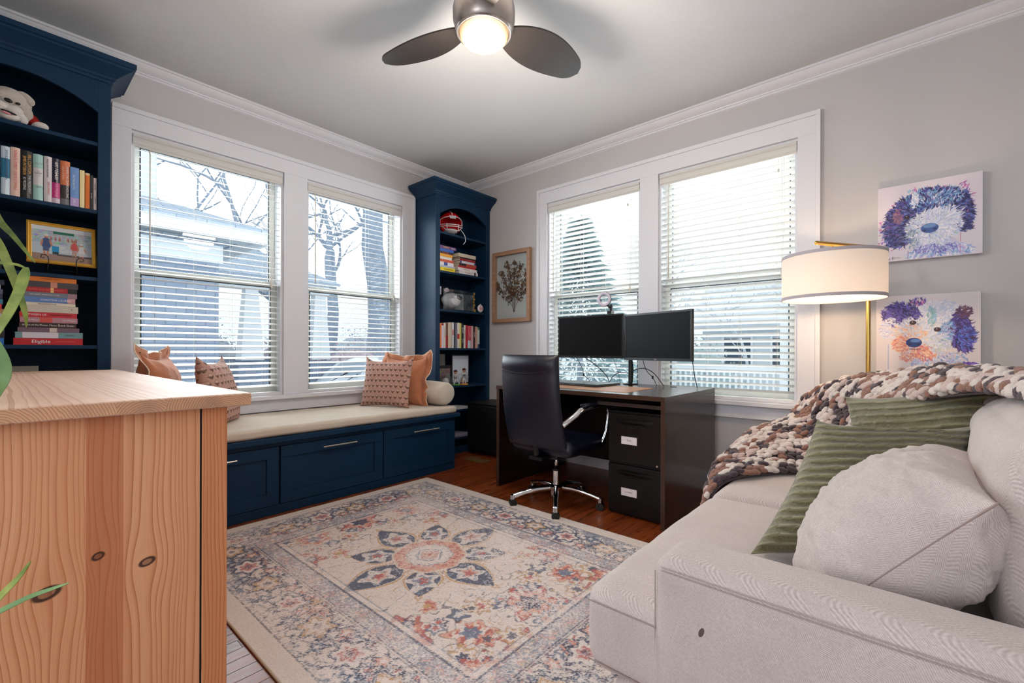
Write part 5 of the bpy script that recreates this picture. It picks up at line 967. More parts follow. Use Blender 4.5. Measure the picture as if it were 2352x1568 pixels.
# ---------------------------------------------------------------- chunky knitted throw
net = [
 [(-.70, 2.62, .20), (-.715, 2.42, .22), (-.70, 2.25, .24), (-.67, 2.05, .28)],
 [(-.675, 2.66, .49), (-.69, 2.48, .49), (-.69, 2.28, .470), (-.640, 2.08, .43)],
 [(-.64, 2.78, .60), (-.62, 2.62, .58), (-.60, 2.40, .52), (-.57, 2.16, .490)],
 [(-.53, 2.95, .63), (-.50, 2.80, .655), (-.48, 2.58, .57), (-.44, 2.32, .500)],
 [(-.44, 2.97, .76), (-.38, 2.82, .72), (-.34, 2.60, .60), (-.30, 2.42, .505)],
 [(-.36, 2.98, .83), (-.28, 2.78, .85), (-.20, 2.60, .76), (-.16, 2.46, .66)],
 [(-.22, 2.95, .88), (-.18, 2.72, .905), (-.14, 2.50, .87), (-.13, 2.36, .79)],
 [(.02, 2.62, .91), (-.00, 2.50, .945), (-.02, 2.37, .925), (-.035, 2.25, .86)],
 [(.17, 2.25, .92), (.13, 2.18, .968), (.08, 2.10, .958), (.035, 2.04, .89)],
 [(.31, 1.82, .90), (.25, 1.80, .965), (.19, 1.77, .972), (.15, 1.74, .94)],
 [(.37, 1.5, .90), (.30, 1.5, .965), (.24, 1.5, .975), (.19, 1.5, .945)],
 [(.41, 1.12, .9), (.34, 1.12, .965), (.28, 1.12, .972), (.23, 1.12, .945)]]
N_ = np.array(net)
def cr1(P, t):
    n = len(P)-1; t = min(max(t, 0), n-1e-6); i = int(t); f = t-i; p0 = P[max(0, i-1)]; p1 = P[i]; p2 = P[i+1]; p3 = P[min(n, i+2)]
    return 0.5*((2*p1)+(p2-p0)*f+(2*p0-5*p1+4*p2-p3)*f*f+(3*p1-p0-3*p2+p3)*f**3)
def surf(s_, t): row = np.array([cr1(N_[:, c], s_) for c in range(4)]); return cr1(row, t)
sam = [surf(i*11/200, 1.5) for i in range(201)]; cum = [0.0]
for a_, b_ in zip(sam[:-1], sam[1:]): cum.append(cum[-1]+float(np.linalg.norm(b_-a_)))
L_ = cum[-1]; rs = np.random.RandomState(11); mats4 = [mat('cream_yarn', S(222, 208, 200), .95, bump=.6, bscale=320, sheen=.3), mat('oatmeal_yarn', S(204, 180, 172), .95, bump=.6, bscale=320, sheen=.3), mat('brown_yarn', S(142, 98, 80), .95, bump=.6, bscale=320, sheen=.3), mat('plum_brown_yarn', S(66, 46, 54), .95, bump=.6, bscale=320, sheen=.3)]
mb = MB(); nst = int(L_/.033); NW = 13; curc = 0
for w_ in range(NW):
    t0 = 3*(w_+.5)/NW; run = 0
    for k in range(nst):
        d_ = (k+.5)/nst*L_; s_ = float(np.interp(d_, cum, np.arange(201)*11/200))
        if run <= 0: curc = int(rs.choice(4, p=[.31, .18, .25, .26])); run = rs.randint(1, 3)
        run -= 1
        for sd in (-1, 1):
            t = t0+sd*.26*3/NW; p = surf(s_, t); ps = surf(min(s_+.05, 10.999), t)-surf(max(s_-.05, 0), t); pt = surf(s_, min(t+.05, 2.999))-surf(s_, max(t-.05, 0)); ps = Vector(ps).normalized(); pt = Vector(pt).normalized(); nn_ = ps.cross(pt).normalized()
            if nn_.z < 0 and abs(nn_.z) > .25: nn_ = -nn_
            elif abs(nn_.z) <= .25 and nn_.x > 0: nn_ = -nn_
            dr = (ps+pt*sd*.62).normalized(); sx_ = nn_.cross(dr).normalized(); M3 = Matrix((sx_, nn_, dr)).transposed()
            c = Vector(p)+nn_*(.014+.013*rs.rand())+Vector(rs.randn(3)*.003); mb.ell(tuple(c), (.0135+.003*rs.rand(), .0130, .0215+.005*rs.rand()), 8, M3, mi=curc if rs.rand() > .12 else int(rs.randint(4)))
th = mb.build('throw_blanket', mats4, None, smooth=True, fix=False); tag(th, 'chunky knitted throw in cream, brown and plum over the sofa arm and back', 'throw blanket')
Vb = np.array([surf(i*11/80, 3*j/16*.998) for i in range(81) for j in range(17)]); o = from_np('backing', Vb, gridF(81, 17), mats4[3], None); so = o.modifiers.new('s', 'SOLIDIFY'); so.thickness = .008; so.offset = 0; o.parent = th
# ---------------------------------------------------------------- ceiling fan
fx, fy = -1.577, 1.583; fan = thing('ceiling_fan', (fx, fy, ZC-.30), 'flush ceiling fan with three dark blades and a lit frosted globe', 'ceiling fan'); zc = 2.66
M_fan = mat('brushed_steel', S(176, 166, 160), .3, metal=1.0, bump=.03, bscale=400); M_blade = mat('espresso_blade', S(36, 31, 29), .45, bump=.03, bscale=80)
mb = MB(); mb.lathe([(.075, ZC-.0005), (.078, ZC-.03), (.070, ZC-.05), (.085, ZC-.07), (.118, ZC-.10), (.142, ZC-.145), (.153, ZC-.20), (.152, ZC-.245), (.142, ZC-.285), (.132, ZC-.305), (.122, ZC-.312), (.118, ZC-.300), (.001, ZC-.300)], (fx, fy, 0), 64); mb.build('motor_housing', M_fan, fan, smooth=True, auto=50)
mb = MB(); torus(mb, (fx, fy, ZC-.308), (0, 0, 1), .128, .006, 64, 10, 1.0); mb.build('trim_ring', M_fan, fan, smooth=True)
gm = bpy.data.materials.new('lit_opal_glass'); gm.use_nodes = True; b_ = gm.node_tree.nodes['Principled BSDF']; b_.inputs['Base Color'].default_value = (.25, .18, .12, 1); lw = gm.node_tree.nodes.new('ShaderNodeLayerWeight'); lw.inputs[0].default_value = .35; rp = gm.node_tree.nodes.new('ShaderNodeValToRGB')
rp.color_ramp.elements[0].color = (1, .90, .72, 1); rp.color_ramp.elements[1].color = (.62, .34, .13, 1); rp.color_ramp.elements[0].position = .0; rp.color_ramp.elements[1].position = .5; gm.node_tree.links.new(lw.outputs['Facing'], rp.inputs[0]); gm.node_tree.links.new(rp.outputs[0], b_.inputs['Emission Color']); b_.inputs['Emission Strength'].default_value = .80
mb = MB(); mb.lathe([(.119, ZC-.302), (.119, ZC-.314), (.115, ZC-.330), (.102, ZC-.346), (.074, ZC-.360), (.036, ZC-.367), (.002, ZC-.369)], (fx, fy, 0), 56); mb.build('globe', gm, fan, smooth=True)
for ang in (151, 38, 272):
    a_ = math.radians(ang)+YAW; d = Vector((math.cos(a_), math.sin(a_), 0)); s_ = Vector((-d.y, d.x, 0)); n = 28; pts = []
    for i in range(n+1):
        t = i/n; r_ = .13+.53*t; wf = .045+.078*math.sin(PI*min(1, t**.85*.97))**.9 if t < 1 else .02; wl = .038+.072*math.sin(PI*min(1, t**.80*.94))
        pts.append((r_, wf, wl))
    top = []; V_ = []; Fh = .0045
    for i, (r_, wf, wl) in enumerate(pts):
        t = i/n; e = (1-max(0, (t-.86)/.14)**2.2)**.5 if t > .86 else 1
        cc = Vector((fx, fy, zc+.004))+d*r_+s_*(-.018*math.sin(PI*t)+.0)
        for q in (-1, -.5, 0, .5, 1):
            w2 = (wf if q > 0 else wl)*e; p = cc+s_*(q*w2); p.z -= q*w2*.26*(1-.25*t)
            V_.append(p)
    m_ = 5; vs_ = [(p.x, p.y, p.z+Fh) for p in V_]+[(p.x, p.y, p.z-Fh) for p in V_]; N0 = len(V_); fs_ = []
    for i in range(n):
        for j in range(m_-1): fs_.append((i*m_+j, i*m_+j+1, (i+1)*m_+j+1, (i+1)*m_+j)); fs_.append((N0+i*m_+j, N0+(i+1)*m_+j, N0+(i+1)*m_+j+1, N0+i*m_+j+1))
        fs_.append((i*m_, (i+1)*m_, N0+(i+1)*m_, N0+i*m_)); fs_.append((i*m_+4, N0+i*m_+4, N0+(i+1)*m_+4, (i+1)*m_+4))
    for i in (0, n): fs_ += [(i*m_+j, N0+i*m_+j, N0+i*m_+j+1, i*m_+j+1) for j in range(m_-1)]
    mb = MB(); mb.add(vs_, fs_); mb.build('blade', M_blade, fan, smooth=True, auto=40)
def plight(name, loc, e, col, r_): d = bpy.data.lights.new(name, 'POINT'); d.energy = e; d.color = col; d.shadow_soft_size = r_; o = bpy.data.objects.new(name, d); scn.collection.objects.link(o); o.location = loc; return o
plight('fan_bulb', (fx, fy, ZC-.54), 34, (1, .87, .74), .16)

# ---------------------------------------------------------------- floor lamp
P0 = Vector((-.177, 3.30, 0)); T0 = Vector((-.386, 2.99, 1.648)); SC = Vector((-.325, 3.085, 0)); lamp = thing('floor_lamp', tuple(P0), 'brass floor lamp with a white drum shade, lit, behind the sofa', 'floor lamp')
mb = MB(); mb.lathe([(.001, 0), (.14, 0), (.14, .012), (.13, .018), (.02, .022), (.001, .022)], tuple(P0), 40); mb.build('base', M_brass, lamp, smooth=True, auto=40); mb = MB(); mb.cyl(tuple(P0+Vector((0, 0, .02))), tuple(P0+Vector((0, 0, 1.652))), .0115, n=20); mb.build('pole', M_brass, lamp, smooth=True, auto=40)
mb = MB(); mb.cyl(tuple(P0+Vector((0, 0, 1.648)) - (T0-P0-Vector((0, 0, 1.648))).normalized()*.012), tuple(T0), .0115, n=20); mb.ell(tuple(T0), (.012, .012, .012), 12); mb.build('arm', M_brass, lamp, smooth=True, auto=40)
mb = MB(); mb.cyl((SC.x, SC.y, 1.64), (SC.x, SC.y, 1.54), .006, n=14); mb.cyl((SC.x, SC.y, 1.55), (SC.x, SC.y, 1.48), .018, n=18); mb.build('socket', M_brass, lamp, smooth=True, auto=40)
sm = bpy.data.materials.new('lit_white_linen'); sm.use_nodes = True; nt_ = sm.node_tree; b_ = nt_.nodes['Principled BSDF']; b_.inputs['Base Color'].default_value = (.74, .68, .64, 1); b_.inputs['Roughness'].default_value = .9; tl_ = nt_.nodes.new('ShaderNodeBsdfTranslucent'); tl_.inputs[0].default_value = (.74, .72, .74, 1); mx = nt_.nodes.new('ShaderNodeMixShader'); mx.inputs[0].default_value = .13; nt_.links.new(b_.outputs[0], mx.inputs[1]); nt_.links.new(tl_.outputs[0], mx.inputs[2]); nt_.links.new(mx.outputs[0], nt_.nodes['Material Output'].inputs[0])
zs0, zs1, Rs = 1.338, 1.588, .243; mb = MB(); n = 72
mb.add([(SC.x+Rs*math.cos(2*PI*i/n), SC.y+Rs*math.sin(2*PI*i/n), z) for z in (zs0, zs1) for i in range(n)], [(i, (i+1) % n, n+(i+1) % n, n+i) for i in range(n)]); sh = mb.build('shade', sm, lamp, smooth=True, fix=False)
for z0, z1 in ((zs0, zs0+.017), (zs1-.017, zs1)):
    mb = MB(); mb.add([(SC.x+r_*math.cos(2*PI*i/n), SC.y+r_*math.sin(2*PI*i/n), z) for r_, z in ((Rs+.0012, z0), (Rs+.0012, z1), (Rs-.002, z1), (Rs-.002, z0)) for i in range(n)], [(j*n+i, j*n+(i+1) % n, ((j+1) % 4)*n+(i+1) % n, ((j+1) % 4)*n+i) for j in range(4) for i in range(n)]); mb.build('trim_band', cm(176, 170, 178, .8), sh, smooth=True, auto=40)
mb = MB()
for k in range(3): a_ = 2*PI*k/3; mb.tube([(SC.x, SC.y, 1.555), (SC.x+Rs*math.cos(a_), SC.y+Rs*math.sin(a_), 1.580)], .002, 5)
mb.build('spider', M_brass, sh)
bm_ = mat('lit_bulb', (1, .8, .55), .4, emis=(1, .72, .42), estr=14); mb = MB(); mb.ell((SC.x, SC.y, 1.44), (.028, .028, .038), 16); mb.build('bulb', bm_, lamp, smooth=True); plight('lamp_bulb', (SC.x, SC.y, 1.385), 8, (1, .70, .42), .035)
# diffusing disc inside the lower rim
dm = bpy.data.materials.new('lamp_diffuser'); dm.use_nodes = True; nt_ = dm.node_tree; nt_.nodes.clear(); o_ = nt_.nodes.new('ShaderNodeOutputMaterial'); t_ = nt_.nodes.new('ShaderNodeBsdfTranslucent'); t_.inputs[0].default_value = (.95, .9, .8, 1); tr_ = nt_.nodes.new('ShaderNodeBsdfTransparent'); mx = nt_.nodes.new('ShaderNodeMixShader'); mx.inputs[0].default_value = .70; nt_.links.new(t_.outputs[0], mx.inputs[1]); nt_.links.new(tr_.outputs[0], mx.inputs[2]); nt_.links.new(mx.outputs[0], o_.inputs[0])
mb = MB(); mb.add([(SC.x+(Rs-.003)*math.cos(2*PI*i/n), SC.y+(Rs-.003)*math.sin(2*PI*i/n), zs0+.012) for i in range(n)], [tuple(range(n))]); mb.build('diffuser', dm, sh, fix=False)

# ---------------------------------------------------------------- pressed flower frame
M_oakf = m_plain_wood('pale_oak', S(150, 112, 88), S(178, 140, 112), .6, 50); pf = thing('picture_frame', (-3.125, YB-.02, 1.345), 'pale wood shadow box of pressed dried flowers on the back wall', 'picture frame'); u0, u1, z0, z1, w_ = -3.388, -2.868, 1.345, 2.092, .040; mb = MB()
for q in ((u0, u1, z0, z0+w_), (u0, u1, z1-w_, z1), (u0, u0+w_, z0+w_, z1-w_), (u1-w_, u1, z0+w_, z1-w_)): mb.box(q[0], q[1], YB-.045, YB-.001, q[2], q[3])
mb.build('frame', M_oakf, pf, bevel=.002); bx('backing', M_wall, u0+w_, u1-w_, YB-.006, YB-.001, z0+w_, z1-w_, pf); bx('glazing', M_glass, u0+w_, u1-w_, YB-.030, YB-.028, z0+w_, z1-w_, pf)
rs = np.random.RandomState(5); M_dry = cm(92, 60, 40, .9); M_dry2 = cm(118, 80, 52, .9); sm_ = MB(); fl = MB(); fl2 = MB(); bx0, bz0 = -3.10, 1.49
for k in range(7):
    a_ = [-.62, -.38, -.18, .02, .20, .46, .66][k]; Lh = [.30, .42, .50, .50, .48, .40, .34][k]; pts = []
    for i in range(9): t = i/8; pts.append((min(u1-w_-.012, max(u0+w_+.012, bx0+a_*.42*t**1.5*1.1)), YB-.012-.004*(k % 3), bz0-.04+Lh*t))
    sm_.tube(pts, .0016, 5)
    for i in range(3, 9):
        p = Vector(pts[i])
        for j in range(7+i*2):
            off = Vector((rs.randn()*.018, -rs.rand()*.008, rs.randn()*.020)); c = p+off; c.x = min(max(c.x, u0+w_+.01), u1-w_-.01); c.z = min(c.z, z1-w_-.02); (fl if rs.rand() < .6 else fl2).ell(tuple(c), (.0085, .003, .0065), 6, Euler((0, rs.rand()*3, 0)).to_matrix())
            if j % 3 == 0: sm_.tube([tuple(p), tuple(c)], .0007, 3)
sm_.build('stems', M_dry, pf); fl.build('flowers', M_dry, pf, smooth=True)['kind'] = 'stuff'; fl2.build('seed_heads', M_dry2, pf, smooth=True)['kind'] = 'stuff'

# ---------------------------------------------------------------- dog portraits
def strokes(a, n, region, pal, flow, L, r, rs, al=.75):
    H, W_ = a.shape[:2]; cx, cy, rx, ry, an = region
    for _ in range(n):
        q = rs.rand()**.5; th_ = rs.rand()*2*PI; u, v = q*math.cos(th_)*rx, q*math.sin(th_)*ry; x = (cx+u*math.cos(an)-v*math.sin(an))*W_; y = (cy+u*math.sin(an)+v*math.cos(an))*H
        fx_, fy_ = flow; d = math.atan2(y/H-fy_, x/W_-fx_)+rs.randn()*.28+.5*math.sin(x*.05+y*.04); col = np.array(S(*pal[rs.randint(len(pal))]))*(1+rs.randn()*.06); l = L*(.5+rs.rand()); cv = rs.randn()*.09; steps = max(3, int(l/1.3)); rr = r*(.6+.8*rs.rand())
        for i in range(steps):
            k = rr*(1-.75*abs(2*i/steps-.8)); k = max(k, .55); x0, x1, y0, y1 = int(x-k-1), int(x+k+2), int(y-k-1), int(y+k+2)
            if x0 >= 0 and y0 >= 0 and x1 < W_ and y1 < H:
                yy, xx = np.mgrid[y0:y1, x0:x1]; m = np.clip(k-np.hypot(xx-x, yy-y)+.5, 0, 1)[..., None]*al; a[y0:y1, x0:x1] = a[y0:y1, x0:x1]*(1-m)+col*m
            x += math.cos(d)*1.3; y += math.sin(d)*1.3; d += cv
PN = [(38, 34, 88), (52, 48, 110), (74, 70, 150), (30, 28, 62), (92, 110, 180)]; PW = [(226, 224, 236), (206, 212, 232), (236, 232, 238), (190, 204, 230)]; PBu = [(120, 170, 214), (90, 130, 196), (150, 196, 224), (170, 160, 214)]; PM = [(190, 80, 160), (206, 110, 170), (160, 90, 180)]
N1 = 340; a1 = lay(N1, N1, S(216, 208, 218)); rs = np.random.RandomState(31)
for q_ in ((.28, .50, .20, .33, PN[1], .3), (.58, .28, .30, .17, PN[1], .1), (.82, .46, .10, .26, PN[0], 0), (.56, .60, .26, .21, (200, 204, 226), 0), (.58, .85, .22, .12, (190, 192, 222), 0)): ell_(a1, q_[0]*N1, q_[1]*N1, q_[2]*N1*.86, q_[3]*N1*.86, S(*q_[4]), .8, q_[5])
strokes(a1, 500, (.62, .92, .30, .10, 0), PW+PBu+[(170, 160, 220)], (.55, .6), 18, 2.2, rs)
strokes(a1, 120, (.21, .55, .20, .34, .25), PM+[(120, 90, 190)], (.52, .55), 16, 2.2, rs); strokes(a1, 90, (.84, .35, .07, .25, -.1), PM, (.5, .5), 16, 2, rs); strokes(a1, 60, (.5, .13, .25, .03, .1), PM+PBu, (.5, .6), 14, 2, rs)
strokes(a1, 1100, (.27, .50, .19, .33, .30), PN, (.55, .5), 16, 2.4, rs); strokes(a1, 900, (.58, .27, .30, .155, .12), PN+PBu[:2], (.50, .75), 15, 2.4, rs); strokes(a1, 600, (.82, .47, .085, .25, -.05), PN, (.5, .4), 16, 2.4, rs)
strokes(a1, 150, (.62, .25, .22, .09, .1), PBu+PW[:1], (.5, .7), 14, 1.6, rs); strokes(a1, 80, (.38, .23, .035, .11, -.1), PW, (.5, .8), 14, 2.2, rs); strokes(a1, 90, (.22, .42, .05, .09, 0), [(160, 110, 120), (120, 84, 120)], (.4, .5), 12, 2, rs)
strokes(a1, 900, (.56, .60, .25, .20, -.1), PW, (.52, .56), 18, 2.0, rs); strokes(a1, 260, (.60, .48, .22, .10, -.1), PW, (.45, .6), 20, 1.7, rs); strokes(a1, 180, (.55, .62, .24, .19, 0), [(140, 150, 200), (180, 190, 226), (150, 180, 160)], (.52, .58), 16, 1.2, rs)
strokes(a1, 100, (.36, .72, .06, .12, 0), [(150, 170, 170), (120, 140, 180)], (.5, .6), 14, 1.6, rs); strokes(a1, 200, (.57, .87, .20, .06, 0), [(90, 90, 170), (130, 120, 200), (196, 196, 226)], (.55, .6), 12, 1.8, rs)
ell_(a1, .52*N1, .615*N1, 26, 19, S(66, 92, 156)); ell_(a1, .52*N1, .585*N1, 20, 8, S(120, 160, 206), .7); ell_(a1, .47*N1, .64*N1, 6, 5, S(30, 40, 90), .8); ell_(a1, .57*N1, .63*N1, 6, 5, S(30, 40, 90), .8); ell_(a1, .30*N1, .44*N1, 9, 8, S(30, 22, 40)); ell_(a1, .30*N1, .44*N1, 5, 5, S(70, 36, 40)); ell_(a1, .295*N1, .425*N1, 1.6, 1.6, S(236, 236, 240))
for x, y0, y1, c in ((.31, .88, .99, (120, 30, 90)), (.805, .72, .84, (190, 60, 120)), (.80, .86, .97, (190, 60, 120))): rec_(a1, x*N1, x*N1+2, y0*N1, y1*N1, S(*c), .8)
a2 = lay(N1, N1, S(222, 214, 218)); rs = np.random.RandomState(37)
for q_ in ((.62, .86, .24, .13, (196, 196, 222), 0), (.62, .26, .20, .15, (214, 212, 226), 0), (.27, .28, .19, .15, (84, 66, 150), .5), (.83, .48, .10, .25, (60, 44, 120), -.1), (.45, .54, .26, .22, (220, 212, 214), 0), (.30, .62, .13, .12, (230, 190, 170), 0)): ell_(a2, q_[0]*N1, q_[1]*N1, q_[2]*N1*.86, q_[3]*N1*.86, S(*q_[4]), .8, q_[5])
PV = [(58, 40, 120), (84, 66, 160), (40, 30, 84), (110, 96, 190)]; PO = [(232, 176, 140), (226, 140, 120), (240, 206, 170), (214, 110, 120)]
strokes(a2, 500, (.62, .86, .26, .12, -.1), PW+PBu+[(200, 180, 220), (226, 200, 200)], (.5, .5), 15, 2.2, rs); strokes(a2, 300, (.86, .95, .12, .09, -.4), [(110, 70, 190), (90, 60, 170), (140, 110, 210)], (.5, .6), 15, 2.6, rs)
strokes(a2, 700, (.62, .24, .20, .13, 0), PW, (.5, .6), 18, 2.2, rs); strokes(a2, 800, (.27, .27, .20, .16, .5), PV, (.45, .35), 16, 2.3, rs); strokes(a2, 90, (.42, .10, .08, .05, 0), PV+PM, (.5, .4), 12, 2, rs); strokes(a2, 160, (.14, .42, .08, .14, .3), PW+[(190, 180, 220)], (.4, .3), 14, 2, rs)
strokes(a2, 850, (.82, .48, .105, .25, -.12), PV+[(80, 40, 70)], (.62, .2), 18, 2.4, rs); strokes(a2, 120, (.84, .25, .07, .07, 0), [(120, 70, 90), (90, 50, 90)], (.6, .3), 13, 2, rs); strokes(a2, 90, (.86, .55, .08, .15, 0), [(60, 80, 190), (100, 130, 220)], (.6, .3), 14, 1.8, rs)
strokes(a2, 1000, (.45, .52, .26, .20, .1), PW+[(232, 224, 220)], (.42, .52), 18, 2.1, rs); strokes(a2, 380, (.34, .50, .16, .10, .2), PO[:1]+PO[2:3]+PW[:2], (.40, .60), 17, 1.9, rs); strokes(a2, 260, (.27, .64, .09, .10, 0), PO, (.42, .60), 14, 1.9, rs); strokes(a2, 280, (.47, .74, .12, .09, .2), PO, (.38, .58), 15, 1.9, rs)
strokes(a2, 200, (.68, .50, .07, .14, .3), PBu, (.5, .5), 14, 2, rs); strokes(a2, 120, (.55, .30, .04, .12, 0), [(130, 180, 180), (150, 190, 220)], (.5, .6), 14, 1.8, rs); strokes(a2, 220, (.62, .64, .09, .12, 0), PW+[(196, 206, 190)], (.42, .58), 16, 1.8, rs); strokes(a2, 90, (.32, .80, .07, .06, 0), [(220, 160, 120), (206, 120, 130)], (.4, .5), 10, 1.8, rs)
ell_(a2, .385*N1, .62*N1, 24, 19, S(32, 54, 124)); ell_(a2, .40*N1, .595*N1, 16, 7, S(110, 150, 214), .7); ell_(a2, .345*N1, .64*N1, 5, 4, S(14, 18, 50)); ell_(a2, .43*N1, .645*N1, 5, 4, S(14, 18, 50)); rec_(a2, .34*N1, .46*N1, .70*N1, .715*N1, S(90, 50, 90), .6)
for x, y in ((.375, .36), (.61, .455)): ell_(a2, x*N1, y*N1, 11, 9, S(40, 26, 50)); ell_(a2, x*N1, y*N1, 7, 7, S(74, 34, 34)); ell_(a2, x*N1-2, y*N1-3, 2, 2, S(240, 240, 244))
rec_(a2, .125*N1, .133*N1, .64*N1, .99*N1, S(130, 150, 214), .7)
sig = cm(60, 40, 60, .6)
for arr, z0, z1, x0, x1, lab, sg in ((a1, 1.588, 2.037, -.146, .300, 'upper canvas portrait of a shaggy dark blue and white dog, one eye hidden', (-.085, 1.606)), (a2, .932, 1.381, -.152, .294, 'lower canvas portrait of a shaggy dog with two visible eyes and purple ears', (.215, .950))):
    pc = thing('canvas_painting', ((x0+x1)/2, YB-.02, z0), lab, 'painting'); bx('canvas', cm(220, 214, 218, .8), x0, x1, YB-.036, YB-.001, z0, z1, pc, bevel=.002); canvas('painted_front', arr, (x0+.001, YB-.036, z0+.001), (1, 0, 0), (0, 0, 1), x1-x0-.002, z1-z0-.002, M_print, pc, off=.0008); text('Amy E~~' if sg[0] < 0 else 'Amy E~', pc, (sg[0], YB-.0375, sg[1]), (1, 0, .05), (-.05, 0, 1), .020, sig, name='signature', sx=1.1)

# ---------------------------------------------------------------- rug
RX0, RX1, RY0, RY1 = -2.960, -.620, .592, 2.330; st_ = .0036; nx, ny = int((RX1-RX0)/st_), int((RY1-RY0)/st_)
gx, gy = np.meshgrid(np.linspace(RX0, RX1, nx), np.linspace(RY0, RY1, ny), indexing='ij'); cx, cy = -1.83, 1.458; X = gx-cx; X0 = gx-(RX0+RX1)/2; Y = gy-cy; rs = np.random.RandomState(2)
wx = X+.010*(fbm(X*22+30, Y*22+30, 3, 3)-.5); wy = Y+.010*(fbm(X*22+60, Y*22+10, 4, 3)-.5); AX, AY = np.abs(wx), np.abs(wy); hx_, hy_ = (RX1-RX0)/2, (RY1-RY0)/2
C = np.zeros((nx, ny, 3)); C[:] = S(222, 208, 200)
cream, navy, slate, coral, tan, peach, dark = [np.array(S(*c)) for c in ((228, 216, 210), (26, 44, 82), (92, 114, 140), (184, 84, 74), (196, 152, 100), (212, 150, 126), (36, 44, 66))]
def put(mask, col, al=1.0): m = np.clip(mask, 0, 1)[..., None]*al; C[:] = C*(1-m)+col*m
fine = rs.rand(nx, ny); n1 = fbm(X*9+5, Y*9+5, 7, 4); n2 = fbm(X*40, Y*40, 8, 3); n3 = fbm(X*90+3, Y*90, 9, 3); big = fbm(X*2.2+9, Y*2.2, 10, 3)
def lt(v, k): return (v < k).astype(float)
def bandf(v, a, b): return ((v > a) & (v < b)).astype(float)
# field: scattered vines, flower clusters and their leaves
vine = np.abs(fbm(AX*7+11, AY*7+4, 12, 3)-.5); put(lt(vine, .010)*lt(n2, .6), dark, .7)
vine = np.abs(fbm(AX*11+1, AY*11+14, 13, 3)-.5); put(lt(vine, .012)*lt(n2, .55), tan, .75); vine = np.abs(fbm(AX*17+1, AY*17+4, 23, 3)-.5); put(lt(vine, .012)*lt(big, .52), slate, .6)
def rosette(px, py, R, cols, k=6, ph=0.0, al=.9):
    for sx in (-1, 1):
        for sy in (-1, 1):
            dx, dy = wx-sx*px, wy-sy*py; r = np.hypot(dx, dy)*(1+.22*np.sin(k*np.arctan2(dy, dx)+ph)+.45*(n1-.5))
            put(lt(r, R)*lt(n2, .60), cols[0], al); put(lt(r, R*.72)*lt(n2, .56), cols[1], al); put(lt(r, R*.42), cols[2], al); put(bandf(r, R*.97, R*1.04), dark, .5); 
            if px == 0: break
        if py == 0: pass
for px, py, R, cc in [(.66, .0, .11, (coral, peach, navy)), (0, .60, .09, (coral, peach, tan)), (.42, .46, .095, (coral, peach, cream)), (.62, .30, .075, (peach, coral, slate)), (.30, .62, .07, (slate, cream, coral)), (.80, .22, .07, (coral, tan, cream)), (.22, .50, .05, (tan, peach, coral)), (.52, .16, .05, (tan, cream, coral)), (.78, .05, .05, (slate, cream, peach)), (.70, .42, .06, (tan, cream, navy)), (.90, .12, .06, (coral, peach, navy)), (.55, .62, .05, (coral, tan, slate)), (.36, .30, .045, (peach, coral, tan)), (.10, .56, .05, (coral, peach, navy)), (.64, .52, .04, (coral, peach, navy)), (.48, .34, .03, (navy, cream, coral)), (.86, .0, .04, (tan, peach, coral))]:
    if R > 0: rosette(px, py, R, cc, 6+int(px*10) % 3, px*9)
rq = np.random.RandomState(77)
for q_ in range(26):
    a_ = (rq.rand()*.95+.06, rq.rand()*.52+.05)
    if math.hypot(*a_) > .50: rosette(a_[0], a_[1], .022+.028*rq.rand(), [(coral, peach, navy), (slate, cream, coral), (tan, cream, navy), (navy, slate, cream)][rq.randint(4)], 5+rq.randint(3), rq.rand()*6, .8)
# spandrels in the corners of the field, stepped and edged in slate
e = np.minimum(hx_-np.abs(X0), hy_-np.abs(Y)); ew = np.minimum(hx_-np.abs(wx+X0-X), hy_-AY)
sp = (AX*.82+AY*1.05) + .03*np.sin(AX*38)*np.cos(AY*30); put(((sp > 1.10)).astype(float)*lt(n2, .50)*.9, slate, .75); put(bandf(sp, 1.075, 1.095), navy, .8); put(bandf(sp, 1.045, 1.055), dark, .5)
rosette(.80, .42, .085, (coral, peach, cream), 7, 1.0); rosette(.70, .54, .05, (coral, tan, navy), 6, .5); rosette(.88, .30, .045, (cream, coral, tan), 5, .2)
# medallion
r = np.hypot(wx, wy); th_ = np.arctan2(wy, wx)
for k in range(8):
    a_ = k*PI/4; Lp = .475 if k % 4 == 2 else (.455 if k % 2 == 0 else .395); ca, sa = math.cos(a_), math.sin(a_); u = wx*ca+wy*sa; v = -wx*sa+wy*ca; q = np.clip((u-.165)/(Lp-.165), 0, 1); W_ = (.098 if k % 2 == 0 else .088)*np.sin(PI*q**.78)**.8*(1-.25*q); ins = (u > .165) & (u < Lp); d = np.abs(v)/np.maximum(W_, 1e-4)
    put((ins & (d < 1.20))*1.0, cream); put((ins & (d < 1.17) & (d > 1.02))*1.0, tan, .9); put((ins & (d < .98))*1.0, navy, .92)
    um = .165+.42*(Lp-.165); rr = np.hypot((u-um)*.8, v)*(1+.25*np.sin(5*np.arctan2(v, u-um))+.5*(n1-.5)); put((ins & (rr < .058))*1.0, cream, .9); put((ins & (rr < .036))*lt(n2, .55), slate if k % 2 else peach, .8); put((ins & (rr < .02))*1.0, coral, .9)
    put((ins & (d < .98))*lt(n3, .36), slate, .8)
    put(((u > Lp-.01) & (u < Lp+.075) & (np.abs(np.abs(v)-.012*np.cos((u-Lp)*60)) < .006))*1.0, tan, .8)
r = r*1.08; oc = r*(1-.035*np.cos(8*th_)); put(lt(oc, .198), cream); put(bandf(oc, .188, .193), tan, .8); put(bandf(oc, .125, .186), peach, .95); put(bandf(oc, .128, .184)*lt(n2, .46), coral, .7); put(bandf(oc, .120, .125), slate, .9)
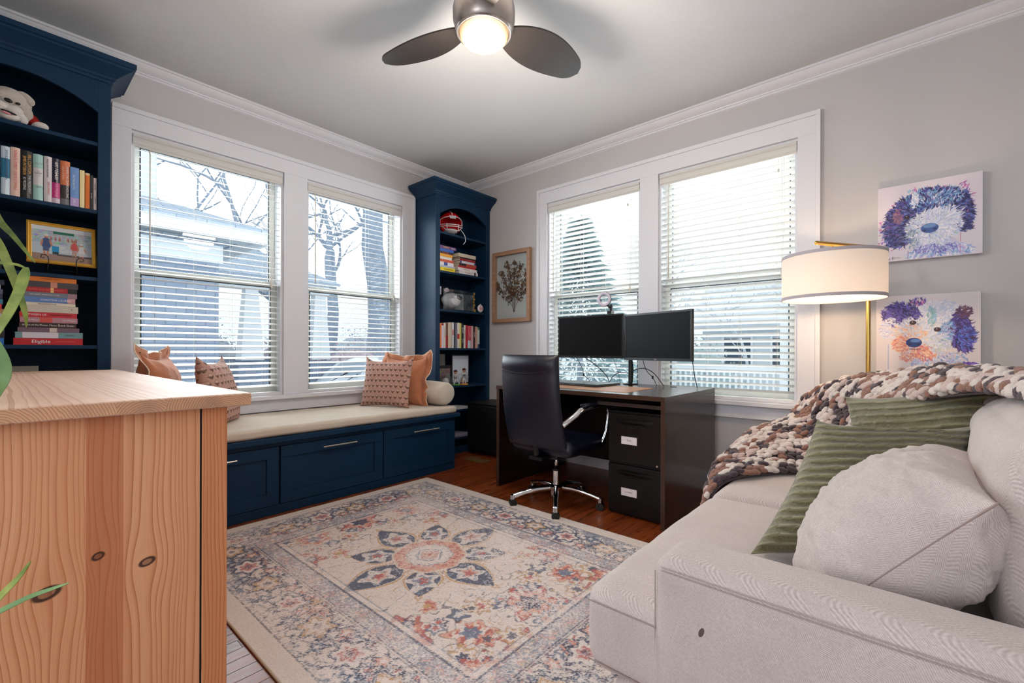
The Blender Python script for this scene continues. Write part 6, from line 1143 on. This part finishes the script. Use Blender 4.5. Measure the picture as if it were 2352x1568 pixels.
pet = r*(1+.10*np.cos(16*th_)); put(lt(pet, .116), cream); put(bandf(pet, .106, .111), slate, .8); put(bandf(r, .066, .072), navy, .8); dm_ = np.abs(wx)+np.abs(wy); put(lt(dm_, .082), slate, .85); put(lt(dm_, .070), cream); put(lt(dm_, .060), coral, .75); put(lt(dm_, .036), peach, .9); put(lt(dm_, .018), coral)
# borders
put((e < .43)*(e > .30)*1.0, cream, .5); put(bandf(e, .322, .405)*lt(n3, .56), slate, .62); put(bandf(e, .318, .326), navy, .75); put(bandf(e, .400, .408), navy, .75); put(bandf(e, .432, .438), slate, .5)
onx = (hx_-np.abs(X0)) < (hy_-np.abs(Y)); s_ = np.where(onx, Y, X0); v = ew-.212; per = .235; ph_ = ((s_/per) % 1.0-.5)*per; idx = np.floor(s_/per).astype(int)
inb = bandf(e, .098, .312); put(inb*lt(np.abs(fbm(s_*16, ew*16, 15, 3)-.5), .03), navy, .8); put(inb*lt(np.abs(fbm(s_*13+5, ew*13, 16, 3)-.5), .022), slate, .85)
rr = np.hypot(ph_*1.0, v*1.25)*(1+.2*np.sin(6*np.arctan2(v, ph_))+.5*(n1-.5)); even = (idx % 2 == 0); put(inb*lt(rr, .080), navy, .9); put(inb*lt(rr, .060)*even, tan, .9); put(inb*lt(rr, .060)*(~even), cream, .95); put(inb*lt(rr, .040)*even, cream, .8); put(inb*lt(rr, .038)*(~even), coral, .85); put(inb*lt(rr, .018), navy, .7)
p2 = (((s_+per/2)/per) % 1.0-.5)*per
for vv in (-.055, .055): rr = np.hypot(p2, v-vv)*(1+.3*np.sin(5*np.arctan2(v-vv, p2))); put(inb*lt(rr, .034), navy, .85); put(inb*lt(rr, .022), slate if vv < 0 else peach, .9); put(inb*lt(rr, .010), cream, .9)
put(bandf(e, .078, .085), dark, .7); put(bandf(e, .085, .102)*lt(n3, .45), slate, .6); put(bandf(e, .308, .314), dark, .6)
# wear: the cream ground shows through in ragged patches and as single tufts
wear = np.clip((fbm(X*3.1+20, Y*3.1+2, 18, 4)-.38)*3.2, 0, 1); m = ((n3*.55+fine*.45) < .22+.30*wear).astype(float); m[e < .075] = 0; C = C*(1-m[..., None]*.80)+cream*m[..., None]*.80
m = ((fine > .93) & (e > .075)).astype(float); C = C*(1-m[..., None]*.5)+slate*m[..., None]*.5
m = (e < .077).astype(float)[..., None]; C = C*(1-m)+np.array(S(216, 204, 196))*m
C *= (.94+.12*fine)[..., None]
P = np.stack([gx, gy, .0095+.0016*fine+.0012*n2], -1).reshape(-1, 3)
tt = NT('woven_rug', .95); tt.color(tt.mix(tt.mr(tt.noise(tt.obj, 520, 2), .3, .7, 0, .22), tt.attr(), S(140, 128, 122))); tt.bump(tt.noise(tt.obj, 600, 2), .5, .003); tt.b.inputs['Sheen Weight'].default_value = .2
rg = thing('area_rug', (cx, cy, 0), 'faded oriental rug with navy and coral medallion on the wood floor', 'rug'); from_np('pile', P, gridF(nx, ny), tt.m, rg, smooth=False, cols=C.reshape(-1, 3)); bx('backing', cm(96, 74, 56, .9), RX0, RX1, RY0, RY1, .0005, .009, rg)
mb = MB()
for (p, q) in (((RX0, RY0), (RX0, RY1)), ((RX0, RY1), (RX1, RY1)), ((RX1, RY1), (RX1, RY0)), ((RX1, RY0), (RX0, RY0))): mb.tube([(p[0], p[1], .0055), (q[0], q[1], .0055)], .0055, 8)
mb.build('binding', cm(186, 170, 150, .9), rg)
# ---------------------------------------------------------------- outside
GZ = -.55
M_snow = mat('snowy_ground', S(214, 220, 226), .9, bump=.3, bscale=4, var=.06, vscale=2); M_siding = None
def m_brick():
    t = NT('blue_grey_brick', .8); b_ = t.t.nodes.new('ShaderNodeTexBrick'); x, y, z = t.sep(t.obj)[:3]; t.t.links.new(t.comb(y, z, 0), b_.inputs['Vector']); b_.inputs['Scale'].default_value = 1; b_.inputs['Brick Width'].default_value = .21; b_.inputs['Row Height'].default_value = .075; b_.inputs['Mortar Size'].default_value = .007
    b_.inputs['Color1'].default_value = (*S(146, 158, 176), 1); b_.inputs['Color2'].default_value = (*S(134, 148, 168), 1); b_.inputs['Mortar'].default_value = (*S(116, 130, 150), 1); t.color(b_.outputs[0]); t.bump(b_.outputs[1], -.4, .01); return t.m
def m_shingle(sl):
    t = NT('grey_shingles', .9); x, y, z = t.sep(t.obj)[:3]; b_ = t.t.nodes.new('ShaderNodeTexBrick'); t.t.links.new(t.comb(y, t.math('MULTIPLY', z, 1.0), 0), b_.inputs['Vector']); b_.inputs['Scale'].default_value = 1; b_.inputs['Brick Width'].default_value = .3; b_.inputs['Row Height'].default_value = .07; b_.inputs['Mortar Size'].default_value = .006
    b_.inputs['Color1'].default_value = (*S(186, 198, 212), 1); b_.inputs['Color2'].default_value = (*S(170, 184, 200), 1); b_.inputs['Mortar'].default_value = (*S(140, 154, 172), 1); t.color(b_.outputs[0]); return t.m
M_brick = m_brick(); M_shing = m_shingle(1); M_wpaint = mat('white_exterior_paint', S(226, 232, 236), .6); M_blue = mat('blue_grey_siding', S(150, 172, 204), .7); M_dkwin = mat('dark_window', S(70, 88, 104), .2)
struct(bx('trim_20', M_snow, -60, 60, -30, 80, GZ-.2, GZ)) if False else None
gr = bx('snowy_ground', M_snow, -60, 60, -30, 80, GZ-.2, GZ); gr['label'] = 'snow covered ground outside the windows'; struct(gr); gr.name = 'ground'
nh = thing('neighbour_house', (-8, 0, GZ), 'blue grey brick house with white eaves seen through the left window', 'house')
bx('wall', M_brick, -7.2, -6.8, -4, 1.93, GZ, 2.20, nh); bx('frieze', M_wpaint, -6.84, -6.77, -4, 1.97, 2.17, 2.40, nh); bx('soffit', cm(196, 204, 208, .8), -6.95, -6.32, -4, 2.32, 2.50, 2.52, nh); bx('fascia', M_wpaint, -6.34, -6.28, -4, 2.36, 2.42, 2.58, nh); bx('fascia', M_wpaint, -9.0, -6.28, 2.33, 2.38, 2.42, 2.58, nh)
mb = MB(); mb.add([(-6.24, -4, 2.58), (-6.24, 2.40, 2.58), (-8.6, .55, 3.45), (-8.6, -4, 3.45), (-11, 2.40, 2.58)], [(0, 1, 2, 3), (1, 4, 2)]); o = mb.build('roof', M_shing, nh, fix=False); so = o.modifiers.new('s', 'SOLIDIFY'); so.thickness = .03
bx('upper_storey', M_blue, -9.5, -7.6, -3, 1.25, 2.9, 6.2, nh); bx('corner_board', M_wpaint, -7.62, -7.56, 1.25, 1.42, 2.85, 6.2, nh)
# porch beyond
bx('porch_beam', M_wpaint, -9.6, -9.4, 2.2, 4.75, 2.20, 2.42, nh); mb = MB(); mb.add([(-9.2, 2.0, 2.45), (-9.2, 4.9, 2.45), (-11.5, 3.4, 3.55), (-11.5, 2.0, 3.55), (-13, 4.9, 2.45)], [(0, 1, 2, 3), (1, 4, 2)]); o = mb.build('porch_roof', M_shing, nh, fix=False); so = o.modifiers.new('s', 'SOLIDIFY'); so.thickness = .05
for yy in (3.22, 4.55):
    mb = MB(); mb.add([(-9.66, yy-.20, .85), (-9.34, yy-.20, .85), (-9.34, yy+.20, .85), (-9.66, yy+.20, .85), (-9.60, yy-.11, 2.2), (-9.40, yy-.11, 2.2), (-9.40, yy+.11, 2.2), (-9.60, yy+.11, 2.2)], [(0, 3, 2, 1), (4, 5, 6, 7), (0, 1, 5, 4), (1, 2, 6, 5), (2, 3, 7, 6), (3, 0, 4, 7)]); mb.build('column', M_wpaint, nh)
    bx('pier', M_brick, -9.75, -9.25, yy-.28, yy+.28, GZ, .82, nh)
bx('porch_wall', M_brick, -11.4, -11.2, 1.9, 4.9, GZ, .9, nh); bx('porch_floor', cm(150, 160, 170, .8), -11.2, -9.2, 1.95, 4.9, GZ, -.05, nh)
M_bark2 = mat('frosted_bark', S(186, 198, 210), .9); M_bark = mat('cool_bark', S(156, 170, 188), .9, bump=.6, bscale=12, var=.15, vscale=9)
def tree(name, x, y, R, H, label, seed, lean=0, levels=4, group=None, fork=.35, n0=3, m=None):
    rs = np.random.RandomState(seed); mb = MB(); root = thing(name, (x, y, GZ), label, 'tree', group)
    tr = MB()
    def br(p, d, L, r, lv, mbx):
        pts = [p]; k = 5; dd = Vector(d)
        for i in range(k): dd = (dd+Vector((rs.randn(), rs.randn(), rs.randn()*.6+.12))*.10).normalized(); pts.append(pts[-1]+dd*L/k)
        mbx.tube([tuple(q) for q in pts], [r*(1-.35*i/k) for i in range(k+1)], 7 if lv > 2 else 4)
        if lv <= 0: return
        for j in range(n0 if lv > 1 else n0+1):
            q = pts[-1] if j < 2 else pts[2+rs.randint(3)]; a_ = Vector((rs.randn(), rs.randn(), rs.randn()*.5+.3)).normalized(); br(q, (dd*.75+a_*.75).normalized(), L*(.62+.2*rs.rand()), r*.58*(1 if j < 2 else .7), lv-1, mb)
    br(Vector((x, y, GZ)), Vector((lean, 0, 1)).normalized(), H, R, levels, tr); tr.build('trunk', m or M_bark, root, smooth=True); mb.build('branches', m or M_bark, root, smooth=True); return root
tree('bare_tree', -14, 8.75, .50, 6.5, 'broad bare tree trunk standing right of centre in the second left window', 3, levels=3)
tree('bare_tree', -14.5, 7.35, .25, 3.6, 'forked bare tree behind the porch roof in the second left window', 8, levels=4, lean=-.02)
tree('bare_tree', -12.5, .8, .09, 4.0, 'bare tree with thin branches high above the brick house', 15, levels=6, lean=.12)
tree('bare_tree', -9.5, 4.2, .09, 3.4, 'slim bare sapling leaning over the porch roof', 19, levels=5, lean=-.3)
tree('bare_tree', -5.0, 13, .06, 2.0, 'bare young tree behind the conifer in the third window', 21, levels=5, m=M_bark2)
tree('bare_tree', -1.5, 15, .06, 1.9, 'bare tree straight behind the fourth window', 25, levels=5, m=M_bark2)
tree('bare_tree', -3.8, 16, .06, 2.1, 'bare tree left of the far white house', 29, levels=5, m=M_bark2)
def conifer(x, y, H, R, label, seed, c=(150, 176, 180)):
    rs = np.random.RandomState(seed); root = thing('conifer', (x, y, GZ), label, 'tree'); mb = MB(); mb.cyl((x, y, GZ), (x, y, GZ+H*.9), .09, .02, n=8); mb.build('trunk', M_bark, root); mb = MB()
    for i in range(5200):
        t = rs.rand()**.7; a_ = rs.rand()*2*PI; r_ = R*(1-t)*(.35+.65*rs.rand()); p = Vector((x+math.cos(a_)*r_, y+math.sin(a_)*r_, GZ+.3+t*H)); d = Vector((math.cos(a_), math.sin(a_), -.25+rs.randn()*.3)).normalized()*(.22+.15*rs.rand()); s_ = d.cross(Vector((0, 0, 1))).normalized()*.014
        mb.add([tuple(p-s_), tuple(p+s_), tuple(p+d+Vector((0, 0, .02))), tuple(p+d*.5+Vector((0, 0, .05)))], [(0, 1, 2), (0, 2, 3), (1, 2, 3)])
    mb.build('foliage', mat('grey_green_needles', S(*c), .9, var=.2, vscale=3), root, fix=False); return root
conifer(-5.9, 9.2, 4.4, 1.7, 'dusty green conifer outside the window behind the left monitor', 2)
def shrub(x, y, R, label, seed, c, n=2600):
    rs = np.random.RandomState(seed); mb = MB(); mb.ell((x, y, GZ), (R*.82, R*.82, R*1.08), 20)
    for i in range(n):
        p = Vector(rs.randn(3)); p = p.normalized()*R*(.5+.5*rs.rand()); p.z = abs(p.z)*1.3; p += Vector((x, y, GZ)); s_ = .025+.02*rs.rand(); d1 = Vector(rs.randn(3)).normalized()*s_; d2 = Vector(rs.randn(3)).normalized()*s_; mb.add([tuple(p-d1), tuple(p+d2), tuple(p+d1), tuple(p-d2)], [(0, 1, 2, 3)])
    o = mb.build('shrub', mat('shrub_leaf_%d' % seed, S(*c), .9, var=.12, vscale=4), None, fix=False); tag(o, label, 'shrub')
shrub(-11.8, 6.7, 1.5, 'reddish bare shrub behind the porch column', 4, (186, 172, 182)); shrub(-13, 5.4, 1.4, 'russet hedge seen low between the tree trunks', 6, (172, 162, 176)); shrub(-16.5, 9.6, 2.0, 'grey hedge at the far right of the second left window', 7, (176, 186, 198)); shrub(-4.4, 12, 1.6, 'low grey green hedge behind the monitors', 9, (160, 178, 182)); shrub(-9.5, 2.8, .01, 'x', 10, (1, 1, 1), 1) if False else None
shrub(-14.6, 3.3, 2.1, 'tall grey hedge behind the porch, seen beside the brick wall', 41, (172, 182, 192)); shrub(-14.2, 5.9, 1.7, 'grey purple shrub mass behind the tapered porch columns', 42, (176, 172, 184))
# car under snow
cr_ = thing('car', (-8.3, 5.2, GZ), 'pale car with a frosted windscreen parked outside the second left window', 'car'); M_car = mat('pale_car_paint', S(206, 216, 226), .25, coat=.6); M_cg = mat('frosted_car_glass', S(142, 160, 176), .3)
pr = [(3.1, .18), (3.12, .55), (3.35, .72), (4.2, .86), (4.75, 1.36), (5.2, 1.46), (6.1, 1.44), (6.9, .98), (7.35, .90), (7.45, .35), (7.35, .18)]
mb = MB(); mb.add([(-9.05, y, GZ+z) for y, z in pr]+[(-9.0+.0, y, GZ+z) for y, z in pr], []); mb = MB()
L4 = [(-9.15, .0), (-9.0, .04), (-7.6, .04), (-7.45, .0)]; n = len(pr); vs_ = []
for xq, ins in L4:
    for y, z in pr: vs_.append((xq + (0.16*max(0, z-.9)*(1 if xq < -8.3 else -1)), y, GZ+z-(.02 if ins == 0 else 0)))
fs_ = [(k*n+i, k*n+(i+1) % n, (k+1)*n+(i+1) % n, (k+1)*n+i) for k in range(3) for i in range(n)]+[tuple(range(n)), tuple(range(4*n-1, 3*n-1, -1))]; mb.add(vs_, fs_); mb.build('body', M_car, cr_, bevel=.03, seg=3)
mb = MB(); mb.add([(-8.9, 4.25, GZ+.90), (-7.7, 4.25, GZ+.90), (-7.76, 4.74, GZ+1.36), (-8.84, 4.74, GZ+1.36)], [(0, 1, 2, 3)]); o = mb.build('windscreen', M_cg, cr_); so = o.modifiers.new('s', 'SOLIDIFY'); so.thickness = .02
mb = MB(); mb.add([(-7.46, 4.5, GZ+.92), (-7.46, 6.7, GZ+.96), (-7.54, 6.1, GZ+1.36), (-7.54, 4.95, GZ+1.36)], [(0, 1, 2, 3)]); o = mb.build('side_window', M_cg, cr_); so = o.modifiers.new('s', 'SOLIDIFY'); so.thickness = .02
mb = MB(); mb.tube([(-8.6, 4.30, GZ+.93), (-8.2, 4.52, GZ+1.17)], .012, 5); mb.tube([(-8.1, 4.30, GZ+.93), (-7.8, 4.50, GZ+1.14)], .012, 5); mb.build('wiper', cm(30, 34, 40, .5), cr_)
for yy in (3.85, 6.65):
    for xx in (-9.0, -7.6): mb = MB(); mb.cyl((xx-.1, yy, GZ+.32), (xx+.1, yy, GZ+.32), .32, n=28); mb.build('wheel', cm(40, 42, 46, .7), cr_, smooth=True, auto=40)
# houses behind the back windows
fh = thing('far_house', (-1.5, 20, GZ), 'white house with snowy roof and dark windows far behind the fourth window', 'house'); bx('wall', mat('pale_siding', S(206, 216, 222), .8), -6.0, 4.0, 18, 24, GZ, 2.1, fh); mb = MB(); mb.add([(-6.6, 17.4, 2.0), (4.6, 17.4, 2.0), (4.6, 21, 4.0), (-6.6, 21, 4.0), (-6.6, 24.6, 2.0), (4.6, 24.6, 2.0)], [(0, 1, 2, 3), (3, 2, 5, 4)]); o = mb.build('roof', M_snow, fh, fix=False); so = o.modifiers.new('s', 'SOLIDIFY'); so.thickness = .12
for x in (-5.2, -3.6, -2.0, -.4, 1.2): w_ = bx('window', M_dkwin, x, x+.9, 17.96, 18, .5, 1.5, fh); bx('frame', M_wpaint, x-.08, x, 17.94, 17.99, .42, 1.58, w_); bx('frame', M_wpaint, x+.9, x+.98, 17.94, 17.99, .42, 1.58, w_)
fe = thing('porch_railing', (-1.2, 10.5, GZ), 'white railing on the grey porch across the yard', 'railing'); bx('deck', cm(130, 146, 158, .8), -4.2, 2.4, 10.6, 13.5, GZ, -.1, fe); bx('top_rail', M_wpaint, -4.2, 2.4, 10.5, 10.6, .62, .70, fe); bx('bottom_rail', M_wpaint, -4.2, 2.4, 10.52, 10.58, .02, .08, fe); mb = MB()
for i in range(54): mb.box(-4.15+i*.12, -4.11+i*.12, 10.53, 10.57, .08, .62)
o = mb.build('balusters', M_wpaint, fe); o['kind'] = 'stuff'
for x in (-4.2, -1.9, .3, 2.35): bx('post', M_wpaint, x-.07, x+.07, 10.48, 10.62, GZ, 2.0, fe)
# ---------------------------------------------------------------- spider plant at the left picture edge
def m_leaf(): 
    t = NT('spider_leaf', .45); n = t.noise(t.obj, 30, 3); t.color(t.mix(t.mr(n, .3, .7, 0, 1), S(84, 110, 34), S(146, 158, 72))); t.b.inputs['Subsurface Weight'].default_value = .0; return t.m
M_leaf = m_leaf(); M_leaf2 = mat('pale_green_leaf', S(112, 150, 92), .5, var=.12, vscale=20)
def leaf(pts, w_, parent, m, name='leaf', fold=.25, n=6):
    P = [Vector(p) for p in spl(pts, n)]; N = len(P); vs_ = []; cam_p = Vector((0, 0, 1.05))
    for i, p in enumerate(P):
        t = i/(N-1); d = (P[min(i+1, N-1)]-P[max(i-1, 0)]).normalized(); s_ = d.cross(Vector((.8, -.35, .5))).normalized(); wd = w_*(min(1, t*5+.35))*(1-t**3)**.8+.0004; nn_ = s_.cross(d).normalized()
        for q, k in ((-1, fold), (0, 0), (1, fold)): vs_.append(tuple(p+s_*q*wd+nn_*k*wd))
    mb = MB(); mb.add(vs_, [(i*3+j, i*3+j+1, (i+1)*3+j+1, (i+1)*3+j) for i in range(N-1) for j in range(2)]); o = mb.build(name, m, parent, smooth=True, fix=False); so = o.modifiers.new('s', 'SOLIDIFY'); so.thickness = .0012; ss = o.modifiers.new('u', 'SUBSURF'); ss.levels = 1; ss.render_levels = 1; return o
B = lambda u, v, s_: (lambda a_, b_: (s_*(-math.sin(YAW)+a_*math.cos(YAW)), s_*(math.cos(YAW)+a_*math.sin(YAW)), 1.05+b_*s_))((u-1176)/FPX, -(v-804.4+(u-1176)*-.00285)/FPX)
pl = thing('spider_plant', (-1.65, -.17, .94), 'spider plant with long arching leaves on the pine sideboard at the left edge', 'potted plant')
mb = MB(); mb.lathe([(.045, 0), (.055, .01), (.070, .10), (.074, .115), (.070, .118), (.062, .10), (.002, .098)], (-1.66, -.165, .9405), 36); mb.build('pot', cm(196, 186, 176, .5), pl, smooth=True, auto=50); MB().lathe([(.064, 0), (.002, .004)], (-1.66, -.165, 1.032), 24).build('soil', cm(44, 32, 24, .95), pl)
hub = Vector((-1.66, -.165, 1.04))
def L(pp, w_, m=None): leaf([tuple(hub)]+[B(*p) for p in pp], w_, pl, m or M_leaf)
L([(-70, 430, 1.10), (0, 508, 1.06), (45, 560, 1.03), (80, 604, 1.02)], .0060)
L([(-90, 470, 1.12), (-20, 500, 1.10), (10, 528, 1.08), (30, 546, 1.07)], .0035)
L([(-80, 480, 1.0), (-15, 545, .98), (15, 600, .97), (42, 668, .98), (58, 720, .99), (60, 752, 1.0)], .0085)
L([(-60, 640, .92), (-30, 606, .92), (30, 606, .92), (60, 616, .92)], .0045)
leaf([B(60, 613, .92), B(48, 660, .90), (B(24, 712, .88)), B(-4, 760, .86), B(-40, 820, .85)], .0095, pl, M_leaf)
leaf([tuple(hub), B(-60, 740, .95), B(-22, 790, .94), B(4, 835, .93), B(8, 870, .92), B(-6, 905, .92), B(-22, 935, .92)], .016, pl, M_leaf2, n=8)
L([(-120, 600, 1.1), (-100, 760, 1.0)], .008); L([(-140, 500, 1.2), (-170, 620, 1.2)], .008)
p2 = thing('potted_plant', (-.62, -.20, 0), 'small grassy plant whose two leaf tips show in front of the pine panel', 'potted plant')
mb = MB(); mb.lathe([(.08, 0), (.095, .01), (.11, .20), (.114, .22), (.105, .22), (.095, .19), (.002, .19)], (-.70, -.18, 0), 36); mb.build('pot', cm(150, 120, 100, .6), p2, smooth=True, auto=50)
h2 = (-.70, -.18, .19)
leaf([h2, B(-160, 1560, .66), B(-60, 1440, .64), B(0, 1372, .63), B(45, 1325, .63), B(72, 1288, .63)], .0055, p2, M_leaf); leaf([h2, B(-200, 1520, .66), B(-90, 1450, .66), B(0, 1404, .66), B(70, 1370, .66), B(120, 1352, .66), B(160, 1338, .66)], .0040, p2, M_leaf2)
leaf([h2, (-.72, -.22, .4), (-.80, -.27, .5)], .006, p2, M_leaf); leaf([h2, (-.62, -.24, .38), (-.55, -.27, .44)], .006, p2, M_leaf)
# ---------------------------------------------------------------- tidy: origin of one-mesh things at their base
for o in list(scn.objects):
    if o.parent is None and o.type == 'MESH' and not o.children and o.get('kind') != 'structure' and o.location.length < 1e-6 and len(o.data.vertices):
        co = np.empty(len(o.data.vertices)*3); o.data.vertices.foreach_get('co', co); co = co.reshape(-1, 3); a = co.min(0); b = co.max(0)
        c = Vector(((a[0]+b[0])/2, (a[1]+b[1])/2, a[2])); o.data.transform(Matrix.Translation(-c)); o.location = c
